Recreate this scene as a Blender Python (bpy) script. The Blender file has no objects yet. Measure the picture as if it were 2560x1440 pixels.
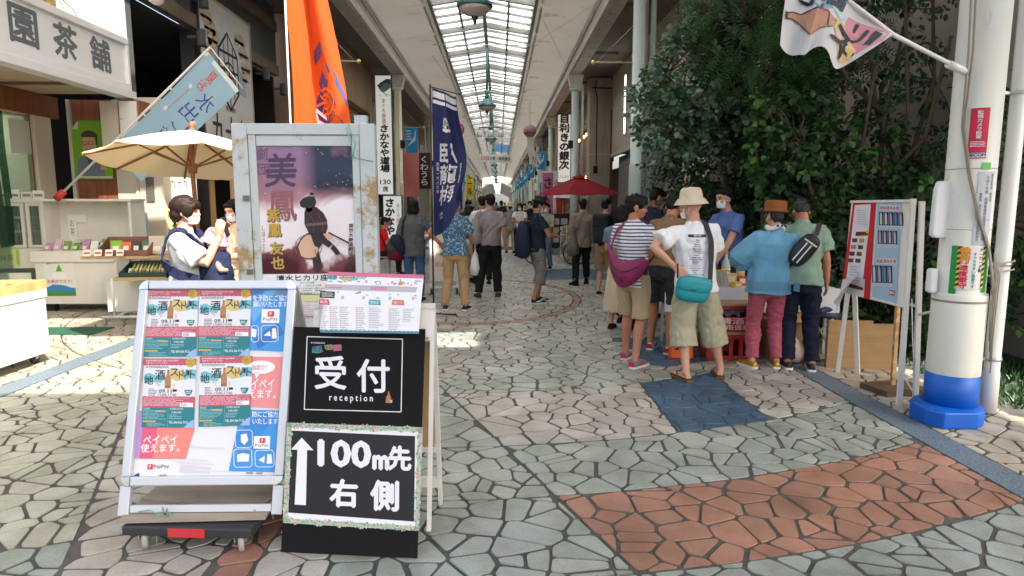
import bpy, bmesh, math, random
import numpy as np
from mathutils import Vector, Matrix, Euler
from mathutils.bvhtree import BVHTree
R = math.radians
random.seed(11); rng = np.random.default_rng(11)
sc = bpy.context.scene; COL = sc.collection

# ------------------------------------------------------------------ camera, world, sun, exposure
CAMH = 1.58
cd = bpy.data.cameras.new('camera'); cam = bpy.data.objects.new('camera', cd); COL.objects.link(cam)
cam.location = (0, 0, CAMH); cam.rotation_euler = (R(90 - 7.48), 0, R(-1.15))
cd.sensor_width = 36; cd.lens = 22.5; cd.clip_start = .05; cd.clip_end = 900
sc.camera = cam
SUN = Vector((.45, -.50, .75)).normalized()
w = bpy.data.worlds.new('World'); sc.world = w; w.use_nodes = True
nt = w.node_tree; bg = nt.nodes['Background']
sky = nt.nodes.new('ShaderNodeTexSky'); sky.sky_type = 'NISHITA'; sky.sun_disc = False
sky.sun_elevation = math.asin(SUN.z); sky.sun_rotation = math.atan2(SUN.x, SUN.y)
sky.air_density = 1.0; sky.dust_density = 5; sky.ozone_density = .2
nt.links.new(sky.outputs[0], bg.inputs[0]); bg.inputs[1].default_value = .15
sd = bpy.data.lights.new('sun', 'SUN'); sd.energy = 3.8; sd.angle = R(.55); sd.color = (1, .95, .87)
so = bpy.data.objects.new('sun', sd); COL.objects.link(so)
so.rotation_euler = SUN.to_track_quat('Z', 'Y').to_euler()
sc.view_settings.view_transform = 'Standard'; sc.view_settings.look = 'None'
sc.view_settings.exposure = 1.47; sc.view_settings.gamma = 1
try:
    sc.cycles.use_denoising = True; sc.cycles.max_bounces = 8; sc.cycles.diffuse_bounces = 5
    sc.cycles.transparent_max_bounces = 12; sc.cycles.sample_clamp_indirect = 6
    sc.cycles.caustics_reflective = False; sc.cycles.caustics_refractive = False
except Exception: pass

# ------------------------------------------------------------------ materials
def S(r, g, b):
    f = lambda c: ((c/255)/12.92 if c/255 <= .04045 else ((c/255+.055)/1.055)**2.4)
    return (f(r), f(g), f(b))
MATS = {}
def mat(name, col, rough=.6, metal=0, var=0, scale=6, bump=0, bscale=40, spec=.5, stretch=None, dirt=None, emit=0, sub=0):
    if name in MATS: return MATS[name]
    m = bpy.data.materials.new(name); m.use_nodes = True; MATS[name] = m
    t = m.node_tree; p = t.nodes['Principled BSDF']; N = t.nodes.new; L = t.links.new
    p.inputs['Base Color'].default_value = (*col, 1); p.inputs['Roughness'].default_value = rough
    p.inputs['Metallic'].default_value = metal; p.inputs['Specular IOR Level'].default_value = spec
    if emit:
        p.inputs['Emission Color'].default_value = (*col, 1); p.inputs['Emission Strength'].default_value = emit
    tc = None
    if var or bump or dirt:
        tc = N('ShaderNodeTexCoord'); src = tc.outputs['Object']
        if stretch:
            mp = N('ShaderNodeMapping'); mp.inputs['Scale'].default_value = stretch
            L(src, mp.inputs[0]); src = mp.outputs[0]
    cur = None
    if var:
        n = N('ShaderNodeTexNoise'); n.inputs['Scale'].default_value = scale; n.inputs['Detail'].default_value = 5
        L(src, n.inputs['Vector'])
        r = N('ShaderNodeValToRGB'); r.color_ramp.elements[0].position = .3; r.color_ramp.elements[1].position = .7
        a = [max(0, c*(1-var)) for c in col]; b = [min(1, c*(1+var)) for c in col]
        r.color_ramp.elements[0].color = (*a, 1); r.color_ramp.elements[1].color = (*b, 1)
        L(n.outputs[0], r.inputs[0]); cur = r.outputs[0]
    if dirt:
        dc, ds, dth = dirt
        n = N('ShaderNodeTexNoise'); n.inputs['Scale'].default_value = ds; n.inputs['Detail'].default_value = 8
        n.inputs['Roughness'].default_value = .7
        L(src, n.inputs['Vector'])
        r = N('ShaderNodeValToRGB'); r.color_ramp.elements[0].position = dth; r.color_ramp.elements[1].position = min(1, dth+.07)
        L(n.outputs[0], r.inputs[0])
        mx = N('ShaderNodeMix'); mx.data_type = 'RGBA'
        L(r.outputs[0], mx.inputs[0])
        if cur: L(cur, mx.inputs[6])
        else: mx.inputs[6].default_value = (*col, 1)
        mx.inputs[7].default_value = (*dc, 1); cur = mx.outputs[2]
    if cur: L(cur, p.inputs['Base Color'])
    if bump:
        n = N('ShaderNodeTexNoise'); n.inputs['Scale'].default_value = bscale; n.inputs['Detail'].default_value = 6
        L(src, n.inputs['Vector'])
        bm_ = N('ShaderNodeBump'); bm_.inputs['Strength'].default_value = bump; bm_.inputs['Distance'].default_value = .01
        L(n.outputs[0], bm_.inputs['Height']); L(bm_.outputs[0], p.inputs['Normal'])
    if sub:
        tr = N('ShaderNodeBsdfTranslucent'); tr.inputs[0].default_value = (*col, 1)
        ms = N('ShaderNodeMixShader'); ms.inputs[0].default_value = sub
        out = t.nodes['Material Output']
        L(p.outputs[0], ms.inputs[1]); L(tr.outputs[0], ms.inputs[2]); L(ms.outputs[0], out.inputs[0])
        if cur: L(cur, tr.inputs[0])
    return m
def pm(r, g, b, rough=.55):            # plain printed / painted colour given in sRGB
    return mat('print_%d_%d_%d' % (r, g, b), tuple(.92*c for c in S(r, g, b)), rough)
def glass_mat(name, col=(1, 1, 1), alpha=.2, rough=.02):
    if name in MATS: return MATS[name]
    m = bpy.data.materials.new(name); m.use_nodes = True; MATS[name] = m
    t = m.node_tree; p = t.nodes['Principled BSDF']; N = t.nodes.new; L = t.links.new
    p.inputs['Base Color'].default_value = (*[c*.3 for c in col], 1); p.inputs['Roughness'].default_value = rough
    tr = N('ShaderNodeBsdfTransparent'); tr.inputs[0].default_value = (*col, 1)
    ms = N('ShaderNodeMixShader'); ms.inputs[0].default_value = alpha
    L(tr.outputs[0], ms.inputs[1]); L(p.outputs[0], ms.inputs[2]); L(ms.outputs[0], t.nodes['Material Output'].inputs[0])
    return m
def pane_mat(name, tcol, tl, clear):
    """translucent roofing sheet: TL share scatters light through, the rest is clear with colour CLEAR"""
    m = bpy.data.materials.new(name); m.use_nodes = True; MATS[name] = m
    t = m.node_tree; t.nodes.remove(t.nodes['Principled BSDF']); N = t.nodes.new; L = t.links.new
    a = N('ShaderNodeBsdfTranslucent'); a.inputs[0].default_value = (*tcol, 1)
    c = N('ShaderNodeTexCoord'); n = N('ShaderNodeTexNoise'); n.inputs['Scale'].default_value = 1.3; n.inputs['Detail'].default_value = 4
    L(c.outputs['Object'], n.inputs['Vector'])
    r = N('ShaderNodeValToRGB'); r.color_ramp.elements[0].position = .35; r.color_ramp.elements[1].position = .6
    r.color_ramp.elements[0].color = (*[x*.6 for x in tcol], 1); r.color_ramp.elements[1].color = (*tcol, 1)
    L(n.outputs[0], r.inputs[0]); L(r.outputs[0], a.inputs[0])
    b = N('ShaderNodeBsdfTransparent'); b.inputs[0].default_value = (*clear, 1)
    ms = N('ShaderNodeMixShader'); ms.inputs[0].default_value = tl
    L(b.outputs[0], ms.inputs[1]); L(a.outputs[0], ms.inputs[2]); L(ms.outputs[0], t.nodes['Material Output'].inputs[0])
    return m

# ------------------------------------------------------------------ mesh builder
def rotz(a): return Matrix.Rotation(a, 3, 'Z')
class MB:
    def __init__(s): s.v = []; s.f = []; s.m = []; s.sm = []; s.mats = []
    def mi(s, m):
        if m not in s.mats: s.mats.append(m)
        return s.mats.index(m)
    def add(s, vs, fs, m, smooth=False):
        o = len(s.v); s.v.extend(tuple(map(float, p)) for p in vs); k = s.mi(m)
        for f in fs: s.f.append(tuple(int(i)+o for i in f)); s.m.append(k); s.sm.append(smooth)
        return s
    def box(s, c, d, m, rot=None):
        x, y, z = d[0]/2, d[1]/2, d[2]/2
        vs = [Vector((a, b, e)) for e in (-z, z) for b in (-y, y) for a in (-x, x)]
        if rot is not None:
            if not isinstance(rot, Matrix): rot = rotz(rot)
            vs = [rot @ v for v in vs]
        vs = [v + Vector(c) for v in vs]
        return s.add(vs, [(0, 2, 3, 1), (4, 5, 7, 6), (0, 1, 5, 4), (2, 6, 7, 3), (0, 4, 6, 2), (1, 3, 7, 5)], m)
    def bb(s, lo, hi, m):
        return s.box([(a+b)/2 for a, b in zip(lo, hi)], [abs(b-a) for a, b in zip(lo, hi)], m)
    def tube(s, pts, r, m, n=8, cap=True, smooth=True):
        pts = [Vector(p) for p in pts]; k = len(pts)
        rs = [r]*k if not isinstance(r, (list, tuple)) else r
        secs = []; up = None
        for i, p in enumerate(pts):
            t = (pts[min(i+1, k-1)] - pts[max(i-1, 0)])
            t = t.normalized() if t.length > 1e-9 else Vector((0, 0, 1))
            if up is None:
                h = Vector((0, 0, 1)) if abs(t.z) < .9 else Vector((0, 1, 0))
                x = h.cross(t).normalized()
            else:
                x = (up - t*up.dot(t)).normalized()
            up = x; y = t.cross(x)
            q = rs[i]; a, b = q if isinstance(q, (tuple, list)) else (q, q)
            secs.append([p + x*a*math.cos(2*math.pi*j/n) + y*b*math.sin(2*math.pi*j/n) for j in range(n)])
        return s.skin(secs, m, cap, smooth)
    def skin(s, secs, m, cap=True, smooth=True):
        n = len(secs[0]); vs = [p for q in secs for p in q]; fs = []
        for i in range(len(secs)-1):
            for j in range(n):
                a = i*n+j; b = i*n+(j+1) % n
                fs.append((a, b, b+n, a+n))
        s.add(vs, fs, m, smooth)
        if cap:
            o = len(s.v)-len(vs); k = s.mi(m)
            s.f.append(tuple(o+j for j in reversed(range(n)))); s.f.append(tuple(o+(len(secs)-1)*n+j for j in range(n)))
            s.m += [k, k]; s.sm += [False, False]
        return s
    def bar(s, a, b, w, h, m, up=(0, 0, 1)):
        a = Vector(a); b = Vector(b); t = (b-a).normalized(); u = Vector(up)
        if abs(t.dot(u)) > .98: u = Vector((0, 1, 0))
        x = t.cross(u).normalized(); y = x.cross(t)
        vs = [p + x*w/2*i + y*h/2*j for p in (a, b) for i, j in ((-1, -1), (1, -1), (1, 1), (-1, 1))]
        return s.add(vs, [(0, 1, 2, 3)[::-1], (4, 5, 6, 7), (0, 1, 5, 4), (1, 2, 6, 5), (2, 3, 7, 6), (3, 0, 4, 7)], m)
    def lathe(s, prof, m, n=24, c=(0, 0, 0), smooth=True, rot=None):
        c = Vector(c); secs = []
        for r, z in prof:
            q = [Vector((r*math.cos(2*math.pi*j/n), r*math.sin(2*math.pi*j/n), z)) for j in range(n)]
            if rot is not None: q = [rot @ p for p in q]
            secs.append([p + c for p in q])
        return s.skin(secs, m, True, smooth)
    def ell(s, c, r, m, n=12, k=8, rot=None):
        prof = [(max(1e-4, math.sin(math.pi*i/k)), -math.cos(math.pi*i/k)) for i in range(k+1)]
        D = Matrix.Diagonal(Vector(r)); D = (rot @ D) if rot is not None else D
        return s.lathe(prof, m, n, c, True, D)
    def prism(s, poly, z0, z1, m, fn=None):
        n = len(poly); fn = fn or (lambda x, y, z: (x, y, z))
        vs = [fn(x, y, z0) for x, y in poly] + [fn(x, y, z1) for x, y in poly]
        return s.add(vs, [tuple(reversed(range(n))), tuple(range(n, 2*n))] + [(i, (i+1) % n, (i+1) % n+n, i+n) for i in range(n)], m)
    def grid(s, fn, nu, nv, m, smooth=True):
        vs = [fn(i/nu, j/nv) for j in range(nv+1) for i in range(nu+1)]
        return s.add(vs, [(j*(nu+1)+i, j*(nu+1)+i+1, (j+1)*(nu+1)+i+1, (j+1)*(nu+1)+i) for j in range(nv) for i in range(nu)], m, smooth)
    def mesh(s, name):
        me = bpy.data.meshes.new(name); me.from_pydata(s.v, [], s.f)
        for m in s.mats: me.materials.append(m)
        if s.f:
            me.polygons.foreach_set('material_index', s.m); me.polygons.foreach_set('use_smooth', s.sm)
        me.update(); return me
    def build(s, name, parent=None, label=None, kind=None, bevel=0, mods=None):
        o = bpy.data.objects.new(name, s.mesh(name)); COL.objects.link(o)
        if parent is not None: o.parent = parent
        if label: o['label'] = label
        if kind: o['kind'] = kind
        if bevel:
            b = o.modifiers.new('bevel', 'BEVEL'); b.width = bevel; b.segments = 2; b.limit_method = 'ANGLE'; b.angle_limit = R(40)
        return o
def tag(o, label=None, cat=None, group=None, kind=None):
    if label: o['label'] = label
    if cat: o['category'] = cat
    if group: o['group'] = group
    if kind: o['kind'] = kind
    return o
def thing(name, label, cat, loc=(0, 0, 0), rz=0, group=None, kind=None):
    o = bpy.data.objects.new(name, None); COL.objects.link(o); o.empty_display_size = .1
    o.location = loc; o.rotation_euler = (0, 0, rz)
    return tag(o, label, cat, group, kind)
def dup(o, loc=None, rz=None, label=None, group=None, parent=None):
    c = o.copy(); COL.objects.link(c)
    if parent is not None: c.parent = parent
    if loc is not None: c.location = loc
    if rz is not None: c.rotation_euler = (0, 0, rz)
    if label: c['label'] = label
    if group: c['group'] = group
    for ch in [x for x in o.children]: dup(ch, parent=c)
    return c

# ------------------------------------------------------------------ lettering and flat print
_TC = {}
def text_geo(s, bold=0, res=2, shear=0, lh=1.0):
    k = (s, bold, res, shear, lh)
    if k in _TC: return _TC[k]
    cu = bpy.data.curves.new('t', 'FONT'); cu.body = s; cu.size = 1; cu.align_x = 'CENTER'; cu.align_y = 'CENTER'
    cu.offset = bold; cu.resolution_u = res; cu.shear = shear; cu.space_line = lh; cu.fill_mode = 'FRONT'
    ob = bpy.data.objects.new('t', cu)
    me = bpy.data.meshes.new_from_object(ob)
    n = len(me.vertices); co = np.zeros(n*3); me.vertices.foreach_get('co', co); co = co.reshape(-1, 3)[:, :2]
    fs = [tuple(p.vertices) for p in me.polygons]
    if n:
        lo, hi = co.min(0), co.max(0); co = co - (lo+hi)/2; ext = hi-lo
    else: ext = np.array([1., 1.])
    bpy.data.objects.remove(ob); bpy.data.curves.remove(cu); bpy.data.meshes.remove(me)
    _TC[k] = (co, fs, ext); return _TC[k]
class Print:
    """flat print on a surface: fn(x, y, h) -> point; x right, y up in metres, h out of the surface"""
    def __init__(s, mb, fn, step=.0008): s.mb = mb; s.fn = fn; s.st = step
    def poly(s, pts, m, k=1):
        s.mb.add([s.fn(x, y, k*s.st) for x, y in pts], [tuple(range(len(pts)))], m)
    def rect(s, x0, y0, x1, y1, m, k=1, nx=1, ny=1):
        s.mb.grid(lambda u, v: s.fn(x0+(x1-x0)*u, y0+(y1-y0)*v, k*s.st), nx, ny, m, nx*ny > 1)
    def disk(s, x, y, rx, m, k=1, ry=None, n=20, a0=0, a1=360):
        ry = rx if ry is None else ry
        pts = [(x+rx*math.cos(R(a0+(a1-a0)*i/n)), y+ry*math.sin(R(a0+(a1-a0)*i/n))) for i in range(n if a1-a0 == 360 else n+1)]
        s.poly(pts, m, k)
    def ring(s, x, y, r, w, m, k=1, n=28, ry=None):
        ry = r if ry is None else ry
        a = [2*math.pi*i/n for i in range(n)]
        vs = [s.fn(x+r*math.cos(t), y+ry*math.sin(t), k*s.st) for t in a] + [s.fn(x+(r-w)*math.cos(t), y+(ry-w)*math.sin(t), k*s.st) for t in a]
        s.mb.add(vs, [(i, (i+1) % n, (i+1) % n+n, i+n) for i in range(n)], m)
    def frame(s, x0, y0, x1, y1, w, m, k=1):
        for a, b, c, d in ((x0, y0, x1, y0+w), (x0, y1-w, x1, y1), (x0, y0+w, x0+w, y1-w), (x1-w, y0+w, x1, y1-w)): s.rect(a, b, c, d, m, k)
    def line(s, pts, w, m, k=1, taper=None):
        pts = [Vector((p[0], p[1], 0)) for p in pts]; L = []; Rr = []
        for i, p in enumerate(pts):
            t = (pts[min(i+1, len(pts)-1)]-pts[max(i-1, 0)]).normalized(); n = Vector((-t.y, t.x, 0))
            ww = w if taper is None else taper[i]
            L.append(p+n*ww/2); Rr.append(p-n*ww/2)
        vs = [s.fn(q.x, q.y, k*s.st) for q in L] + [s.fn(q.x, q.y, k*s.st) for q in Rr]; n = len(pts)
        s.mb.add(vs, [(i, i+n, i+n+1, i+1) for i in range(n-1)], m)
    def text(s, t, x, y, size, m, k=2, bold=0, w=None, h=None, rot=0, shear=0, vert=False, lh=1.0, res=2, mirror=False):
        """size = height of a full-width character; w / h stretch the block to that width / height"""
        if vert: t = '\n'.join(t)
        co, fs, ext = text_geo(t, 0, res, shear, lh)
        if not fs: return
        sx = sy = size
        if w: sx = w/ext[0]
        if h: sy = h/ext[1]
        if w and not h and not size: sy = sx
        if h and not w and not size: sx = sy
        c, q = math.cos(rot), math.sin(rot); P = co*[sx*(-1 if mirror else 1), sy]
        b0 = bold*.95*(size or min(abs(sx), sy))
        for i, (u, v) in enumerate([(0, 0)] if bold < .012 else [(-b0, 0), (b0, 0), (0, b0), (0, -b0)]):
            s.mb.add([s.fn(x+c*a-q*b+u, y+q*a+c*b+v, (k+.16*i)*s.st) for a, b in P], fs, m)
    def lines(s, x0, y0, x1, y1, n, m, k=2, fill=.55, seed=0, dash=True):
        """rows of print too small to read: broken thin lines"""
        r = random.Random(seed*77+n); dy = (y1-y0)/n
        for i in range(n):
            y = y1-(i+.5)*dy; h = abs(dy)*fill/2; x = x0; end = x1-(x1-x0)*r.choice((0, 0, .08, .2, .35))
            while x < end-1e-6:
                ww = min(end-x, (x1-x0)*r.uniform(.06, .3)) if dash else end-x
                s.rect(x, y-h, x+ww, y+h, m, k); x += ww+(x1-x0)*.025
def plane_fn(o, xd, yd):
    o, xd, yd = Vector(o), Vector(xd).normalized(), Vector(yd).normalized(); nn = xd.cross(yd)
    return lambda x, y, h: o + xd*x + yd*y + nn*h
# ------------------------------------------------------------------ ground and crazy paving
def stone_mat(name, col, sp=.12):
    m = bpy.data.materials.new(name); m.use_nodes = True; MATS[name] = m
    t = m.node_tree; p = t.nodes['Principled BSDF']; N = t.nodes.new; L = t.links.new
    c = N('ShaderNodeNewGeometry')
    a = N('ShaderNodeTexNoise'); a.inputs['Scale'].default_value = 75; a.inputs['Detail'].default_value = 6; a.inputs['Roughness'].default_value = .8
    b = N('ShaderNodeTexNoise'); b.inputs['Scale'].default_value = 2.6; b.inputs['Detail'].default_value = 6; b.inputs['Roughness'].default_value = .65
    e = N('ShaderNodeTexVoronoi'); e.inputs['Scale'].default_value = 110
    for q in (a, b, e): L(c.outputs['Position'], q.inputs['Vector'])
    r = N('ShaderNodeValToRGB'); r.color_ramp.elements[0].position = .3; r.color_ramp.elements[1].position = .7
    r.color_ramp.elements[0].color = (*[x*(1-2*sp) for x in col], 1); r.color_ramp.elements[1].color = (*[min(1, x*(1+sp)) for x in col], 1)
    L(a.outputs[0], r.inputs[0])
    r2 = N('ShaderNodeValToRGB'); r2.color_ramp.elements[0].position = .32; r2.color_ramp.elements[1].position = .62
    r2.color_ramp.elements[0].color = (.60, .57, .52, 1); r2.color_ramp.elements[1].color = (1, 1, 1, 1)
    L(b.outputs[0], r2.inputs[0])
    mx = N('ShaderNodeMix'); mx.data_type = 'RGBA'; mx.blend_type = 'MULTIPLY'; mx.inputs[0].default_value = 1
    L(r.outputs[0], mx.inputs[6]); L(r2.outputs[0], mx.inputs[7])
    # pale chips in the terrazzo
    r3 = N('ShaderNodeValToRGB'); r3.color_ramp.elements[0].position = .10; r3.color_ramp.elements[1].position = .17
    r3.color_ramp.elements[0].color = (.22, .22, .22, 1); r3.color_ramp.elements[1].color = (0, 0, 0, 1)
    L(e.outputs['Distance'], r3.inputs[0])
    m2 = N('ShaderNodeMix'); m2.data_type = 'RGBA'; L(r3.outputs[0], m2.inputs[0]); L(mx.outputs[2], m2.inputs[6])
    m2.inputs[7].default_value = (*[min(1, x*1.6+.1) for x in col], 1)
    L(m2.outputs[2], p.inputs['Base Color'])
    rr = N('ShaderNodeMapRange'); rr.inputs['To Min'].default_value = .28; rr.inputs['To Max'].default_value = .6
    L(b.outputs[0], rr.inputs['Value']); L(rr.outputs[0], p.inputs['Roughness'])
    bp = N('ShaderNodeBump'); bp.inputs['Strength'].default_value = .25; bp.inputs['Distance'].default_value = .004
    L(a.outputs[0], bp.inputs['Height']); L(bp.outputs[0], p.inputs['Normal'])
    return m
def variants(name, col, n=4, sp=.12, dv=.10):
    r = random.Random(len(name)*7+3); out = []
    for i in range(n):
        k = 1+r.uniform(-dv, dv); tint = [c*k*(1+r.uniform(-.03, .03)) for c in col]
        out.append(stone_mat('%s_%d' % (name, i), tint, sp))
    return out
ZM = {'cream': variants('stone_cream', (.50, .475, .42)), 'green': variants('stone_green', (.375, .42, .37)),
      'brown': variants('stone_brown', (.41, .215, .145), sp=.09), 'blue': variants('stone_blue', (.065, .15, .25), sp=.35),
      'mix': variants('stone_mix', (.45, .45, .41)), 'brick': variants('stone_brick', (.42, .22, .16)),
      'pale': variants('stone_pale', (.53, .475, .40)), 'lgreen': variants('stone_lightgreen', (.45, .47, .38))}
MORTAR = mat('mortar', (.085, .082, .073), .9, var=.3, scale=9, bump=.4, bscale=120)
GRAN = mat('granite_band', (.13, .175, .215), .5, var=.6, scale=70, bump=.2, bscale=200)
ASPH = mat('dark_asphalt', (.045, .048, .048), .9, var=.3, scale=50, bump=.5, bscale=150)
# one sheet to the horizon
g = MB(); g.bb((-300, -300, -.5), (300, 600, -.03), ASPH); tag(g.build('ground'), kind='structure')
CX, CY = -.6, 10.9
RINGS = (5.68, 6.88, 7.64, 8.42)
def clip(poly, nx, ny, d):          # keep nx*x+ny*y <= d
    out = []
    for i in range(len(poly)):
        a, b = poly[i], poly[(i+1) % len(poly)]
        da = nx*a[0]+ny*a[1]-d; db = nx*b[0]+ny*b[1]-d
        if da <= 0: out.append(a)
        if (da < 0 < db) or (db < 0 < da):
            t = da/(da-db); out.append((a[0]+(b[0]-a[0])*t, a[1]+(b[1]-a[1])*t))
    return out
def area(p): return .5*sum(p[i][0]*p[(i+1) % len(p)][1]-p[(i+1) % len(p)][0]*p[i][1] for i in range(len(p)))
def cen(p): return (sum(a[0] for a in p)/len(p), sum(a[1] for a in p)/len(p))
def rr_(x, y): return math.hypot(x-CX, y-CY)
def erho(x, y): return math.hypot((x+.47)/1.72, (y-10.9)/2.42)
def split(polys, fun):
    out = []
    for p in polys:
        c = fun(p)
        if c is None: out.append(p); continue
        nx, ny, d = c
        for q in (clip(p, nx, ny, d), clip(p, -nx, -ny, -d)):
            if len(q) > 2 and abs(area(q)) > .0012: out.append(q)
    return out
def ringcut(r0):
    def f(p):
        c = cen(p); rs = [rr_(*a) for a in p]
        if min(rs) < r0 < max(rs):
            k = rr_(*c); n = ((c[0]-CX)/k, (c[1]-CY)/k); return (n[0], n[1], n[0]*CX+n[1]*CY+r0)
    return f
def ellcut(e0):
    def f(p):
        es = [erho(*a) for a in p]
        if min(es) < e0 < max(es):
            c = cen(p); e = erho(*c); b = (-.47+(c[0]+.47)*e0/e, 10.9+(c[1]-10.9)*e0/e)
            n = Vector(((b[0]+.47)/1.72**2, (b[1]-10.9)/2.42**2)).normalized(); return (n.x, n.y, n.x*b[0]+n.y*b[1])
    return f
def linecut(nx, ny, d, cond=lambda x, y: True):
    def f(p):
        ds = [nx*a[0]+ny*a[1]-d for a in p]
        if min(ds) < 0 < max(ds) and cond(*cen(p)): return (nx, ny, d)
    return f
L1 = lambda x, y: x - (.002+(4.1-y)*.384)          # >0 right of the diagonal joint
LD = lambda x, y: x - (-2.45+(3.9-y)*.43)
BX0, BX1 = 2.83, 3.06; AX0, AX1 = -4.36, -4.12
def zone(x, y):
    r = rr_(x, y)
    if 1.0 < erho(x, y) < 1.075 and y > 7: return 'brick'
    if BX0 < x < BX1 or AX0 < x < AX1: return None
    if x > BX1: return 'pale'
    if x < AX0: return 'pale'
    if 1.25 < x < 2.0 and 5.68 < r < 6.88 and y < 8: return 'blue'
    if x > 1.36-.107*(y-7.44) and 6.02+.42*(x-1.44) < y < 7.45 and x < 2.83: return 'blue'
    if -1.27 < x < -1.08 and y < 3.3: return 'brick'
    if LD(x, y) < 0 and y < 8.5 and x < -1.5: return 'lgreen' if y > 2.9 else 'green'
    if x < -.9 and y < 8: return 'cream' if r > 5 else 'mix'
    if L1(x, y) < 0 and y < 5.4: return 'green' if x > -.75 else 'cream'
    if 7.64 < r < 8.42 and y < 6: return 'brown'
    if r > 8.42 and y < 6: return 'green'
    if 6.88 < r < 7.64 and y < 6: return 'green'
    if 5.68 < r < 6.88 and y < 6: return 'cream'
    if 5.2 < r < 5.68 and y < 7 and x < 1.2: return 'green'
    if y > 11 and (int(y*.45) % 3 == 0) and abs(x-1.7) < .8: return 'blue'
    return 'mix'
def voronoi(x0, x1, y0, y1, sp):
    nx = int((x1-x0)/sp)+3; ny = int((y1-y0)/sp)+3; P = {}
    for i in range(-1, nx):
        for j in range(-1, ny):
            P[i, j] = None if random.random() < .2 else (x0+(i+.5+random.uniform(-.62, .62)+.25*(j % 2))*sp*1.2, y0+(j+.5+random.uniform(-.6, .6))*sp*.88)
    cells = []
    for (i, j), p in P.items():
        if p is None: continue
        if not (x0-sp < p[0] < x1+sp and y0-sp < p[1] < y1+sp): continue
        c = [(p[0]-sp*3, p[1]-sp*3), (p[0]+sp*3, p[1]-sp*3), (p[0]+sp*3, p[1]+sp*3), (p[0]-sp*3, p[1]+sp*3)]
        for a in (0, -1, 1, -2, 2, -3, 3):
            for b in (0, -1, 1, -2, 2, -3, 3):
                q = P.get((i+a, j+b))
                if q is None or (a == 0 and b == 0): continue
                dx, dy = q[0]-p[0], q[1]-p[1]
                c = clip(c, dx, dy, dx*(p[0]+q[0])/2+dy*(p[1]+q[1])/2)
                if len(c) < 3: break
            if len(c) < 3: break
        if len(c) > 2: cells.append(c)
    return cells
def shrink(p, d):
    q = p
    for i in range(len(p)):
        a, b = p[i], p[(i+1) % len(p)]; ex, ey = b[0]-a[0], b[1]-a[1]; l = math.hypot(ex, ey)
        if l < 1e-6: continue
        n = (ey/l, -ex/l); q = clip(q, n[0], n[1], n[0]*a[0]+n[1]*a[1]-d*random.uniform(.6, 1.9))
        if len(q) < 3: return None
    return q
def round_corners(p, k=.15):
    out = []
    for i in range(len(p)):
        a, b, c = p[i-1], p[i], p[(i+1) % len(p)]
        f = lambda u, v: min(k*math.hypot(u[0]-v[0], u[1]-v[1]), .026)/max(1e-6, math.hypot(u[0]-v[0], u[1]-v[1]))
        ta, tc = f(a, b), f(c, b)
        p1 = (b[0]+(a[0]-b[0])*ta, b[1]+(a[1]-b[1])*ta); p2 = (b[0]+(c[0]-b[0])*tc, b[1]+(c[1]-b[1])*tc)
        mid = ((p1[0]+p2[0])*.36+b[0]*.28, (p1[1]+p2[1])*.36+b[1]*.28)
        out += [p1, mid, p2]
    return out
bed = MB(); bed.bb((-9, 1.2, -.2), (4.75, 24, -.007), MORTAR)
bed = tag(bed.build('stone_pavement'), kind='structure')
cells = voronoi(-7.2, 4.7, 2.2, 24, .142)
near = lambda x, y: y < 6.5
for fn in ([ringcut(r) for r in RINGS] + [ellcut(1.0), ellcut(1.075), linecut(1, 0, BX0), linecut(1, 0, BX1), linecut(1, 0, AX0), linecut(1, 0, AX1),
        linecut(1, .384, .002+4.1*.384, lambda x, y: y < 5.4), linecut(1, .43, -2.45+3.9*.43, lambda x, y: y < 8.5),
        linecut(1, 0, 1.25, lambda x, y: 5.6 < rr_(x, y) < 6.9 and y < 8), linecut(1, 0, 2.0, lambda x, y: 5.6 < rr_(x, y) < 6.9 and y < 8),
        linecut(1, 0, -1.27, lambda x, y: y < 3.3), linecut(1, 0, -1.08, lambda x, y: y < 3.3), linecut(.42, -1, .42*1.44-6.02, lambda x, y: 1.36 < x < 2.8 and y < 7.4)]):
    cells = split(cells, fn)
stones = []
for c in cells:
    if area(c) < 0: c = c[::-1]
    x, y = cen(c); z = zone(x, y)
    if z is None or x < -9: continue
    if (x > 3.9 and y > 4.25) or (x > 3.06 and y > 9): continue
    q = shrink(c, .004 if z == 'blue' else .0076)
    if not q or area(q) < .0015: continue
    q = round_corners(q)
    if z == 'mix': z = random.choice(['mix', 'mix', 'mix', 'cream', 'green'])
    stones.append((q, z, x, y))
def in_view(x, y): return y > 2.35 and abs(x-.02*y) < .83*y+.2 and not (x < -.3 and y < 2.9 and x > -1.9)
stones.sort(key=lambda s: (0 if in_view(s[2], s[3]) else 1, math.hypot(s[2], s[3]) - .9*math.sqrt(area(s[0]))))
def add_stone(mb, q, z, c=(0, 0)):
    h = random.uniform(-.0015, .0015); m = random.choice(ZM[z]); n = len(q); cx, cy = c
    gx, gy = cen(q)
    low = [(x-cx, y-cy, -.0125) for x, y in q]; mid = [(x-cx, y-cy, h-.003) for x, y in q]
    top = [(gx+(x-gx)*.985-cx, gy+(y-gy)*.985-cy, h) for x, y in q]
    fs = [(i, (i+1) % n, (i+1) % n+n, i+n) for i in range(n)] + [(i+n, (i+1) % n+n, (i+1) % n+2*n, i+2*n) for i in range(n)]
    mb.add(low+mid+top, fs, m); mb.add(top, [tuple(range(n))], m)
rest = MB()
for i, (q, z, x, y) in enumerate(stones):
    if i < 300:
        mb = MB(); add_stone(mb, q, z, (x, y)); o = mb.build('paving_stone', bed); o.location = (x, y, 0)
    else: add_stone(rest, q, z)
rest.build('paving_stones_beyond', bed, kind='stuff')
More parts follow.
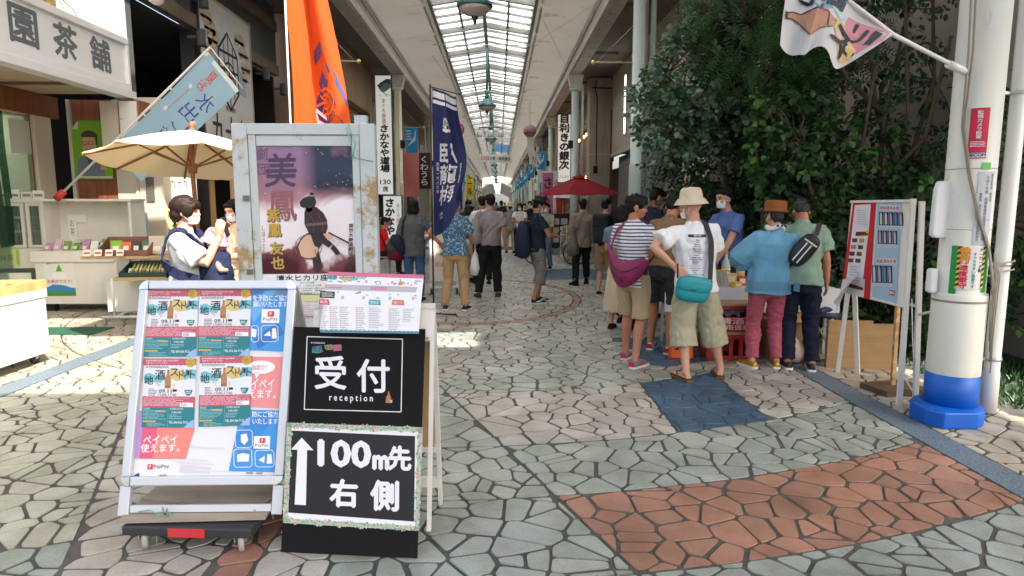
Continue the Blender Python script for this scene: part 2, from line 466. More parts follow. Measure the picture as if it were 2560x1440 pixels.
for a, b, nm in ((BX0, BX1, 'granite_strip'), (AX0, AX1, 'granite_strip')):
    y = 1.2
    while y < 24:
        ln = .98; mb = MB(); mb.bb((a+.006, y, -.0125), (b-.006, min(24, y+ln-.006), .0012), GRAN)
        mb.build('granite_slab', bed); y += ln
# paving further down the arcade, too far to tell stones apart
def far_floor():
    m = bpy.data.materials.new('far_paving'); m.use_nodes = True; t = m.node_tree; p = t.nodes['Principled BSDF']; N = t.nodes.new; L = t.links.new
    c = N('ShaderNodeNewGeometry'); v = N('ShaderNodeTexVoronoi'); v.feature = 'DISTANCE_TO_EDGE'; v.inputs['Scale'].default_value = 4.4
    n = N('ShaderNodeTexNoise'); n.inputs['Scale'].default_value = .5
    L(c.outputs['Position'], v.inputs['Vector']); L(c.outputs['Position'], n.inputs['Vector'])
    r = N('ShaderNodeValToRGB'); r.color_ramp.elements[0].position = .03; r.color_ramp.elements[1].position = .05
    r.color_ramp.elements[0].color = (.09, .09, .08, 1); r.color_ramp.elements[1].color = (1, 1, 1, 1); L(v.outputs['Distance'], r.inputs[0])
    r2 = N('ShaderNodeValToRGB'); r2.color_ramp.elements[0].color = (.25, .31, .33, 1); r2.color_ramp.elements[1].color = (.46, .44, .38, 1)
    r2.color_ramp.elements[0].position = .42; r2.color_ramp.elements[1].position = .55; L(n.outputs[0], r2.inputs[0])
    mx = N('ShaderNodeMix'); mx.data_type = 'RGBA'; mx.blend_type = 'MULTIPLY'; mx.inputs[0].default_value = 1
    L(r2.outputs[0], mx.inputs[6]); L(r.outputs[0], mx.inputs[7]); L(mx.outputs[2], p.inputs['Base Color']); p.inputs['Roughness'].default_value = .38
    return m
f = MB(); f.bb((-8.5, 24, -.2), (4.6, 290, -.002), far_floor()); tag(f.build('far_pavement'), kind='structure')

# ------------------------------------------------------------------ the arcade
AX = -.47
PAINT = mat('ceiling_paint', (.86, .84, .79), .45, var=.05, scale=.8, dirt=((.6, .56, .48), 1.1, .64))
FASC = mat('fascia_paint', (.66, .64, .58), .4, var=.08, scale=2, dirt=((.22, .19, .15), 2.2, .63))
BEAM = mat('beam_paint', (.55, .52, .45), .55, var=.1, scale=2, dirt=((.16, .13, .10), 3, .6))
STEEL = mat('rafter_paint', (.27, .26, .23), .45, dirt=((.26, .2, .13), 5, .63))
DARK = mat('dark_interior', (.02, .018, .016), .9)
COLM = mat('column_paint', (.58, .68, .66), .35, var=.05, scale=2, dirt=((.30, .33, .30), 6, .66))
COLY = mat('column_cream', (.70, .66, .48), .35, var=.05, scale=2, dirt=((.4, .36, .25), 6, .66))
CEIL = mat('ceiling_sheet', (.86, .84, .79), .4, var=.04, scale=.7, dirt=((.62, .57, .48), 1.1, .62), sub=.2)
PANE = pane_mat('roof_sheet', (.97, .98, .97), .88, (.78, .88, .98)); PANB = pane_mat('roof_sheet_blue', (.3, .5, .7), .35, (.35, .6, .9))
roof = thing('arcade_roof', 'long glazed arcade roof with white sloping ceilings and ridge skylight', 'arcade roof', (AX, 0, 0))
Y0, Y1 = 7.0, 150.0; BAY = 3.35
SKX, SKZ, RDZ = 1.585, 7.66, 7.92
n = int((Y1-Y0)/BAY)
shared = {}
def shared_part(key, make, name, loc, parent=roof):
    if key not in shared: shared[key] = make().mesh(name)
    o = bpy.data.objects.new(name, shared[key]); COL.objects.link(o); o.parent = parent; o.location = loc; return o
pane_left = 300; paneMB = MB()
for i in range(n):
    y = Y0+i*BAY
    for sg in (-1, 1):
        def panel(sg=sg):
            mb = MB(); pts = [(3.36, 7.30), (3.30, 7.345), (1.62, 7.62), (1.62, 7.70), (3.36, 7.42)]
            mb.prism([(sg*a, b) for a, b in pts][::sg], .004, BAY-.004, CEIL, lambda a, b, c: (a, c, b)); return mb
        shared_part(('cp', sg), panel, 'ceiling_panel', (0, y, 0))
        def tube(sg=sg):
            mb = MB(); mb.bar((sg*1.80, .25, 7.565), (sg*1.80, BAY-.3, 7.565), .07, .05, mat('batten_white', (.7, .69, .65), .4)); return mb
        shared_part(('tl', sg), tube, 'light_batten', (0, y, 0))
        def raf(sg=sg):
            mb = MB(); mb.bar((sg*SKX, 0, SKZ-.02), (0, 0, RDZ-.02), .13, .22, STEEL)
            return mb
        shared_part(('rf', sg), raf, 'rafter', (0, y, 0))
        def pur(sg=sg):
            mb = MB()
            for k in range(1, 4):
                yy = BAY*k/4; mb.bar((sg*SKX, yy, SKZ), (0, yy, RDZ), .055, .08, STEEL)
            for u in (.5,): mb.bar((sg*SKX*(1-u), 0, SKZ+(RDZ-SKZ)*u), (sg*SKX*(1-u), BAY, SKZ+(RDZ-SKZ)*u), .07, .09, STEEL)
            return mb
        shared_part(('pu', sg), pur, 'glazing_bar', (0, y, 0))
        blue = (17 < i < 21 and sg == 1) or (i in (4, 8) and sg == -1 and False)
        for k in range(4):
            for u in range(2):
                def pan(sg=sg, u=u, blue=blue):
                    mb = MB(); a0, a1 = u*.5+.012, u*.5+.488
                    P = lambda t, yy, h: (sg*SKX*(1-t), yy, SKZ+(RDZ-SKZ)*t+.045+h)
                    vs = [P(a0, .02, 0), P(a1, .02, 0), P(a1, BAY/4-.02, 0), P(a0, BAY/4-.02, 0)]; vs += [(a, b, c+.006) for a, b, c in vs]
                    mb.add(vs, [(0, 1, 2, 3), (7, 6, 5, 4)], PANB if blue else PANE); return mb
                if pane_left > 0 and y > 16:
                    shared_part(('pn', sg, u, blue), pan, 'skylight_pane', (0, y+k*BAY/4, 0)); pane_left -= 1
                else:
                    q = pan(); paneMB.add([(a, b+y+k*BAY/4, c) for a, b, c in q.v], q.f, PANB if blue else PANE)
paneMB.build('skylight_panes_far', roof, kind='stuff')
for sg in (-1, 1):
    for k in range(11):
        y = Y0+k*13; L = 13
        mb = MB(); mb.bb((sg*3.25, y, 6.53), (sg*3.66, y+L-.012, 6.93), BEAM); mb.bb((sg*3.245, y, 6.56), (sg*3.20, y+L-.012, 6.80), FASC)
        mb.build('edge_beam', roof, bevel=.02)
        mb = MB(); mb.bb((sg*3.28, y, 6.95), (sg*3.40, y+L-.01, 7.08), FASC); mb.bb((sg*3.22, y, 7.06), (sg*3.36, y+L-.01, 7.12), FASC)
        mb.bb((sg*3.30, y, 7.13), (sg*3.40, y+L-.01, 7.22), FASC); mb.bb((sg*3.24, y, 7.21), (sg*3.38, y+L-.01, 7.30), FASC)
        mb.build('cornice', roof, bevel=.008)
        mb = MB(); mb.bb((sg*1.56, y, 7.56), (sg*1.66, y+L-.01, 7.74), STEEL); mb.build('curb_beam', roof)
mb = MB(); mb.bb((-.06, Y0, RDZ-.16), (.06, Y1, RDZ-.04), STEEL); mb.build('ridge_beam', roof)
# side soffits between arcade edge and the shop fronts
SOF = mat('soffit', (.20, .17, .14), .8, var=.12, scale=3)
mb = MB(); mb.bb((3.665, 7, 6.78), (5.4, 150, 6.90), SOF); mb.build('right_soffit', roof)
mb = MB(); mb.bb((-3.665, 10, 6.78), (-5.8, 150, 6.90), SOF); mb.build('left_soffit', roof)
for k in range(14):
    y = 12+k*5.4
    mb = MB(); mb.bb((3.7, y, 6.68), (4.6, y+.10, 6.775), SOF); mb.build('soffit_rib', roof)
# thin tie rods across the vault
for k, y in enumerate((17.6, 24.2, 34, 44, 57)):
    mb = MB(); mb.tube([(-1.9, y, 7.3), (1.9, y, 7.3)], .018, mat('rod_white', (.75, .75, .72), .4), 6); mb.build('tie_rod', roof)
# arch wall where the older, lower roof begins
ARC = mat('arch_paint', (.66, .60, .38), .5)
mb = MB(); yy = 150.0
out = [(-4.75, 3.0), (-4.75, 9), (4.75, 9), (4.75, 3.0)]
inn = [(4.45, 3.0), (4.45, 4.85), (3.6, 6.15), (.0, 6.75), (-3.6, 6.15), (-4.45, 4.85), (-4.45, 3.0)]
mb.prism([(-4.75, 4.8), (-3.7, 6.3), (-.3, 6.95), (-.3, 9), (-4.75, 9)], yy, yy+.2, PAINT, lambda a, b, c: (a, c, b))
mb.prism([(4.75, 4.8), (4.75, 9), (-.3, 9), (-.3, 6.95), (3.7, 6.3)], yy, yy+.2, PAINT, lambda a, b, c: (a, c, b))
mb.build('gable_wall', roof)
mb = MB()
for a, b in zip([(-4.6, 4.5), (-3.6, 6.1), (0, 6.8), (3.6, 6.1)], [(-3.6, 6.1), (0, 6.8), (3.6, 6.1), (4.6, 4.5)]):
    mb.bar((a[0], yy-.2, a[1]), (b[0], yy-.2, b[1]), .3, .28, ARC)
mb.bb((-4.75, yy-.35, 0), (-4.45, yy-.05, 4.6), ARC); mb.bb((4.45, yy-.35, 0), (4.75, yy-.05, 4.6), ARC)
mb.build('arch_frame', roof)
roof2 = thing('far_arcade_roof', 'lower arcade roof beyond the cream arch at the far end', 'arcade roof', (AX, 0, 0))
mb = MB()
for sg in (-1, 1):
    mb.prism([(sg*5.2, 4.4), (sg*1.6, 6.2), (sg*1.6, 6.3), (sg*5.2, 4.5)][::sg], 150.3, 297, PAINT, lambda a, b, c: (a, c, b))
mb.build('ceiling_panel', roof2)
mb = MB(); mb.bb((-.9, 150.3, 6.4), (.9, 297, 6.42), PANE); mb.bb((-1.7, 150.3, 6.22), (-.9, 297, 6.4), PAINT); mb.bb((.9, 150.3, 6.22), (1.7, 297, 6.4), PAINT); mb.build('skylight_pane', roof2)
for k in range(14):
    mb = MB(); mb.bb((-1.7, 155+k*9, 6.3), (1.7, 155.3+k*9, 6.45), STEEL); mb.build('rafter', roof2)

# ------------------------------------------------------------------ columns
def column(x, y, m, label, side, r=.145, top=6.5):
    t = thing('arcade_column', label, 'column', (x, y, 0), 0, 'columns carrying the arcade roof')
    mb = MB(); mb.lathe([(r*1.12, 0), (r*1.12, 2.4), (r*1.12, 2.42), (r, 2.44), (r, top-.5)], m, 18); mb.build('shaft', t)
    mb = MB(); mb.lathe([(r*1.3, top-.55), (r*1.5, top-.5), (r*1.5, top-.46)], m, 18)
    z0, z1 = top-.46, top+.02; a, b = .19, .24
    mb.add([(-a, -a, z0), (a, -a, z0), (a, a, z0), (-a, a, z0), (-a*1.6, -b, z1), (a*1.6, -b, z1), (a*1.6, b, z1), (-a*1.6, b, z1)],
           [(3, 2, 1, 0), (4, 5, 6, 7), (0, 1, 5, 4), (1, 2, 6, 5), (2, 3, 7, 6), (3, 0, 4, 7)], BEAM)
    mb.build('bracket', t)
    mb = MB(); s = side
    mb.tube([(s*.1, .08, top), (s*.27, .08, top-.35), (s*.29, .08, top-.6), (s*.29, .08, .1)], .06, m, 10); mb.build('downpipe', t)
    mb = MB()
    for z in (1.2, 3.2, 5.0): mb.bar((0, .08, z), (s*.3, .08, z), .03, .03, BEAM)
    mb.build('pipe_clip', t)
    mb = MB(); mb.bb((-s*.16-.09, -.12, 3.75), (-s*.16+.09, .08, 4.05), DARK); mb.build('loudspeaker', t)
    mb = MB(); mb.tube([(.05, -r-.02, 5.9), (.04, -r-.025, 3), (.06, -r-.03, 1.5)], .012, BEAM, 5); mb.bb((-.06, -r-.06, 1.35), (.08, -r-.012, 1.6), BEAM); mb.build('conduit', t)
    mb = MB(); mb.tube([(0, 0, 4.55), (-s*.95, 0, 4.55)], .018, mat('rod_rust', (.55, .42, .27), .6, var=.3, scale=30), 6)
    mb.ell((-s*.99, 0, 4.55), (.05, .05, .05), mat('brass_ball', (.75, .62, .22), .3, .6), 10, 8); mb.build('flag_arm', t)
    mb = MB(); mb.tube([(0, 0, 5.45), (-s*.9, 0, 4.57)], .006, BEAM, 5); mb.build('brace_wire', t)
    return t
cols_y = [14.0, 25.7, 37.5, 49.3, 61, 73, 85, 97, 109, 121, 133, 145]
word = ['second', 'third', 'fourth', 'fifth', 'sixth', 'seventh', 'eighth', 'ninth', 'tenth', 'eleventh', 'twelfth', 'thirteenth']
for k, y in enumerate(cols_y):
    column(2.99, y, COLM, ['thick pale blue column rising beside the pale leaved tree', 'pale blue column in front of the tall black lettered white sign'][k] if k < 2
           else '%s pale blue arcade column along the right side from the camera' % word[k], 1, .16 if k == 0 else .145)
    column(-3.93, y, COLY if k else COLM, ['grey column behind the orange flag carrying a round spotlight', 'cream column beside the tall sign with the fish head'][k] if k < 2
           else '%s cream arcade column along the left side from the camera' % word[k], -1)

# ------------------------------------------------------------------ buildings on the right
BEIGE = mat('beige_cladding', (.56, .47, .38), .6, var=.05, scale=1.5, dirt=((.45, .38, .31), 1.3, .62))
GREYW = mat('grey_block', (.23, .215, .19), .8, var=.15, scale=5, bump=.3)
CONC = mat('stained_concrete', (.42, .38, .30), .8, var=.15, scale=2.2, bump=.2, dirt=((.22, .19, .15), 2.5, .6), stretch=(1.5, 1.5, .35))
BLK0 = mat('black_sign', (.02, .02, .02), .5)
LITW = mat('lit_window', (1, .97, .9), .4, emit=1.6)
bld = thing('beige_building', 'beige panel clad building with narrow lit windows behind the trees', 'building', (4.62, 5, 0))
mb = MB(); mb.bb((.10, 5.6, 3.62), (9, 21.9, 10.5), BEIGE); mb.build('wall', bld)
for k in range(12, 46):
    y = .02+k*.475
    mb = MB(); mb.bb((.04, y+.006, 3.63), (.098, y+.469, 10.5), BEIGE); mb.build('cladding_panel', bld)
mb = MB(); mb.bb((.0, 5.6, 3.50), (.14, 21.9, 3.62), mat('drip_trim', (.55, .53, .50), .5)); mb.build('drip_edge', bld)
mb = MB(); Print(mb, plane_fn((.036, 13.4, 4.35), (0, -1, 0), (0, 0, 1)), .01).text('C', 0, 0, 1.15, BLK0, 1, bold=.03, shear=.2); mb.build('lettering', bld)
for y in (17.3, 18.9):
    mb = MB(); mb.bb((.02, y, 4.15), (.045, y+.34, 6.25), LITW); w_ = mb.build('window', bld)
    mb = MB(); mb.bb((.0, y-.05, 4.1), (.05, y, 6.3), BEAM); mb.bb((.0, y+.34, 4.1), (.05, y+.39, 6.3), BEAM); mb.bb((.0, y, 6.25), (.05, y+.34, 6.3), BEAM); mb.bb((.0, y, 4.1), (.05, y+.34, 4.15), BEAM)
    mb.build('frame', w_)
mb = MB(); mb.bb((.35, 5.6, 0), (9, 21.9, 3.5), GREYW); mb.build('lower_wall', bld)
for r_ in range(8):
    for c_ in range(18):
        y = 12.6+c_*.5+(r_ % 2)*.25
        if y > 21.3: continue
        key = ('blk',)
        shared_part(key, lambda: MB().bb((.31, 0, 0), (.35, .488, .285), GREYW), 'block', (0, y, 1.0+r_*.30), bld)
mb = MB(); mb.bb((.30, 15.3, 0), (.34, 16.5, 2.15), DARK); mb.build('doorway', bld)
WOODD = mat('dark_boards', (.11, .085, .06), .7, var=.3, scale=3, stretch=(1, .3, 6), bump=.3)
porch = thing('leaning_wooden_porch', 'dark boarded porch with slanted corner post under the beige wall', 'porch', (3.9, 10.6, 0))
for k in range(12):
    mb = MB(); mb.bb((0, 0, 2.0+k*.14), (.03, 2.6, 2.13+k*.14), WOODD); mb.build('plank', porch)
    mb = MB(); mb.bb((0.03, 0, 2.0+k*.14), (.75, .03, 2.13+k*.14), WOODD); mb.build('plank', porch)
mb = MB(); mb.bar((.02, 2.64, 0), (-.12, 2.64, 3.7), .10, .12, CONC); mb.build('slanted_post', porch)
mb = MB(); mb.bb((0, 0, 3.68), (.75, 2.6, 3.72), WOODD); mb.build('top_board', porch)
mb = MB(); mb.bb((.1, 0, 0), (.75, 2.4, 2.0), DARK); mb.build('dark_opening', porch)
mb = MB(); mb.bb((-.1, 1.3, 2.05), (.06, 2.9, 2.5), mat('canvas_awning', (.5, .48, .44), .8)); mb.build('awning', porch)
pier = thing('concrete_pier', 'stained concrete pier with hanging cable between the bar and beige wall', 'pier', (3.74, 27.0, 0))
mb = MB(); mb.bb((0, 0, 0), (.62, .8, 6.7), CONC); mb.build('shaft', pier, bevel=.02)
mb = MB(); mb.bb((.62, .06, 0), (.88, .8, 6.7), CONC); mb.build('side_fin', pier)
mb = MB(); mb.bb((-.08, -.06, 6.15), (.1, .4, 6.3), CONC); mb.build('ledge', pier)
mb = MB(); mb.tube([(.25, -.03, 6.6), (.22, -.03, 6.2), (.3, -.03, 5.9), (.3, -.03, 3.2)], .02, DARK, 6); mb.tube([(.05, -.03, 6.3), (.88, -.03, 6.28)], .03, DARK, 6); mb.build('cable', pier)
mb = MB(); mb.box((.27, -.06, 3.0), (.16, .10, .3), DARK); mb.build('cable_box', pier)
mb = MB()
for z in (1.9, 3.6): mb.bb((-.004, -.012, z), (.884, .055, z+.05), BEAM)
mb.build('band', pier)
bar = thing('izakaya_front', 'open bar front with brown soffit and warm bulbs beyond the concrete pier', 'bar front', (4.45, 27.85, 0))
mb = MB(); mb.bb((0, 0, 5.6), (6, 24, 9), CONC); mb.build('upper_wall', bar)
mb = MB(); mb.bb((0.3, .1, 3.4), (.5, 24, 5.58), mat('brown_panel', (.26, .11, .05), .6, var=.2)); mb.build('brown_panel', bar)
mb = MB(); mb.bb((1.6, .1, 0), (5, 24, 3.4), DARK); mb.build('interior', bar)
for k in range(5):
    mb = MB(); mb.bb((.2, .4+k*5.5, 0), (.5, .9+k*5.5, 3.4), mat('brown_panel', (.16, .075, .04))); mb.build('post', bar)
BULB = mat('warm_bulb', (1, .48, .14), .4, emit=6)
for k in range(9):
    s_ = thing('string_bulb', '%s warm bulb from the near end of the row above the bar entrance' % ('first second third fourth fifth sixth seventh eighth ninth'.split()[k]), 'bulb', (4.3, 29+k*1.0, 4.95-.0*k), 0, 'warm bulbs strung above the bar')
    mb = MB(); mb.ell((0, 0, 0), (.06, .06, .075), BULB, 8, 6); mb.build('globe', s_); mb = MB(); mb.tube([(0, 0, .07), (0, 0, .16)], .03, DARK, 6); mb.build('socket', s_)
for k, (y, z) in enumerate(((30, 3.25), (31, 3.35), (33, 3.1), (35, 3.3), (38, 3.2), (41, 3.1))):
    s_ = thing('pendant_lamp', '%s warm lantern from the near end inside the dark bar' % ('first second third fourth fifth sixth'.split()[k]), 'lamp', (4.75, y, z-.3), 0, 'warm lanterns inside the bar')
    mb = MB(); mb.ell((0, 0, 0), (.14, .14, .09), BULB, 10, 6); mb.build('shade', s_); mb = MB(); mb.tube([(0, 0, .08), (0, 0, .5)], .012, DARK, 5); mb.build('cord', s_)
# unseen canopy slabs added overhead to shade the foreground; the gap makes the sun patch
mb = MB()
for a, b, c, d in ((1.55, -8, 3.38, 7), (4.02, -8, 8, 7), (3.38, -8, 4.02, 2.25), (3.38, 3.15, 4.02, 7), (-5.8, 4.25, 1.54, 7), (-2.4, -2.2, 1.54, .55)): mb.bb((a, b, 7.0), (c, d, 7.12), BEAM)
tag(mb.build('entrance_canopy'), 'unseen flat canopy added to shade the arcade mouth, with a gap for the sun patch', 'canopy')
# ------------------------------------------------------------------ left side: tea shop
CREAM = mat('cream_wall', (.60, .54, .44), .7, var=.06, scale=2, dirt=((.42, .36, .27), 2.5, .64))
WHITE = mat('white_paint', (.78, .77, .73), .45, var=.03, scale=3)
WOODR = mat('red_brown_boards', (.23, .075, .03), .5, var=.28, scale=2.5, stretch=(6, 6, .5))
DKGREY = mat('dark_fascia', (.085, .09, .095), .55, var=.12, scale=2)
BATT = mat('brown_batten', (.18, .13, .09), .6, var=.2, scale=4)
BLK = mat('black_paint', (.018, .018, .018), .45)
INK = mat('ink_black', (.022, .022, .025), .6)
shop = thing('tea_shop', 'cream tea shop with recessed glass front and white fascia over it', 'shop', (-5.9, 2, 0))
mb = MB(); mb.bb((-.32, 0, 4.12), (-.02, 8.75, 12), WHITE); mb.bb((-.30, 8.0, 4.12), (0.0, 8.03, 12), BEAM); mb.build('upper_wall', shop)
mb = MB(); mb.bb((-1.6, 0, 3.30), (-.05, 8.55, 3.36), mat('soffit_cream', (.58, .48, .33), .7, var=.05)); mb.build('soffit', shop)
for k in range(4): mb = MB(); mb.bb((-1.55, 1.5+k*2.0, 3.26), (-.1, 1.56+k*2, 3.297), BATT); mb.build('soffit_batten', shop)
mb = MB(); mb.bb((-1.62, 0, 2.95), (-1.3, 8.9, 3.29), WOODR); mb.build('lintel', shop)
# glass front facing the arcade, set back
mb = MB(); mb.bb((-1.45, 8.35, 0), (-1.32, 8.72, 2.95), CREAM); mb.build('post', shop)
for k in range(4):
    mb = MB(); mb.bb((-1.42, .1+k*2.06, .35), (-1.40, 2.12+k*2.06, 2.94), glass_mat('shop_glass', (.75, .86, .80), .3)); gl = mb.build('pane', shop)
    mb = MB(); mb.bb((-1.44, 2.12+k*2.06, 0), (-1.38, 2.16+k*2.06, 2.95), BATT); mb.bb((-1.44, .1+k*2.06, .28), (-1.38, 2.12+k*2.06, .35), BATT); mb.build('frame', gl)
mb = MB(); mb.bb((-4.5, 0, 0), (-4.4, 8.9, 3.3), mat('shop_back', (.48, .44, .34), .8)); mb.bb((-4.4, 8.8, 0), (-1.45, 8.9, 3.3), mat('shop_back', (.48, .44, .34)))
mb.bb((-4.4, 0, 3.0), (-1.5, 8.8, 3.05), mat('shop_ceiling', (.5, .4, .28), .7)); mb.build('back_wall', shop)
for k in range(2):
    mb = MB(); mb.bb((-2.6, 4.6+k*2.3, 2.86), (-2.25, 6.4+k*2.3, 2.95), mat('tube_light', (1, 1, .95), .4, emit=6)); mb.build('ceiling_lamp', shop)
mb = MB(); mb.bb((-3.2, 6.2, 1.75), (-2.7, 8.6, 2.0), WOODR); mb.build('shelf_fascia', shop)
mb = MB(); mb.bb((-3.1, 6.0, 1.45), (-2.9, 8.7, 1.62), mat('lit_shelf', (.9, 1, .65), .5, emit=.9)); mb.build('lit_shelf', shop)
STRIPG = glass_mat('vinyl_strip', (.10, .26, .17), .5, .12)
for k in range(6):
    mb = MB(); mb.grid(lambda u, v, k=k: (-1.36+.015*math.sin(6*v+k), 7.62-k*.165+.15*u, .95+1.98*v), 2, 8, STRIPG); mb.build('vinyl_strip', shop)
# end wall facing the camera: boards, pillar and meter cupboard
ex = thing('shop_end_wall', 'red brown boards and cream pillar at the end of the tea shop front', 'wall', (-6.98, 10.8, 0))
for k in range(4):
    mb = MB(); mb.bb((.06+k*.162, 0, 0), (.06+k*.162+.158, .06, 3.25), WOODR); mb.build('board', ex)
mb = MB(); mb.bb((.71, -.02, 0), (1.02, .3, 3.25), CREAM); mb.build('pillar', ex)
mb = MB(); mb.bb((1.03, .05, 0), (1.42, .3, 3.3), CREAM); mb.build('corner_post', ex)
mb = MB(); mb.bb((1.14, .03, 1.62), (1.27, .048, 2.02), mat('switch_plate', (.13, .12, .10), .5)); mb.build('switch_plate', ex)
mb = MB(); mb.bb((.0, -.05, 0), (.05, .1, 3.25), BEAM); mb.build('trim', ex)
cup = thing('meter_cupboard', 'cream wooden cupboard with white door fixed high on the pillar', 'cupboard', (-6.23, 10.4, 2.45))
mb = MB(); mb.bb((0, 0, 0), (.27, .34, .72), CREAM); mb.bb((-.03, -.04, -.07), (.62, .36, 0), CREAM); mb.bb((.275, .02, 0), (.60, .34, .74), WOODR); mb.build('case', cup)
mb = MB(); mb.bb((.30, -.012, .03), (.57, .018, .72), WHITE); d_ = mb.build('door', cup)
mb = MB(); mb.ell((.335, -.02, .45), (.018, .015, .018), BEAM, 8, 6); mb.build('knob', d_)
# big white sign board with the shop name
sign = thing('tea_shop_sign', 'long white fascia sign with grey brush lettering over the tea shop', 'sign', (-5.86, 10.55, 3.34))
SW = mat('sign_white', (.78, .79, .80), .35, var=.02, scale=2)
mb = MB(); mb.bb((-.06, -7, .10), (.02, -.02, .70), SW); mb.build('face', sign)
mb = MB(); mb.bb((-.08, -7, .70), (.07, 0, .80), SW); mb.bb((-.08, -7, 0), (.07, 0, .10), SW); mb.bb((-.08, -.06, .10), (.07, 0, .70), SW); mb.bb((-.10, -7, -.12), (.12, .03, -.005), SW); mb.build('frame', sign, bevel=.008)
mb = MB(); pr = Print(mb, plane_fn((.02, -7, 0), (0, 1, 0), (0, 0, 1)), .002)
SGREY = pm(105, 112, 116)
for ch, y, sh in (('園', 4.79, 0), ('茶', 5.56, .05), ('舗', 6.32, -.05)): pr.text(ch, y, .41, 0, SGREY, 1, bold=.03, w=.47, h=.44, shear=sh)
mb.build('lettering', sign)
# rusty gooseneck lamp above the sign
lamp = thing('sign_lamp', 'rusty gooseneck floodlight reaching out above the white tea shop sign', 'lamp', (-5.86, 8.9, 4.12))
RUST = mat('rusty_pipe', (.48, .30, .14), .7, var=.5, scale=14)
mb = MB(); mb.tube([(0, 0, 0), (0, 0, .3), (.03, 0, .42), (.12, .05, .5), (.3, .15, .52), (1.1, .45, .50)], .024, RUST, 8); mb.build('arm', lamp)
mb = MB(); mb.lathe([(.05, .08), (.075, .05), (.08, -.16), (.10, -.2)], mat('lamp_can', (.55, .52, .47), .4), 14, (1.14, .47, .50)); hd = mb.build('head', lamp)
mb = MB(); mb.ell((1.14, .47, .27), (.10, .10, .09), mat('bulb_glass', (.75, .74, .70), .1, spec=.8), 14, 8); mb.build('bulb', hd)
mb = MB(); mb.tube([(0, 0, .26), (-.12, .1, .35), (.0, .45, .12), (.03, .5, .02)], .007, BLK, 5); mb.bb((-.04, -.06, 0), (.04, .06, .26), RUST); mb.build('bracket', lamp)
# poster of a man in a kimono on green ground: a generic stand-in figure
po = thing('green_poster', 'green poster of smiling man in grey kimono pinned to the boards', 'poster', (-6.93, 10.76, 1.98))
mb = MB(); fn = plane_fn((0, 0, 0), (1, 0, 0), (0, 0, 1)); pr = Print(mb, fn, .0015)
pr.poly([(0, 0), (.62, 0), (.62, .94), (.12, .94), (0, .80)], pm(118, 176, 30), 1); mb.add([(0, -.003, .80), (.12, -.003, .94), (.12, -.02, .80)], [(0, 1, 2)], pm(215, 215, 205))
pr.poly([(.02, .02), (.50, .02), (.47, .25), (.36, .36), (.30, .38), (.18, .38), (.07, .33)], pm(110, 125, 140), 2)
pr.poly([(.2, .38), (.27, .16), (.35, .37)], pm(90, 60, 50), 3); pr.disk(.27, .56, .115, pm(206, 160, 125), 4, .165); pr.poly([(.2, .45), (.34, .45), (.31, .34), (.24, .34)], pm(196, 150, 115), 3)
pr.disk(.28, .69, .13, pm(60, 55, 55), 5, .09, a0=-10, a1=190); pr.poly([(.38, .7), (.41, .68), (.40, .52), (.375, .56)], pm(60, 55, 55), 5)
for x in (.205, .30): pr.ring(x, .58, .045, .008, INK, 6, ry=.032)
pr.line([(.21, .48), (.26, .465), (.31, .48)], .012, pm(150, 80, 70), 6)
pr.poly([(.42, .15), (.52, .15), (.52, .28), (.44, .30)], pm(206, 160, 125), 4); pr.line([(.46, .28), (.49, .56)], .03, pm(226, 140, 40), 5)
pr.text('私のふるさと静岡の', .555, .60, .062, pm(235, 240, 225), 5, vert=True)
pr.rect(.03, .02, .60, .05, pm(200, 205, 195), 6)
mb.build('print', po)
# small notices on the glass
for k, (x, y, z) in enumerate(((-7.18, 9.05, 2.35), (-7.18, 9.75, 2.33))):
    o = MB(); o.grid(lambda u, v: (x+.02*math.sin(3*u), y+.42*u, z+.5*v), 4, 4, pm(205, 205, 200))
    tag(o.build('notice_sheet'), ['curling blank paper notice hung on the shop window', 'curling blank paper notice hung on the window post'][k], 'notice')
# ------------------------------------------------------------------ dark restaurant
rest_ = thing('dark_restaurant', 'dark fronted restaurant with grey fascia and brown battens', 'restaurant', (-6.0, 10.85, 0))
for k in range(4):
    mb = MB(); z = 5.0+k*1.15
    mb.bb((-.12, 0, z+.28), (0, 7.2, z+1.145), DKGREY); mb.build('fascia_panel', rest_)
    mb = MB(); mb.bb((-.12, 0, z), (.06, 7.2, z+.27), BATT); mb.build('batten', rest_, bevel=.01)
mb = MB(); mb.bb((-.25, .0, 0), (-.05, .3, 4.95), DKGREY); mb.build('post', rest_); mb = MB(); mb.bb((-.25, 2.35, 0), (.02, 2.62, 9), BLK); mb.build('post', rest_)
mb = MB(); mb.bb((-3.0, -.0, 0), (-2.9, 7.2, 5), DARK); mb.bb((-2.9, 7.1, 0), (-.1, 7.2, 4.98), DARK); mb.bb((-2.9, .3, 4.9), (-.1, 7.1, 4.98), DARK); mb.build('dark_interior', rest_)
WOODY = mat('pale_pine', (.62, .40, .16), .55, var=.22, scale=2, stretch=(5, 5, .4), dirt=((.25, .12, .04), 9, .72))
mb = MB(); mb.bb((-.45, 2.7, 0), (.0, 2.95, 2.7), WOODY); mb.build('pine_post', rest_); mb = MB(); mb.bb((.42, 2.70, 0), (.70, 2.95, 2.7), WOODY); mb.build('pine_post', rest_)
mb = MB(); mb.bb((-.6, 2.6, 2.7), (.7, 3.0, 2.86), BATT); mb.build('lintel', rest_)
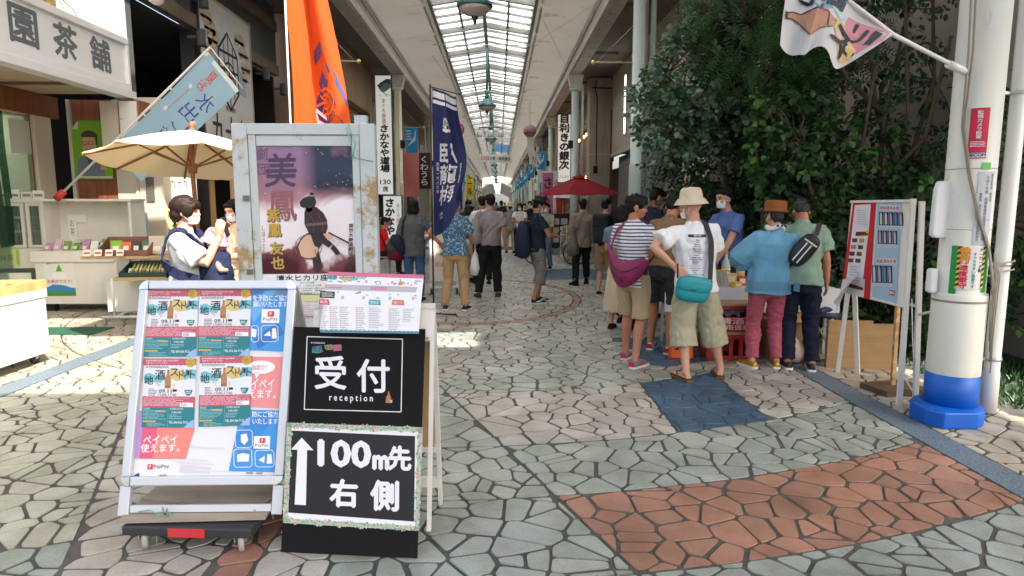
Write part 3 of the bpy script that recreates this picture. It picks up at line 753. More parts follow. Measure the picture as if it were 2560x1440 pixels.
# big vertical white board of the restaurant, parallel to the arcade
b99 = thing('restaurant_board', 'tall white board with black window crest and brush letters over the dark restaurant', 'sign', (-5.93, 13.35, 2.1))
W_, H_ = 2.62, 3.66
mb = MB(); mb.bb((-.08, 0, 0), (0, W_, H_), WHITE); mb.build('face', b99)
mb = MB(); mb.bb((-.1, -.05, -.05), (.02, 0, H_+.05), BLK); mb.bb((-.1, W_, -.05), (.02, W_+.05, H_+.05), BEAM); mb.bb((-.1, 0, H_), (.02, W_, H_+.05), BEAM); mb.build('frame', b99)
mb = MB(); pr = Print(mb, plane_fn((0, 0, 0), (0, 1, 0), (0, 0, 1)), .0025)
TANC = pm(226, 205, 178)
for y, z, w_ in ((.25, 3.0, .7), (.1, 3.2, .5), (.35, 2.8, .5), (1.75, 3.1, .6), (1.95, 2.85, .6), (2.05, 2.55, .5), (.1, 2.6, .4), (1.85, 2.3, .6)):
    pr.rect(y, z, y+w_, z+.07, TANC, 1); pr.disk(y+.1, z+.05, .13, TANC, 1); pr.disk(y+.38, z+.08, .15, TANC, 1)
pr.poly([(.35, 2.05), (1.2, 3.45), (1.35, 3.45), (2.3, 1.95)], pm(188, 208, 222), 2); pr.poly([(.75, 2.7), (1.2, 3.45), (1.35, 3.45), (1.85, 2.7), (1.5, 2.85), (1.3, 2.6), (1.0, 2.9)], pm(238, 240, 242), 3)
cx, cz = 1.32, 2.35
hexo = [(cx, cz+.85), (cx+.52, cz+.42), (cx+.52, cz-.42), (cx, cz-.85), (cx-.52, cz-.42), (cx-.52, cz+.42)]
hexi = [(cx, cz+.78), (cx+.46, cz+.38), (cx+.46, cz-.38), (cx, cz-.78), (cx-.46, cz-.38), (cx-.46, cz+.38)]
pr.poly(hexo, INK, 4); pr.poly(hexi, pm(236, 238, 240), 5)
for a in (-.23, 0, .23): pr.rect(cx+a-.022, cz-.78+abs(a)*.9+.02, cx+a+.022, cz+.78-abs(a)*.9-.02, INK, 6)
for a in (-.38, .02, .38): pr.rect(cx-.46, cz+a-.03, cx+.46, cz+a+.03, INK, 6)
pr.ring(cx, cz-.12, .33, .05, INK, 7)
pr.rect(cx-.03, cz-.38, cx+.03, cz+.14, pm(190, 40, 70), 8); pr.rect(cx-.24, cz-.14, cx+.24, cz-.08, pm(190, 40, 70), 8)
pr.text('九十九', 1.25, 1.02, 0, INK, 4, bold=.012, w=1.9, h=.72, shear=.12)
pr.text('清水海鮮', 1.3, 1.55, .13, INK, 4)
pr.frame(2.28, .62, 2.48, .92, .02, pm(190, 60, 60), 4); pr.text('清水', 2.38, .77, .12, pm(190, 60, 60), 4, vert=True)
pr.text('「静岡の味」', 1.2, .38, .27, INK, 4, bold=.01)
mb.build('print', b99)
# small spotlights on the fascia
for k, (y, z) in enumerate(((12.9, 4.75), (13.1, 5.5), (16.35, 4.75), (17.6, 4.6))):
    s_ = thing('spotlight', ['small dark spotlight beside the gooseneck lamp head', 'small dark spotlight high above the dark opening', 'small dark spotlight right of the white restaurant board', 'small dark spotlight in the corner beside the orange flag'][k], 'spotlight', (-5.9, y, z), 0, 'spotlights on the dark fascia')
    mb = MB(); mb.lathe([(.07, .14), (.085, .1), (.085, -.12), (.09, -.16)], DKGREY, 12, (.2, 0, 0)); mb.build('can', s_)
    mb = MB(); mb.bar((-.05, 0, 0), (.14, 0, 0), .05, .05, DKGREY); mb.build('arm', s_)
# tan building with roller shutter
TAN = mat('tan_plaster', (.36, .23, .14), .8, var=.08, scale=1.2, bump=.15)
tan = thing('tan_building', 'brown plaster shop front with roller shutter below its deep fascia', 'building', (-5.0, 18.4, 0))
mb = MB(); mb.bb((-3, 0, 5.05), (0, 7.6, 6.74), TAN); mb.build('fascia', tan)
mb = MB(); mb.bb((-3, 0, 0), (-.05, .35, 5.05), TAN); mb.build('pillar', tan); mb = MB(); mb.bb((-1, 7.1, 0), (0.02, 7.6, 5.05), TAN); mb.build('pillar', tan)
SHUT = mat('shutter', (.33, .25, .17), .5, var=.06)
for k in range(11):
    mb = MB(); mb.tube([(-.35, .36, 3.72+k*.12), (-.35, 7.08, 3.72+k*.12)], .068, SHUT, 8); mb.build('slat', tan)
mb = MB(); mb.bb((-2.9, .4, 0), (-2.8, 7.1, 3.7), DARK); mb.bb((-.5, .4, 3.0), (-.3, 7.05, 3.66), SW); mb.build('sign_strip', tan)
mb = MB(); mb.bb((-.75, 3.2, 2.2), (-.1, 3.3, 3.5), SW); mb.build('signboard', tan)
# lower white lit sign with black brush letters partly behind the tall sign
s2 = thing('slanting_shop_sign', 'white shop sign with large black brush letters behind the tall fish sign', 'sign', (-4.98, 21.6, 2.75))
mb = MB(); mb.bb((-.1, 0, 0), (0, 3.6, 1.55), WHITE); mb.build('face', s2)
mb = MB(); pr = Print(mb, plane_fn((0, 0, 0), (0, 1, 0), (0, 0, 1)), .003); pr.text('居酒場', 1.8, .78, 0, INK, 1, bold=.04, w=3.2, h=1.2); mb.build('lettering', s2)
# speaker-like round spotlight with pale front on the grey column
sp = thing('round_spotlight', 'black drum spotlight with pale front fixed to the grey column', 'spotlight', (-3.62, 13.9, 4.95))
mb = MB(); mb.lathe([(.20, -.2), (.24, -.12), (.25, .16)], BLK, 18, (0, 0, 0), rot=Matrix.Rotation(R(78), 3, 'Y')); mb.build('drum', sp)
mb = MB(); mb.ell((.17, 0, .03), (.25, .25, .07), mat('lens_grey', (.62, .62, .63), .3), 18, 8, Matrix.Rotation(R(78), 3, 'Y')); mb.build('front', sp)
mb = MB(); mb.bar((-.3, .05, .1), (0, 0, .1), .06, .06, BEAM); mb.build('bracket', sp)
# ------------------------------------------------------------------ projecting signs
SLIT = mat('lit_sign_face', (.84, .86, .82), .4, emit=.16)
def board_sign(name, label, loc, w_, h_, prints, rz=0, frame=BLK, face=SLIT, d=.18, kids=()):
    t = thing(name, label, 'sign', loc, rz)
    mb = MB(); mb.bb((-w_/2, 0, 0), (w_/2, d, h_), face); mb.build('face', t)
    mb = MB(); e = .03
    for a, b, c, q in ((-w_/2-e, -e, w_/2+e, 0), (-w_/2-e, h_, w_/2+e, h_+e), (-w_/2-e, 0, -w_/2, h_), (w_/2, 0, w_/2+e, h_)): mb.bb((a, -.015, b), (c, d+.01, q), frame)
    mb.build('frame', t)
    mb = MB(); pr = Print(mb, plane_fn((-w_/2, 0, 0), (1, 0, 0), (0, 0, 1)), .003); prints(pr); mb.build('lettering', t)
    return t
REDI = pm(190, 30, 50)
def fish(p):
    c = pm(60, 95, 100)
    p.poly([(.10, 4.02), (.16, 4.12), (.3, 4.2), (.44, 4.22), (.58, 4.20), (.58, 3.98), (.42, 3.86), (.30, 3.80), (.2, 3.84), (.16, 3.92)], pm(150, 172, 170), 1)
    p.poly([(.12, 4.06), (.16, 4.14), (.3, 4.22), (.42, 4.30), (.58, 4.28), (.58, 4.10), (.4, 4.16), (.25, 4.12)], c, 2)
    p.poly([(.06, 4.04), (.22, 3.98), (.10, 3.93), (.2, 3.94), (.24, 4.0), (.10, 4.09)], INK, 3); p.disk(.26, 4.08, .025, INK, 3)
    p.line([(.3, 3.8), (.38, 3.74), (.44, 3.64)], .02, INK, 2); p.line([(.38, 3.74), (.56, 3.7)], .015, INK, 2); p.line([(.12, 3.72), (.2, 3.66), (.26, 3.7)], .012, pm(150, 150, 150), 2)
    p.text('まぐろ居酒屋', .29, 3.03, 0, REDI, 1, bold=.012, vert=True, h=1.1, w=.15)
    p.text('さかなや道場', .29, 1.72, 0, INK, 1, bold=.06, vert=True, h=1.75, w=.36, shear=.1)
    p.text('130', .29, .47, 0, INK, 1, bold=.025, w=.40, h=.17); p.text('席', .29, .20, .22, INK, 1, bold=.03)
board_sign('hanging_sign', 'tall white sign with fish head, red and black brush letters and 130', (-4.36, 25.0, 1.95), .585, 4.42, fish)
board_sign('standing_sign', 'low white sign with black letters standing under the tall fish sign', (-4.05, 24.6, 0), .68, 1.88,
           lambda p: (p.text('さかなや', .24, 1.1, 0, INK, 1, bold=.06, vert=True, h=1.35, w=.34, shear=.1), p.text('まぐろ居酒屋', .55, 1.05, 0, REDI, 1, bold=.01, vert=True, h=1.1, w=.15)))
def ginji(p):
    p.text('目利きの銀次', .34, 2.05, 0, INK, 1, bold=.06, vert=True, h=2.75, w=.50)
    p.rect(.06, .62, .16, .78, pm(200, 70, 70), 1); p.text('魚', .11, .70, .09, WHITE, 2)
    p.text('さんまの', .35, .28, 0, INK, 1, w=.46, h=.16, shear=.15)
board_sign('bar_sign', 'tall white sign with thick black brush letters beside the pale blue column', (3.40, 34.0, 2.72), .66, 3.45, ginji)
# generic shops far down both sides
def shopfront(x, y, ln, side, col, label, awn=None, h=6.7):
    t = thing('shop', label, 'shop', (x, y, 0), 0, 'shops along the arcade'); s = side
    m = mat('plaster_%d' % int(col[0]*1000+col[1]*77), col, .8, var=.1, scale=1.5)
    mb = MB(); mb.bb((0, 0, 3.2), (s*3, ln-.05, h), m); mb.build('upper_wall', t)
    mb = MB(); mb.bb((0, 0, 0), (s*3, .35, 3.19), m); mb.build('pillar', t)
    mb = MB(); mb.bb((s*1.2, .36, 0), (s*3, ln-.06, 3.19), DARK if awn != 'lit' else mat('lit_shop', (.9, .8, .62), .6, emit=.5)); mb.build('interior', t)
    mb = MB(); mb.bb((-s*.12, .2, 3.25), (-s*.01, ln-.3, 4.05), awn if awn not in (None, 'lit') else SW); mb.build('fascia_sign', t)
    for k in range(3):
        mb = MB(); mb.bb((-s*.03, .6+k*ln/3.3, 4.6), (-s*.005, .6+k*ln/3.3+ln/5, 5.9), mat('dim_glass', (.14, .17, .19), .15)); mb.build('window', t)
    mb = MB(); mb.bb((s*.2, .5, 0), (s*.6, ln*.45, .95), mat('stall_wood', (.4, .26, .12), .6)); mb.build('counter', t)
pal = [(.5, .47, .40), (.33, .26, .2), (.42, .42, .40), (.55, .52, .46), (.3, .2, .13), (.45, .38, .3)]
acol = [pm(200, 60, 50), None, pm(40, 80, 150), 'lit', pm(70, 120, 80), 'lit', pm(190, 150, 60), None]
y = 26.6
ordn = ['first', 'second', 'third', 'fourth', 'fifth', 'sixth', 'seventh', 'eighth', 'ninth', 'tenth', 'eleventh', 'twelfth', 'thirteenth', 'fourteenth', 'fifteenth', 'sixteenth', 'seventeenth', 'eighteenth', 'nineteenth', 'twentieth']
k = 0
while y < 150:
    ln = random.uniform(7, 11); shopfront(-5.2, y, ln, -1, random.choice(pal), '%s shop front past the brown plaster building on the left side' % ordn[k], acol[k % 8]); y += ln; k += 1
y = 52; k = 0
while y < 150:
    ln = random.uniform(7, 11); shopfront(4.5, y, ln, 1, random.choice(pal), '%s shop front past the bar on the right side of the arcade' % ordn[k], acol[(k+3) % 8]); y += ln; k += 1
for sg, x in ((-1, -5.3), (1, 4.4)):
    mb = MB(); mb.bb((x, 150.5, 0), (x+sg*4, 285, 8), mat('far_wall', (.5, .48, .43), .8)); tag(mb.build('far_shop_row'), 'pale shop row beyond the cream arch on the %s' % ('left' if sg < 0 else 'right'), 'shop row')
mb = MB(); mb.bb((-12, 300, 0), (12, 304, 18), mat('end_wall', (.14, .14, .14), .8)); tag(mb.build('end_building'), 'pale building closing the view at the arcade end', 'building')
# ------------------------------------------------------------------ boards and signs in the foreground
def homog(px, w_, h_):
    """layout grid of a photographed board (TL TR BR BL) -> metres on that board"""
    dst = [(0, h_), (w_, h_), (w_, 0), (0, 0)]; A = []; b = []
    for (x, y), (u, v) in zip(px, dst):
        A += [[x, y, 1, 0, 0, 0, -u*x, -u*y], [0, 0, 0, x, y, 1, -v*x, -v*y]]; b += [u, v]
    q = np.linalg.solve(np.array(A, float), np.array(b, float)); Hm = np.append(q, 1).reshape(3, 3)
    def f(x, y):
        r = Hm @ np.array([x, -y, 1.]); return r[0]/r[2], r[1]/r[2]
    return f
def board_fn(layout, o, xd, yd):
    p = plane_fn(o, xd, yd)
    def fn(x, y, h):
        u, v = layout(x, y); return p(u, v, h)
    return fn
ALU = mat('aluminium', (.56, .58, .60), .32, .75, var=.05, scale=6)
ALUW = mat('aluminium_satin', (.66, .68, .71), .35, .35, var=.04, scale=4)
CHR = mat('chrome_corner', (.75, .8, .85), .12, .9)
PLY = mat('plywood', (.33, .28, .22), .7, var=.2, scale=3, stretch=(1, 6, 1))
RUB = mat('black_plastic', (.03, .032, .035), .6, var=.1)
STRING = mat('green_twine', (.18, .42, .36), .7)
RED = pm(205, 55, 60)
# ---- aluminium poster stand
st = thing('poster_stand', 'silver aluminium poster stand with four flyers, standing on a wooden dolly', 'poster stand', (-1.39, 2.87, .14))
w_, h_ = .75, .965
o = Vector((-w_/2, .01, .135)); xd = Vector((1, .0, 0)); yd = Vector((0.035, .235, .945)).normalized(); nn = xd.cross(yd)
P = lambda u, v, h=0: o + xd*u + yd*v + nn*h
e = .042
mb = MB(); mb.add([P(.02, .02, -.012), P(w_-.02, .02, -.012), P(w_-.02, h_-.02, -.012), P(.02, h_-.02, -.012)], [(0, 1, 2, 3)], pm(235, 236, 240)); mb.add([P(0, 0, -.02), P(w_, 0, -.02), P(w_, h_, -.02), P(0, h_, -.02)], [(3, 2, 1, 0)], ALU); mb.build('back_panel', st)
for a, b in (((e/2, e, 0), (e/2, h_-e, 0)), ((w_-e/2, e, 0), (w_-e/2, h_-e, 0)), ((e, e/2, 0), (w_-e, e/2, 0)), ((e, h_-e/2, 0), (w_-e, h_-e/2, 0))):
    mb = MB(); mb.bar(P(*a), P(*b), e, .034, ALUW, up=nn) if True else 0; mb.build('frame_rail', st, bevel=.006)
for u, v in ((e/2, e/2), (w_-e/2, e/2), (e/2, h_-e/2), (w_-e/2, h_-e/2)):
    mb = MB(); c = P(u, v, 0); su = 1 if u < .3 else -1; sv = 1 if v < .3 else -1
    arc = [(e/2*su, -e/2*sv)] + [(e/2*su - e*su*math.sin(R(a)), e/2*sv - e*sv*math.cos(R(a))) for a in range(0, 91, 18)] + [(-e/2*su, e/2*sv), (e/2*su, e/2*sv)]
    if su*sv < 0: arc = arc[::-1]
    mb.prism(arc, -.016, .019, CHR, lambda x, y, z: c + xd*x + yd*y + nn*z); mb.build('corner_cap', st)
for u in (e/2, w_-e/2):
    mb = MB(); mb.bar(P(u, -.135, -.004), P(u, -.002, -.004), .05, .028, ALUW, up=nn); mb.build('leg', st, bevel=.003)
    mb = MB(); mb.bar(P(u, h_-.05, -.035), P(u, h_-.05, -.035) + Vector((.03, .36, -1.03)), .04, .025, ALUW, up=nn); mb.build('rear_leg', st)
mb = MB(); mb.bar(P(.05, -.105, -.006), P(w_-.05, -.105, -.006), .032, .02, ALUW, up=nn); mb.build('crossbar', st)
mb = MB(); mb.add([P(.02, 0, -.05)+Vector((0, .05, 0)), P(w_-.02, 0, -.05)+Vector((0, .25, 0)), P(w_-.02, h_, -.04), P(.02, h_, -.04)], [(3, 2, 1, 0)], pm(225, 222, 210)); mb.build('rear_panel', st)
# printed posters seen through the cover
lay = homog([(365, 685), (752, 695), (707, 1212), (310, 1210)], w_, h_)
fn = board_fn(lay, o - nn*.0085, xd, yd)
mb = MB(); pr = Print(mb, fn, .0006)
BLU, PNK, PUR, WHT = pm(70, 155, 225), pm(238, 140, 146), pm(190, 150, 215), pm(240, 240, 244)
def PX_(p, pts, m, k=1): p.poly([(x, -y) for x, y in pts], m, k)
PX_(pr, [(395, 710), (738, 722), (735, 730), (393, 718)], pm(240, 225, 235), 1)
PX_(pr, [(630, 712), (738, 716), (722, 877), (620, 870)], BLU, 1); PX_(pr, [(618, 887), (722, 890), (705, 1022), (608, 1014)], pm(240, 150, 150), 1)
PX_(pr, [(604, 1022), (705, 1026), (690, 1182), (572, 1178)], BLU, 1); PX_(pr, [(352, 1020), (470, 1028), (466, 1145), (336, 1142)], pm(232, 96, 130), 1); PX_(pr, [(352, 1020), (366, 1020), (352, 1142), (336, 1142)], PUR, 2)
PX_(pr, [(398, 1062), (490, 1066), (466, 1145), (385, 1142)], pm(240, 140, 130), 2)
PX_(pr, [(670, 720), (700, 716), (640, 800), (628, 770)], pm(110, 180, 235), 2); PX_(pr, [(640, 840), (700, 800), (715, 830), (650, 868)], pm(50, 125, 200), 2)
PX_(pr, [(590, 1090), (650, 1030), (690, 1040), (600, 1160)], pm(60, 140, 215), 2)
tw = pm(248, 248, 250)
for t, x, y, wd, hh, r in (('を予防にご協力', 684, 738, 88, 15, -.03), ('願いいたします', 682, 754, 84, 14, -.03), ('防にご協力', 664, 1035, 62, 15, -.03), ('いたします', 664, 1053, 62, 14, -.03), ('イペイ', 660, 958, 56, 26, -.03), ('えます。', 658, 983, 66, 22, -.03), ('当店で！', 652, 915, 34, 13, -.03), ('ペイペイ', 405, 1095, 84, 22, .0), ('使えます。', 404, 1116, 96, 21, .0)):
    pr.text(t, x, -y, 0, tw if t != '当店で！' else pm(235, 90, 120), 5, bold=.018, w=wd, h=hh, rot=r)
pr.disk(655, -915, 36, tw, 4, 17); PX_(pr, [(640, 928), (656, 928), (644, 944)], tw, 4)
for x, y, s in ((683, 783, 1), (656, 1105, .9)):
    PX_(pr, [(x-22*s, y-17*s), (x+22*s, y-16*s), (x+20*s, y+20*s), (x-24*s, y+18*s)], tw, 4)
    PX_(pr, [(x-7*s, y-11*s), (x+9*s, y-11*s), (x+8*s, y+3*s), (x-8*s, y+3*s)], pm(215, 60, 85), 5); pr.text('P', x, -(y-4*s), 11*s, tw, 6, bold=.03)
    pr.text('PayPay', x-1, -(y+10*s), 0, pm(60, 60, 65), 5, w=36*s, h=10*s)
PX_(pr, [(373, 1157), (386, 1157), (385, 1170), (372, 1170)], pm(215, 60, 85), 5); pr.text('P', 379, -1163, 10, tw, 6, bold=.03); pr.text('PayPay', 407, -1164, 0, pm(70, 70, 75), 5, w=38, h=11)
def rframe(x0, y0, x1, y1, w=1.5):
    pr.line([(x0+5, -y0), (x1-5, -y0), (x1, -y0-5), (x1, -y1+5), (x1-5, -y1), (x0+5, -y1), (x0, -y1+5), (x0, -y0-5), (x0+5, -y0)], w, tw, 5)
rframe(659, 808, 700, 850); rframe(634, 808, 652, 850); rframe(590, 1074, 632, 1118); rframe(586, 1122, 630, 1168); rframe(638, 1126, 684, 1168)
PX_(pr, [(604, 1085), (618, 1083), (622, 1100), (612, 1112), (604, 1104)], tw, 5); PX_(pr, [(594, 1136), (608, 1132), (624, 1136), (622, 1154), (594, 1154)], tw, 5)
PX_(pr, [(646, 1150), (662, 1140), (660, 1158)], tw, 5); PX_(pr, [(668, 1136), (678, 1136), (680, 1160), (666, 1160)], tw, 5); PX_(pr, [(686, 816), (695, 816), (697, 842), (684, 842)], tw, 5); PX_(pr, [(664, 834), (680, 822), (682, 836)], tw, 5); PX_(pr, [(635, 815), (648, 818), (645, 838), (635, 836)], tw, 5)
GREYP = pm(150, 150, 155); PX_(pr, [(455, 1160), (530, 1168), (525, 1182), (450, 1180)], pm(215, 212, 222), 1)
for a, b in ((430, 1140), (445, 1150), (470, 1110), (490, 1170)): PX_(pr, [(a, b), (a+90, b+8), (a+95, b+12), (a, b+5)], pm(225, 222, 232), 2)
pr.rect(400, -1187, 420, -1184, GREYP, 3); pr.rect(615, -1185, 632, -1181, GREYP, 3); pr.rect(640, -1186, 655, -1182, GREYP, 3)
PX_(pr, [(332, 1190), (350, 1178), (352, 1188), (340, 1193)], pm(50, 50, 130), 3)
mb.build('print', st)
def flyer(q, seed):
    l2 = homog([(0, 0), (100, 0), (100, 134), (0, 134)], 1, 1)
    import itertools
    (x0, y0), (x1, y1), (x2, y2), (x3, y3) = q
    def f(x, y, h):
        u, v = x/100, -y/134
        X = (x0*(1-u)+x1*u)*(1-v)+(x3*(1-u)+x2*u)*v; Y = (y0*(1-u)+y1*u)*(1-v)+(y3*(1-u)+y2*u)*v
        return fn(X, -Y, h + .0045)
    m2 = MB(); p = Print(m2, f, .0005)
    ROSE, TEAL, TANB, AQUA, GOLD, DK = pm(200, 92, 112), pm(42, 128, 138), pm(222, 196, 130), pm(120, 195, 205), pm(205, 175, 70), pm(45, 45, 50)
    p.rect(0, -134, 100, 0, pm(232, 233, 238), 0, 2, 2); p.rect(0, -12, 100, 0, ROSE, 1)
    for i in range(12): p.disk(4+i*8.3, -12, 4.2, ROSE, 1, 1.6, 8, 180, 360)
    p.text('清水駅前銀座商店街と全国から蔵元が集結！', 35, -4, 0, tw, 2, w=62, h=3.4); p.text('お酒に合うフードブースあり！', 25, -8.4, 0, tw, 2, w=40, h=3.4)
    p.disk(89, -8, 9, GOLD, 2); p.lines(83, -13, 95, -3, 4, pm(150, 120, 40), 3, .4, seed)
    p.text('清水駅前銀座商店街', 26, -16.5, 0, DK, 2, w=44, h=4.2)
    for c, pts in ((AQUA, [(3, -30), (12, -28), (24, -33), (38, -31), (40, -40), (34, -48), (20, -46), (5, -50), (1, -42)]), (TANB, [(48, -22), (60, -20), (74, -22), (82, -30), (76, -42), (62, -44), (52, -38), (47, -30)]), (AQUA, [(80, -22), (92, -21), (100, -22), (100, -40), (88, -38), (78, -42), (76, -32)])): p.poly(pts, c, 1)
    p.text('地', 11, -42, 0, DK, 3, bold=.012, w=17, h=17); p.text('酒', 32, -32, 0, DK, 3, bold=.012, w=19, h=19)
    p.text('ス', 59, -27, 0, DK, 3, bold=.012, w=15, h=15); p.text('ト', 72, -32, 0, DK, 3, bold=.012, w=8, h=14); p.text('リ', 79, -29, 0, DK, 3, bold=.012, w=9, h=15); p.text('ー', 86, -28, 0, DK, 3, w=4, h=10); p.text('ト', 94, -31, 0, DK, 3, bold=.012, w=9, h=16)
    p.poly([(46, -23), (49, -23), (49.5, -31), (53, -38), (53, -58), (42, -58), (41.5, -38), (45.5, -31)], pm(176, 132, 92), 4); p.rect(46, -24.5, 49, -22, pm(110, 75, 50), 5); p.rect(42, -56, 53, -52, pm(160, 112, 74), 5)
    p.disk(27, -48, 2.6, pm(240, 170, 190), 2); p.disk(30, -52, 3, pm(190, 220, 220), 2); p.poly([(56, -49), (61, -49), (60, -57), (57, -57)], pm(225, 215, 195), 3)
    p.text('09.11', 43, -63.5, 0, DK, 3, bold=.012, w=24, h=7); p.text('12:00-17:00', 47, -70.5, 0, DK, 3, bold=.008, w=34, h=4.6); p.rect(57, -64.5, 65, -60, DK, 2)
    p.lines(11, -73, 27, -58, 5, DK, 2, .35, seed+1)
    p.poly([(79, -61), (95, -61), (93, -68), (90, -72), (84, -72), (81, -68)], TEAL, 2); p.lines(82, -69, 92, -63, 2, tw, 3, .4, seed)
    p.rect(0, -95, 100, -75, ROSE, 1)
    for i in range(12): p.disk(4+i*8.3, -75, 4.2, ROSE, 1, 1.5, 8, 0, 180)
    p.lines(2, -93, 98, -76, 8, pm(235, 190, 198), 2, .4, seed+2); p.rect(72, -94, 97, -86, tw, 3); p.lines(74, -93, 86, -87, 3, DK, 4, .4, seed)
    p.rect(0, -134, 100, -95, TEAL, 1); p.text('TICKET', 9, -98, 0, tw, 2, w=13, h=3.2); p.text('SUPERVISION', 66, -98, 0, tw, 2, w=25, h=3.2)
    p.lines(2, -119, 46, -100, 7, pm(150, 205, 208), 2, .35, seed+3); p.rect(26, -104, 46, -101.5, pm(224, 170, 96), 3); p.rect(2, -124, 27, -121, pm(214, 178, 90), 3); p.lines(10, -133, 45, -125, 3, pm(150, 205, 208), 2, .35, seed+4)
    p.text('大畑山酒店', 66, -104.5, 0, tw, 2, w=19, h=4); p.lines(52, -118, 76, -108, 3, pm(150, 205, 208), 2, .35, seed+5); p.text('TEL 054-366-7122', 70, -124, 0, tw, 2, bold=.015, w=36, h=4.4)
    p.rect(49.6, -132, 50, -97, pm(150, 205, 208), 2); p.poly([(100, -134), (80, -134), (92, -122), (100, -118)], pm(150, 190, 235), 3)
    f_ = m2.build('flyer', st); return f_
flyer([(377, 709), (506, 712), (497, 884), (366, 881)], 1); flyer([(508, 712), (637, 715), (628, 885), (500, 882)], 2)
flyer([(367, 886), (498, 889), (489, 1066), (359, 1062)], 3); flyer([(506, 884), (637, 886), (627, 1062), (500, 1064)], 4)
# green twine and cart
tw_ = MB()
for k in range(7):
    a = R(40*k); tw_.tube([(-1.55, 2.83, .145), (-1.55+.03*math.sin(a), 2.82, .17+.03*math.cos(a)), (-1.56+.05*math.sin(a), 2.81, .13)], .0022, STRING, 4)
tw_.tube([(-1.73, 2.86, .15), (-1.62, 2.835, .175), (-1.55, 2.82, .15), (-1.575, 2.80, .08), (-1.58, 2.80, .02)], .003, STRING, 4); tw_.tube([(-1.07, 2.86, .13), (-1.06, 2.85, .17), (-1.06, 2.85, .12)], .003, STRING, 4)
tag(tw_.build('twine'), 'green twine tying the silver stand to the dolly', 'twine')
dl = thing('dolly', 'plywood topped black dolly under the silver poster stand', 'dolly', (-1.40, 3.02, 0), R(-4))
mb = MB(); mb.bb((-.30, -.27, .085), (.30, .27, .13), RUB); mb.build('frame', dl, bevel=.008)
mb = MB(); mb.bb((-.08, -.276, .088), (.09, -.271, .128), RED); mb.build('red_label', dl)
mb = MB(); mb.box((-.02, .02, .146), (.66, .50, .014), PLY, R(6)); mb.build('deck', dl); mb = MB(); mb.box((.0, .10, .160), (.62, .42, .012), PLY, R(-9)); mb.build('deck_sheet', dl)
for x in (-.22, .23):
    for y in (-.22, .22):
        mb = MB(); mb.lathe([(.008, -.012), (.05, -.012), (.053, 0), (.05, .012), (.008, .012)], mat('grey_wheel', (.36, .36, .33), .6), 18, (x, y, .053), True, Matrix.Rotation(R(25), 3, 'Z') @ Matrix.Rotation(R(90), 3, 'Y')); wh = mb.build('wheel', dl)
        mb = MB(); mb.bb((x-.025, y-.02, .05), (x-.019, y+.02, .085), ALU); mb.bb((x+.019, y-.02, .05), (x+.025, y+.02, .085), ALU); mb.build('fork', wh)
# ---- black reception board on a white folding easel
rc = thing('reception_board', 'black notice board with white reception lettering and arrow, leaning on a white stand', 'notice board', (-.685, 2.73, 0))
w_, h_ = .632, 1.03
c0 = Vector((-.316, .033, .004)); xd = Vector((1, -.105, 0)).normalized(); yd = Vector((.09, .235, .985)).normalized(); nn = xd.cross(yd); yd = nn.cross(xd)
BOARD = mat('black_board', (.008, .008, .009), .8, var=.2, scale=5, spec=.2)
PP = lambda u, v, h: c0 + xd*u + yd*v + nn*h
mb = MB(); mb.prism([(0, 0), (w_, 0), (w_, h_), (0, h_)], -.012, 0, BOARD, PP); mb.build('panel', rc)
lay = homog([(760, 820), (1083, 832), (1040, 1398), (703, 1380)], w_, h_); fn = plane_fn(c0, xd, yd); f2 = lambda x, y, h: fn(*lay(x, y), h)
mb = MB(); pr = Print(mb, f2, .0006); WH = pm(238, 238, 242)
def quadframe(q, w, m, k):
    for i in range(4): pr.line([(q[i][0], -q[i][1]), (q[(i+1) % 4][0], -q[(i+1) % 4][1])], w, m, k)
quadframe([(792, 846), (1027, 857), (1016, 1036), (777, 1026)], 2.2, WH, 1)
pr.text('受', 846, -936, 0, WH, 1, bold=.022, w=76, h=80, rot=-.04); pr.text('付', 951, -946, 0, WH, 1, bold=.022, w=78, h=80, rot=-.04)
pr.text('r e c e p t i o n', 894, -1002, 0, WH, 1, bold=.02, w=107, h=20, rot=-.04)
pr.text('清水駅前銀座商店街', 818, -862, 0, WH, 1, w=36, h=4.4, rot=-.04)
for pts, c in (([(803, 872), (826, 868), (830, 884), (818, 888), (802, 886)], pm(70, 140, 150)), ([(833, 868), (852, 866), (853, 880), (836, 880)], pm(150, 140, 110)), ([(850, 868), (876, 867), (876, 882), (856, 883)], pm(190, 110, 125))): PX_(pr, pts, c, 1)
pr.text('地酒', 816, -876, 0, INK, 2, bold=.01, w=26, h=16, rot=-.04); pr.text('ストリート', 855, -876, 0, INK, 2, bold=.01, w=40, h=12, rot=-.04)
PX_(pr, [(986, 985), (989, 985), (990, 994), (993, 1000), (991, 1014), (979, 1013), (981, 998), (985, 993)], pm(176, 120, 84), 1); PX_(pr, [(990, 1006), (996, 1006), (995, 1013), (991, 1013)], pm(210, 190, 160), 2)
mb.build('lettering', rc)
mb = MB(); pr = Print(mb, f2, .0006)
PX_(pr, [(738, 1064), (1062, 1080), (1043, 1324), (718, 1302)], WH, 1); PX_(pr, [(743, 1078), (1048, 1096), (1037, 1307), (726, 1282)], pm(24, 24, 26), 2)
pr.text('100', 872, -1137, 0, WH, 3, bold=.045, w=126, h=62, rot=-.05); pr.text('m', 961, -1160, 0, WH, 3, bold=.06, w=36, h=32, rot=-.05); pr.text('先', 1008, -1150, 0, WH, 3, bold=.045, w=54, h=58, rot=-.05)
pr.text('右', 866, -1235, 0, WH, 3, bold=.04, w=66, h=66, rot=-.05); pr.text('側', 967, -1242, 0, WH, 3, bold=.04, w=66, h=72, rot=-.05)
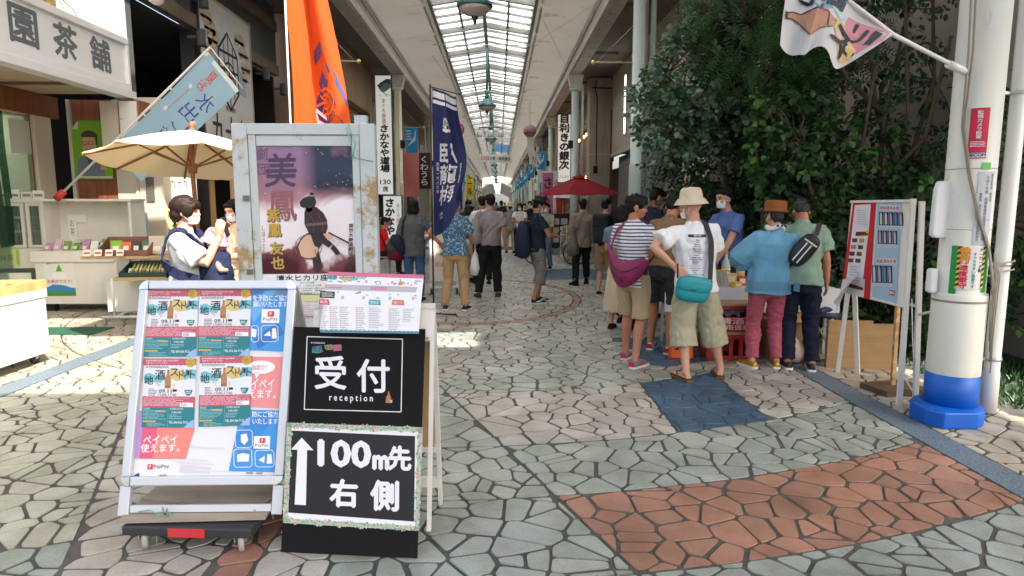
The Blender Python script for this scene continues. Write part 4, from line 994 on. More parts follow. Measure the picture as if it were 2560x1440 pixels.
PX_(pr, [(768, 1096), (796, 1128), (780, 1127), (771, 1264), (743, 1262), (756, 1126), (740, 1125)], WH, 3)
pr.line([(893, -1086), (886, -1190)], .8, pm(70, 70, 72), 3)
mb.build('arrow_sheet', rc)
# patterned tape round the sheet: torn strips of speckled tape
r_ = random.Random(4); tape = MB(); pr = Print(tape, f2, .0006); tc_ = [pm(120, 190, 150), pm(214, 120, 150), pm(224, 214, 170), pm(150, 190, 120), pm(200, 205, 200), pm(110, 160, 140)]
edge = [((738, 1064), (1062, 1080)), ((1062, 1080), (1043, 1324)), ((1043, 1324), (718, 1302)), ((718, 1302), (738, 1064))]
for (x0, y0), (x1, y1) in edge:
    L_ = math.hypot(x1-x0, y1-y0); n = int(L_/4.0); tx, ty = (x1-x0)/L_, (y1-y0)/L_
    for i in range(n):
        for j in range(3):
            a = L_*(i+r_.random())/n; b = r_.uniform(-6, 7) + 2*math.sin(i*.5); s = r_.uniform(2, 4); x, y = x0+tx*a-ty*b, y0+ty*a+tx*b; t0 = r_.random()*6
            PX_(pr, [(x+s*math.cos(t0+q), y+s*math.sin(t0+q)) for q in (0, 2.1, 4.2)][::-1], r_.choice(tc_), 4)
    pr.line([(x0-tx*5, -(y0-ty*5)), (x1+tx*5, -(y1+ty*5))], 11, pm(190, 200, 185), 3)
tape.build('patterned_tape', rc, kind='stuff')
es = thing('white_easel', 'white wooden folding easel behind the black reception board', 'easel', (-.6, 2.9, 0))
WP = mat('white_wood', (.74, .72, .67), .5, var=.05, scale=4)
mb = MB(); a = Vector((-.285, .10, .96)); b = Vector((.29, .06, .96)); 
mb.add([a, b, b+Vector((.0, .045, .15)), a+Vector((0, .045, .15))], [(0, 1, 2, 3)], WP); mb.bar((-.30, .15, 1.10), (.295, .11, 1.10), .04, .02, WP); mb.build('front_panel', es)
for x, yo in ((-.27, .02), (.285, -.02)):
    mb = MB(); mb.bar((x, .14+yo, 1.09), (x+.0, .36+yo, 0), .055, .02, WP, up=(1, 0, 0)); mb.build('rear_leg', es)
    mb = MB(); mb.bar((x, .12+yo, 1.06), (x-.02, -.02+yo, .05), .03, .02, WP, up=(1, 0, 0)); mb.build('front_leg', es)
mb = MB(); mb.bar((-.27, .33, .14), (.29, .29, .14), .03, .05, WP); mb.bar((-.27, .29, .34), (.29, .25, .34), .02, .04, WP); mb.build('rear_bar', es)
mb = MB(); mb.add([(-.25, .28, .35), (.27, .24, .35), (.27, .15, .92), (-.25, .19, .92)], [(3, 2, 1, 0), (0, 1, 2, 3)][:1], mat('cork_back', (.5, .34, .17), .8)); mb.build('back_panel', es)
# ---- event map
mp = thing('event_map', 'white event map sheet with grey street plan propped on the easel top', 'map', (-.6, 2.895, 1.0))
w_, h_ = .452, .285
o = Vector((-.222, .0, .006)); xd = Vector((1, -.0, -.035)).normalized(); yd = Vector((.13, .40, .9)).normalized()
nn = xd.cross(yd).normalized(); yd = nn.cross(xd)
def mfn(u, v, h): q = v/h_; return o + xd*u + yd*v + nn*(h - .05*q*q)
mb = MB(); mb.grid(lambda u, v: mfn(u*w_, v*h_, 0), 6, 6, pm(233, 233, 237)); mb.build('sheet', mp)
lay = homog([(840, 683), (1063, 682), (1040, 830), (802, 816)], w_, h_); f3 = lambda x, y, h: mfn(*lay(x, y), h)
mb = MB(); pr = Print(mb, f3, .0006); GS = pm(182, 180, 186)
def RX(x0, y0, x1, y1, m, k=1, n=1): pr.rect(x0, -y1, x1, -y0, m, k, n, 1)
PX_(pr, [(840, 676), (1064, 675), (1063, 685), (838, 686)], pm(205, 110, 140), 1)
for a, b, t in ((838, 688, .0), (866, 690, .5), (884, 690, 0)): pr.disk(a+8, -b-1, 12, pm(120, 185, 195) if t == 0 else pm(200, 170, 120), 1, 5)
pr.text('地酒', 847, -690, 0, INK, 2, w=20, h=11, shear=.2); pr.text('ストリート', 878, -688, 0, INK, 2, w=38, h=9, shear=.2); pr.text('MAP', 912, -688, 0, pm(120, 120, 130), 2, w=24, h=9, shear=.3)
PX_(pr, [(830, 706), (1046, 708), (1040, 722), (824, 720)], GS, 1)
for x in (868, 916, 978, 1036): PX_(pr, [(x+3, 694), (x+9, 694), (x-2, 742), (x-8, 742)], GS, 1)
PX_(pr, [(1040, 690), (1056, 690), (1056, 694), (1039, 694)], GS, 1)
for i in range(8): pr.disk(832+i*4.5, -714, 1.7, pm(226, 90, 140), 2); pr.disk(932+i*5, -712, 1.9, pm(226, 90, 140), 2); pr.disk(932+i*5, -716, 1.9, pm(226, 90, 140), 2)
for i in range(10): pr.disk(984+i*5, -709, 1.4, pm(235, 150, 170), 2); pr.disk(870+i*5, -707, 1.3, pm(235, 190, 200), 2)
PX_(pr, [(818, 723), (849, 724), (846, 740), (814, 739)], pm(45, 45, 48), 2); pr.lines(820, -737, 845, -726, 4, WH, 3, .35, 3)
RX(943, 696, 955, 704, pm(90, 165, 175), 2); RX(945, 698, 953, 703, WH, 3); RX(838, 698, 846, 702, pm(120, 190, 195), 2); RX(860, 698, 868, 702, pm(120, 190, 195), 2); RX(900, 722, 907, 727, pm(90, 180, 190), 2)
PX_(pr, [(1002, 688), (1004, 688), (1005, 694), (1009, 699), (1006, 705), (997, 704), (999, 697), (1002, 694)], pm(190, 140, 110), 2)
r_ = random.Random(2)
for i in range(26):
    x = r_.uniform(850, 1036); y = r_.choice((r_.uniform(696, 704), r_.uniform(724, 740))); pr.rect(x, -y-1.5, x+r_.uniform(2, 8), -y+1.2, r_.choice([pm(120, 120, 125), pm(190, 120, 110), pm(160, 160, 170), pm(200, 170, 150)]), 2)
for x, wd, c, t in ((811, 22, pm(205, 75, 110), '販売'), (922, 28, pm(70, 165, 175), '飲食店'), (978, 30, pm(205, 125, 85), '地酒チケット')):
    PX_(pr, [(x+2, 742), (x+wd, 743), (x+wd+1, 756), (x-1, 755)], c, 2); pr.text(t, x+wd/2, -749, 0, WH, 3, bold=.01, w=wd*.7, h=7)
for x0, x1, n, c in ((812, 830, 13, pm(205, 90, 120)), (836, 852, 13, pm(205, 90, 120)), (858, 876, 13, pm(120, 160, 160)), (894, 914, 13, pm(205, 90, 120)), (924, 962, 12, pm(140, 170, 175)), (972, 1002, 13, pm(205, 140, 100)), (1008, 1036, 8, pm(205, 140, 100))):
    y1 = 760+(x0-812)*.03; sx = -1.2
    for i in range(n):
        y = y1+i*4.45*(1 if n > 8 else 1); xo = (y-y1)*-.13
        pr.rect(x0+xo-3, -y-1, x0+xo-1, -y+1, c, 2); xe = x0+(x1-x0)*r_.uniform(.5, 1)
        x = x0
        while x < xe: d = r_.uniform(2, 6); pr.rect(x+xo, -y-.7, min(xe, x+d)+xo, -y+.7, pm(150, 150, 155), 2); x += d+1.2
PX_(pr, [(803, 815), (1042, 825), (1040, 831), (802, 821)], pm(70, 135, 150), 1)
for i in range(22): pr.disk(806+i*10.8, -816.3-i*.45, 5, pm(70, 135, 150), 1, 2.2, 8, 0, 180)
mb.build('print', mp)
# ---- big rusty framed theatre poster
IRON = mat('pale_iron', (.50, .55, .56), .5, var=.08, scale=2, dirt=((.34, .23, .09), 3.4, .535), bump=.15)
pf = thing('framed_theatre_poster', 'tall pale rusty iron frame holding a purple theatre poster of a swordsman', 'poster stand', (-1.155, 3.9, 0))
for x in (-.41+.035, .41-.035):
    mb = MB(); mb.bb((x-.045, -.02, 0), (x+.045, .06, 2.05), IRON); mb.build('upright', pf, bevel=.005)
for x in (-.41+.105, .41-.105):
    mb = MB(); mb.bb((x-.022, -.012, .3), (x+.022, .03, 1.99), IRON); mb.build('inner_upright', pf, bevel=.004)
mb = MB(); mb.bb((-.33, -.018, 1.985), (.33, .058, 2.05), IRON); mb.bb((-.28, -.01, 1.92), (.28, .03, 1.982), IRON); mb.build('top_rail', pf, bevel=.004)
mb = MB(); mb.bb((-.33, -.018, .25), (.33, .058, .31), IRON); mb.build('bottom_rail', pf)
mb = MB(); mb.bb((.30, .0, 2.05), (.37, .06, 2.10), IRON); mb.bb((-.28, .02, .31), (.28, .03, 1.92), WHITE); mb.build('back_board', pf)
for s in (-1, 1):
    mb = MB(); mb.bar((s*.37, .02, 1.2), (s*.37, .55, 0), .05, .04, IRON); mb.build('rear_brace', pf)
for z in (1.16, 1.6):
    mb = MB(); mb.bb((-.365, -.035, z), (-.33, -.02, z+.03), mat('bolt', (.2, .17, .13), .5, .6)); mb.build('clasp', pf)
mb = MB(); mb.tube([(.26, -.03, 2.03), (.29, -.035, 1.9), (.28, -.03, 1.86), (.36, -.03, 1.84), (.41, -.02, 1.83)], .003, STRING, 4); mb.tube([(-.42, -.03, 1.19), (.0-.33, -.03, 1.19)], .003, STRING, 4); mb.tube([(.27, -.03, 2.05), (.31, -.035, 1.93), (.285, -.03, 1.84)], .003, STRING, 4); mb.build('twine', pf)
def poster_mat():
    m = bpy.data.materials.new('poster_sky'); m.use_nodes = True; t = m.node_tree; p = t.nodes['Principled BSDF']; N = t.nodes.new; L = t.links.new
    c = N('ShaderNodeTexCoord'); sp = N('ShaderNodeSeparateXYZ'); L(c.outputs['Object'], sp.inputs[0])
    n = N('ShaderNodeTexNoise'); n.inputs['Scale'].default_value = 3.2; n.inputs['Detail'].default_value = 7; n.inputs['Distortion'].default_value = .6; L(c.outputs['Object'], n.inputs['Vector'])
    def mr(src, a, b, c0=0., c1=1.):
        q = N('ShaderNodeMapRange'); q.inputs['From Min'].default_value = a; q.inputs['From Max'].default_value = b; q.inputs['To Min'].default_value = c0; q.inputs['To Max'].default_value = c1; L(src, q.inputs['Value']); return q.outputs[0]
    def add(a, b, op='ADD', k=None):
        q = N('ShaderNodeMath'); q.operation = op; L(a, q.inputs[0]); (L(b, q.inputs[1]) if b is not None else setattr(q.inputs[1], 'default_value', k)); return q.outputs[0]
    def ramp(src, els):
        r = N('ShaderNodeValToRGB'); cr = r.color_ramp
        while len(cr.elements) < len(els): cr.elements.new(.5)
        for e, (ps, col) in zip(cr.elements, els): e.position = ps; e.color = (*S(*col), 1)
        L(src, r.inputs[0]); return r.outputs[0]
    z = mr(sp.outputs[2], 1.16, 1.93); nz = add(n.outputs[0], None, 'SUBTRACT', .5); nz = add(nz, None, 'MULTIPLY', .8); v = add(z, nz)
    base = ramp(v, [(0, (70, 30, 40)), (.11, (120, 70, 75)), (.16, (225, 215, 220)), (.45, (232, 226, 232)), (.56, (180, 130, 140)), (.66, (150, 112, 130)), (.9, (146, 110, 146))])
    dx = mr(sp.outputs[0], -.03, .07); nv = add(mr(sp.outputs[2], 1.60, 1.68), dx, 'MULTIPLY'); nv = add(nv, add(mr(n.outputs[0], .28, .42), None, 'MULTIPLY', 1.0), 'MULTIPLY')
    nav = ramp(n.outputs[0], [(.3, (16, 22, 38)), (.55, (34, 52, 82)), (.62, (70, 100, 140)), (.66, (25, 32, 52))])
    mx = N('ShaderNodeMix'); mx.data_type = 'RGBA'; L(nv, mx.inputs[0]); L(base, mx.inputs[6]); L(nav, mx.inputs[7]); L(mx.outputs[2], p.inputs['Base Color']); p.inputs['Roughness'].default_value = .22
    return m
mb = MB(); pr = Print(mb, plane_fn((0, -.0, 0), (1, 0, 0), (0, 0, 1)), .0007)
pr.rect(-.285, 1.16, .285, 1.935, poster_mat(), 1); mb.build('poster', pf)
mb = MB(); lay = homog([(645, 340), (888, 345), (905, 690), (650, 686)], .58, .775)
fq = plane_fn((-.285, -.0018, 1.16), (1, 0, 0), (0, 0, 1)); pr = Print(mb, lambda x, y, h: fq(*lay(x, y), h), .0006)
DKV, GLD, BRN = pm(74, 58, 84), pm(196, 160, 70), pm(52, 32, 38)
for i in range(70): x, y = random.uniform(650, 890), random.uniform(345, 560); pr.disk(x, -y, random.uniform(.5, 1.2), pm(245, 240, 240), 1, n=5)
pr.text('劇', 659, -366, 0, pm(100, 78, 110), 2, bold=.01, w=28, h=32); pr.text('団', 662, -405, 0, pm(100, 72, 100), 2, bold=.01, w=28, h=28)
pr.text('美', 705, -408, 0, DKV, 2, bold=.02, w=78, h=84, shear=.1); pr.text('鳳', 708, -502, 0, pm(150, 92, 100), 2, bold=.015, w=72, h=80)
for ch, x, y in (('紫', 684, 525), ('鳳', 686, 566), ('友', 690, 615), ('也', 692, 656)):
    pr.text(ch, x+1.5, -y-1.5, 0, INK, 3, bold=.05, w=34, h=34); pr.text(ch, x, -y, 0, GLD, 4, bold=.03, w=34, h=34)
pr.text('しほうともや', 657, -600, 0, pm(90, 70, 70), 2, vert=True, h=96, w=9)
pr.text('東京大衆演劇協会所属', 884, -614, 0, INK, 2, bold=.02, vert=True, h=126, w=13)
# kneeling swordsman holding a round straw hat
PX_(pr, [(744, 612), (752, 590), (770, 575), (785, 572), (796, 590), (800, 620), (788, 648), (768, 648), (752, 640)], pm(60, 40, 38), 2)
PX_(pr, [(747, 612), (755, 593), (770, 579), (783, 576), (794, 592), (797, 620), (786, 644), (768, 645), (754, 637)], pm(216, 176, 150), 3)
PX_(pr, [(768, 507), (778, 500), (796, 506), (812, 520), (822, 540), (824, 560), (818, 580), (800, 592), (776, 578), (764, 550), (764, 520)], BRN, 4)
PX_(pr, [(752, 492), (760, 482), (775, 476), (790, 478), (795, 492), (790, 504), (778, 508), (760, 506), (754, 502)], pm(30, 30, 36), 5); pr.disk(783, -470, 5, pm(40, 30, 36), 5, 3.5); PX_(pr, [(766, 503), (786, 502), (784, 514), (776, 520), (769, 514)], pm(200, 150, 124), 4)
PX_(pr, [(778, 575), (812, 572), (822, 590), (838, 606), (826, 616), (810, 604), (800, 622), (806, 648), (798, 660), (784, 650), (790, 612)], pm(38, 30, 36), 5)
PX_(pr, [(812, 578), (834, 576), (838, 590), (826, 596)], pm(212, 172, 148), 6); PX_(pr, [(790, 610), (800, 616), (794, 640), (782, 644)], pm(212, 172, 148), 6)
PX_(pr, [(838, 606), (852, 622), (858, 634), (846, 636), (832, 618)], pm(38, 30, 36), 5); pr.line([(826, -574), (880, -604)], 4, pm(60, 45, 42), 6)
[pr.line([(a, -b), (c, -d)], 1.6, pm(96, 66, 72), 5) for a, b, c, d in ((776, 522, 790, 548), (790, 548, 786, 576), (800, 520, 812, 560), (812, 560, 806, 588), (770, 535, 776, 566))]; PX_(pr, [(768, 549), (822, 545), (823, 552), (769, 556)], pm(120, 92, 84), 5); pr.line([(790, -620), (798, -650)], 2, pm(70, 58, 66), 6); pr.ring(774, -612, 36, 1.6, pm(120, 86, 70), 4, 24, 34)
PX_(pr, [(784, 650), (806, 648), (812, 670), (800, 684), (788, 684)], pm(60, 36, 42), 3)
mb.build('print', pf)
mb = MB(); lay = homog([(650, 686), (905, 690), (905, 800), (650, 800)], .58, .26); fq = plane_fn((-.285, -.001, .90), (1, 0, 0), (0, 0, 1)); pr = Print(mb, lambda x, y, h: fq(*lay(x, y), h), .0006)
PX_(pr, [(650, 688), (905, 690), (905, 742), (650, 742)], pm(238, 238, 238), 1); PX_(pr, [(650, 744), (905, 744), (905, 762), (650, 762)], pm(225, 224, 170), 1); PX_(pr, [(650, 763), (905, 763), (905, 800), (650, 800)], pm(236, 224, 228), 1)
for k, y in enumerate(range(772, 800, 6)): pr.rect(650, -y-.4, 905, -y+.4, pm(150, 80, 120), 2)
pr.text('清水ヒカリ座', 758, -699, 0, INK, 2, bold=.03, w=140, h=16)
for t, x, y, wd in (('期間：9/1～9/28昼', 760, 712, 60), ('15(木)　28(水)昼　29', 778, 720, 110), ('12:30~15:30 夜18:00~', 780, 727, 110), ('大人：1,000円　観劇シート', 780, 733, 110), ('清水駅前銀座アーケード内', 784, 740, 100)): pr.text(t, x, -y, 0, INK, 2, w=wd, h=5.2)
mb.build('notice', pf)
# ------------------------------------------------------------------ flags
def cloth(name, label, fn, nu, nv, m, prints=None, cat='flag', pole=None, group=None, loc=(0, 0, 0)):
    t = thing(name, label, cat, loc, 0, group)
    mb = MB(); mb.grid(lambda u, v: fn(u, v, 0), nu, nv, m); c = mb.build('cloth', t)
    if prints:
        mb = MB(); prints(Print(mb, lambda x, y, h: fn(x, y, h), .0022)); mb.build('print', t)
    if pole:
        mb = MB(); pole(mb); mb.build('pole', t)
    return t
CLO = lambda n, c, s=.35: mat(n, c, .8, bump=.12, bscale=260, sub=s)
def normal_fn(base, sgn=1):
    def fn(u, v, h):
        p = base(u, v)
        if not h: return p
        d = .01; n = (base(u+d, v)-base(u-d, v)).cross(base(u, v+d)-base(u, v-d)).normalized()
        return p + n*h*sgn
    return fn
# navy sake banner; u across from the pole, v up
def navy(u, v):
    W = .335+.10*math.sin(min(1, (1-v)*1.15)*math.pi*.9); sag = .10*u*u*(1-v)
    x = -.90+W*u*(1-.06*math.sin(v*9)); y = 8.9+.05*math.sin(u*7+v*2)+.035*math.sin(u*13-v*3)-.10*u*(1-v)
    z = 1.14+(3.13-1.14)*v; z += (1-v)**3*(.45*(u**2))-.12*u*v
    return Vector((x, y, z))
def navyp(p):
    w = pm(232, 234, 240)
    for y in (.955, .915): p.rect(.02, y-.012, .98, y+.012, w, 1, 12, 1)
    p.rect(.02, .965, .98, .985, w, 1, 12, 1)
    for ch, x, y in (('臥', .46, .575), ('龍', .46, .425), ('梅', .46, .275)): p.text(ch, x, y, 0, w, 1, bold=.03, w=.52, h=.135, shear=.05, res=1)
    p.text('創業一六八六年', .13, .40, 0, w, 1, vert=True, h=.22, w=.09); p.text('静岡県三和酒造', .83, .42, 0, w, 1, vert=True, h=.17, w=.05)
    for a in range(7):
        q = R(-60+20*a); p.line([(.48, .74), (.48+.12*math.sin(q), .74+.045*math.cos(q)), (.48+.05*math.sin(q), .80+.02*math.cos(q))], .012, w, 1)
    for a in range(3): p.ring(.40+.08*a, .735-.006*(a % 2), .05, .012, w, 1, 14, .012)
    p.text('清水', .3, .13, 0, w, 1, w=.16, h=.05, vert=True)
cloth('nobori_banner', 'navy blue banner with white brush letters hanging from a thin black pole', normal_fn(navy), 18, 24, CLO('navy_cloth', S(42, 50, 100), .3), navyp,
      pole=lambda mb: (mb.tube([(-.92, 8.88, .05), (-.92, 8.88, 3.17)], .012, BLK, 6), mb.tube([(-.92, 8.88, 3.14), (-.50, 8.86, 3.03)], .008, BLK, 6),
                       [mb.tube([(-.92, 8.88, .06), (-.92+.33*math.cos(R(a)), 8.88+.33*math.sin(R(a)), .015)], .012, BLK, 6) for a in (20, 150, 270)]), cat='banner')
# orange club flag, folded lengthwise, behind the theatre poster
OY = 5.5
def orange(u, v):
    z = 1.9+1.85*v
    if u < .3: x = -1.72+.13*(u/.3); y = OY+.10*math.sin(u/.3*math.pi*.5)
    else:
        s = (u-.3)/.7; x = -1.59+s*(.43-.30*v)-.04*(1-v); y = OY+.10-.12*s+.05*math.sin(s*6+v*2)
    return Vector((x+.02*math.sin(v*5), y, z))
def orangep(p):
    nv = pm(62, 58, 110)
    for a, b in (((.44, .50), (.64, .53)), ((.64, .53), (.86, .40)), ((.86, .40), (.97, .30)), ((.44, .50), (.42, .47)), ((.42, .47), (.62, .495))): p.line([a, b], .028, nv, 1)
    p.line([(.62, .515), (.75, .42), (.88, .35), (.99, .27)], .03, nv, 1); p.poly([(.48, .37), (.60, .42), (.72, .37), (.64, .325), (.52, .345)], nv, 1)
    p.disk(.60, .27, .21, nv, 1, .075, 24); p.disk(.72, .14, .22, nv, 1, .085, 24)
    og = pm(243, 110, 42)
    for a in range(8): q = R(a*45+10); p.line([(.62, .285), (.62+.22*math.cos(q), .285+.08*math.sin(q))], .012, og, 2)
    for r in (.10, .17): p.ring(.62, .285, r, .012, og, 2, 24, r*.36)
    wh = pm(236, 215, 215)
    for a, b, c in (((.40, .255), (.62, .21), .018), ((.42, .205), (.68, .165), .018), ((.46, .16), (.72, .115), .018), ((.40, .255), (.44, .16), .02)): p.line([a, b], c, wh, 3)
    p.text('S-PULSE', .62, .10, 0, wh, 3, bold=.04, w=.55, h=.07, rot=.12)
cloth('club_flag', 'orange club flag with navy emblem and folded edge hanging behind the theatre poster', normal_fn(orange), 24, 20, CLO('orange_cloth', S(238, 92, 26), .4), orangep,
      pole=lambda mb: mb.tube([(-1.735, OY, 0), (-1.735, OY, 3.9)], .009, BEAM, 6))
# pale blue tea banner on a slanted pole, lettering seen mirrored from behind
pA, pB = Vector((-6.38, 9.55, 1.72)), Vector((-3.86, 9.0, 3.66)); pd = (pB-pA).normalized(); side = Vector((.575, -.05, -.74)).normalized()
def tea(u, v):
    b = pA + (pB-pA)*(.36+.62*v); return b + side*(.03+.63*u) + Vector((0, 1, 0))*(.025*math.sin(u*5+v*4)) + Vector((0, 0, -1))*(.10*u*(1-u)*(1-v))
def teap(p):
    w = pm(228, 238, 242); b = pm(70, 80, 165); r = pm(226, 70, 84)
    for x, y, s in ((.2, .5, .05), (.75, .33, .05), (.3, .22, .06), (.55, .12, .07), (.85, .6, .04), (.4, .03, .09), (.15, .08, .08), (.7, .8, .04), (.25, .75, .04)): p.disk(x, y, s, w, 1, s*.4)
    for x in (.02,): p.rect(0, .97, 1, 1, w, 1, 4, 1)
    p.text('夏', .42, .905, 0, r, 2, bold=.01, w=.19, h=.085, mirror=True); p.text('お', .40, .82, 0, r, 2, bold=.01, w=.19, h=.075, mirror=True)
    for ch, y, hh, x in (('水', .76, .13, .70), ('出', .62, .12, .62), ('し', .50, .09, .68), ('煎', .36, .13, .62), ('茶', .17, .14, .56)): p.text(ch, x, y, 0, b, 2, bold=.008, w=.36, h=hh, mirror=True)
    p.text('Green tea', .25, .60, 0, r, 2, w=.26, h=.035, mirror=True, rot=1.35)
cloth('tea_banner', 'pale blue tea banner with blue and red lettering on a slanted white pole', normal_fn(tea, 1), 10, 24, CLO('pale_blue_cloth', S(176, 214, 238), .45), teap, cat='banner',
      pole=lambda mb: (mb.tube([pA, pB], .017, WHITE, 8), mb.tube([pB, pB+side*.68], .008, WHITE, 6), mb.tube([pA-pd*.1, pA+pd*.06], .05, RED, 10), [mb.bar(pA+(pB-pA)*(.36+.62*q)-side*.01, pA+(pB-pA)*(.36+.62*q)+side*.05, .05, .01, WHITE) for q in (.02, .34, .62, .97)]))
# white event flag held out from the white pillar
FA, FB, FC, FD = Vector((2.46, 4.12, 2.63)), Vector((1.69, 3.85, 2.97)), Vector((1.64, 3.85, 2.50)), Vector((2.20, 4.05, 2.46))
def evf(u, v):
    p = (FC.lerp(FD, u)).lerp(FB.lerp(FA, u), v); k = 1-v
    z = -.05*math.sin(u*math.pi)*k + (.07 if .30 < u < .62 else 0)*k*math.sin((u-.30)/.32*math.pi) - .03*k*(u > .62)*math.sin((u-.62)/.38*math.pi)
    y = .05*math.sin(u*9+v*1.5)*(.3+k) - (.06*math.exp(-((u-.27)/.04)**2))*(.2+k)
    return p + Vector((0, y, z))
def evp(p):
    aq, pk, tn, dk, br = pm(104, 172, 190), pm(214, 140, 158), pm(224, 192, 132), pm(36, 42, 62), pm(196, 142, 112)
    def blob(pts, c, k=1):
        cx = sum(a for a, b in pts)/len(pts); cy = sum(b for a, b in pts)/len(pts)
        for i in range(len(pts)):
            a, b = pts[i], pts[(i+1) % len(pts)]; ps = [(cx, cy)]
            for j in range(5): t = j/4; ps.append((a[0]+(b[0]-a[0])*t, a[1]+(b[1]-a[1])*t))
            for j in range(1, 5): p.poly([ps[0], ps[j], ps[j+1]], c, k)
    blob([(.22, .99), (.50, .99), (.52, .82), (.42, .70), (.30, .62), (.22, .70)], aq); blob([(.60, .80), (.97, .96), (.99, .70), (.90, .32), (.70, .45), (.60, .6)], pk)
    blob([(.50, .62), (.66, .62), (.86, .40), (.90, .16), (.76, .12), (.60, .28), (.50, .42)], tn, 2); blob([(.40, .72), (.50, .80), (.60, .74), (.52, .62)], pm(196, 214, 224), 2); blob([(.30, .62), (.38, .66), (.42, .58), (.34, .54)], pk, 2)
    [blob(q_, br, 3) for q_ in ([(.03, .42), (.04, .36), (.10, .40), (.10, .48)], [(.10, .40), (.19, .38), (.18, .50), (.10, .48)], [(.19, .38), (.27, .26), (.27, .62), (.18, .50)], [(.27, .26), (.38, .34), (.38, .62), (.27, .62)], [(.38, .34), (.48, .40), (.50, .52), (.38, .62)])]
    p.line([(.03, .42), (.10, .48), (.18, .50), (.27, .62), (.38, .62), (.50, .52)], .012, dk, 4); p.line([(.04, .36), (.10, .40), (.20, .38), (.27, .26), (.38, .34), (.48, .40)], .012, dk, 4); p.line([(.025, .43), (.035, .35)], .035, dk, 4); p.line([(.43, .38), (.40, .61)], .01, dk, 4)
    p.text('地', .14, .80, 0, dk, 4, bold=.035, w=.20, h=.36); p.text('酒', .40, .87, 0, dk, 4, bold=.035, w=.24, h=.26)
    p.text('ス', .62, .38, 0, dk, 4, bold=.04, w=.22, h=.34, rot=-.1); p.text('ト', .76, .30, 0, dk, 4, bold=.04, w=.14, h=.3); p.text('リ', .76, .66, 0, dk, 4, bold=.03, w=.13, h=.3); p.text('ー', .90, .70, 0, dk, 4, bold=.05, w=.06, h=.34); p.disk(.84, .30, .035, dk, 4, .06)
    p.disk(.315, .68, .018, pm(200, 50, 90), 5, .03)
cloth('event_flag', 'white event flag with bottle drawing and coloured blobs sticking out from the white pillar', normal_fn(evf, -1) if False else normal_fn(evf), 28, 14, CLO('white_cloth', (.78, .78, .80), .3), evp,
      pole=lambda mb: (mb.tube([(3.17, 4.42, 2.46), tuple(FA), tuple(FB+(FB-FA)*.1)], .014, WHITE, 8), mb.tube([(3.17, 4.42, 2.46), (2.98, 4.34, 2.50)], .026, WHITE, 8)))
# small blue promotional flags on the column arms
BF = CLO('sky_blue_cloth', S(40, 150, 205), .3)
def small_flag(x, y, lab):
    t = thing('column_flag', lab, 'flag', (x, y, 3.55), 0, 'blue flags on the arcade columns')
    mb = MB(); mb.grid(lambda u, v: (-.23+.46*u, .03*math.sin(5*u+v), .98*v), 6, 6, BF); mb.build('cloth', t)
    mb = MB(); p = Print(mb, lambda a, b, h: Vector((-.23+.46*a, .03*math.sin(5*a+b)-.004-h, .98*b)), .001); p.poly([(.12, .25), (.55, .55), (.85, .9), (.82, .5)], pm(225, 235, 240), 1); p.lines(.08, .5, .5, .92, 4, pm(200, 225, 235), 1, .5, 3); mb.build('print', t)
small_flag(-3.40, 25.6, 'blue flag with white sail shape beside the cream column left of the navy banner'); small_flag(2.42, 37.4, 'blue flag with white sail shape hanging left of the tall bar sign')
for k, y in enumerate((49.2, 60.9, 72.9, 84.9)):
    small_flag(-3.40, y, '%s blue flag along the left columns after the navy banner' % word[k]); small_flag(2.42, y, '%s blue flag along the right columns past the bar sign' % word[k])
def far_banner(x, y, z, w_, h_, c, lab, txt=None, tc=WH):
    t = thing('shop_banner', lab, 'banner', (x, y, z)); mb = MB(); mb.grid(lambda u, v: (w_*(u-.5), .04*math.sin(6*v+3*u), h_*v), 4, 10, c); mb.build('cloth', t)
    if txt: mb = MB(); Print(mb, plane_fn((0, -.06, 0), (1, 0, 0), (0, 0, 1)), .002).text(txt, 0, h_/2, 0, tc, 1, bold=.03, vert=True, h=h_*.8, w=w_*.6); mb.build('lettering', t)
    mb = MB(); mb.tube([(-w_/2, .02, -z), (-w_/2, .02, h_)], .02, WHITE, 6); mb.build('pole', t)
far_banner(-3.25, 39, 2.05, .45, 2.3, pm(200, 40, 50), 'red banner with white letters beyond the navy banner', '大売出し'); far_banner(-2.75, 44, 1.2, .5, 3.0, pm(45, 55, 150), 'dark blue banner beyond the red one on the left')
far_banner(-2.6, 58, 2.2, .7, 2.4, pm(235, 205, 40), 'yellow banner far down on the left side', 'セール', INK); far_banner(1.85, 24.5, 1.0, .42, 1.75, pm(205, 110, 160), 'pink banner under the red parasol edge', 'さくら', INK)
far_banner(2.9, 30, .9, .5, 1.4, pm(190, 45, 45), 'red banner on the right behind the red parasol'); far_banner(3.05, 27, 1.15, .75, .75, pm(225, 150, 90), 'orange poster on the pale board right of the parasol', 'セール')
far_banner(-3.55, 31, 2.3, .62, 1.7, pm(70, 25, 30), 'dark maroon shop banner left of the navy banner', 'くわうら'); far_banner(-3.95, 29, 1.9, .8, 2.6, pm(215, 130, 120), 'faded red and white shop banner behind the cream column')
tf = thing('pennant', 'white slanted pennant with blue letters left of the bar sign', 'flag', (2.2, 30, 2.55)); mb = MB(); mb.grid(lambda u, v: (.9*u-.35, .03*math.sin(7*u), .55*v+.12*(1-v)*u*1.2-.0*u), 8, 4, CLO('white_cloth', (.78, .78, .80), .3)); mb.build('cloth', tf)
mb = MB(); Print(mb, plane_fn((-.1, -.05, .3), (1, 0, .1), (0, 0, 1)), .003).text('シミズ', .08, .04, 0, pm(60, 110, 150), 1, bold=.03, w=.5, h=.2); mb.build('lettering', tf)
# red flag by the dark restaurant
far_banner(-3.06, 8.6, 1.62, .18, .62, pm(215, 40, 55), 'narrow red flag beside the pine post')
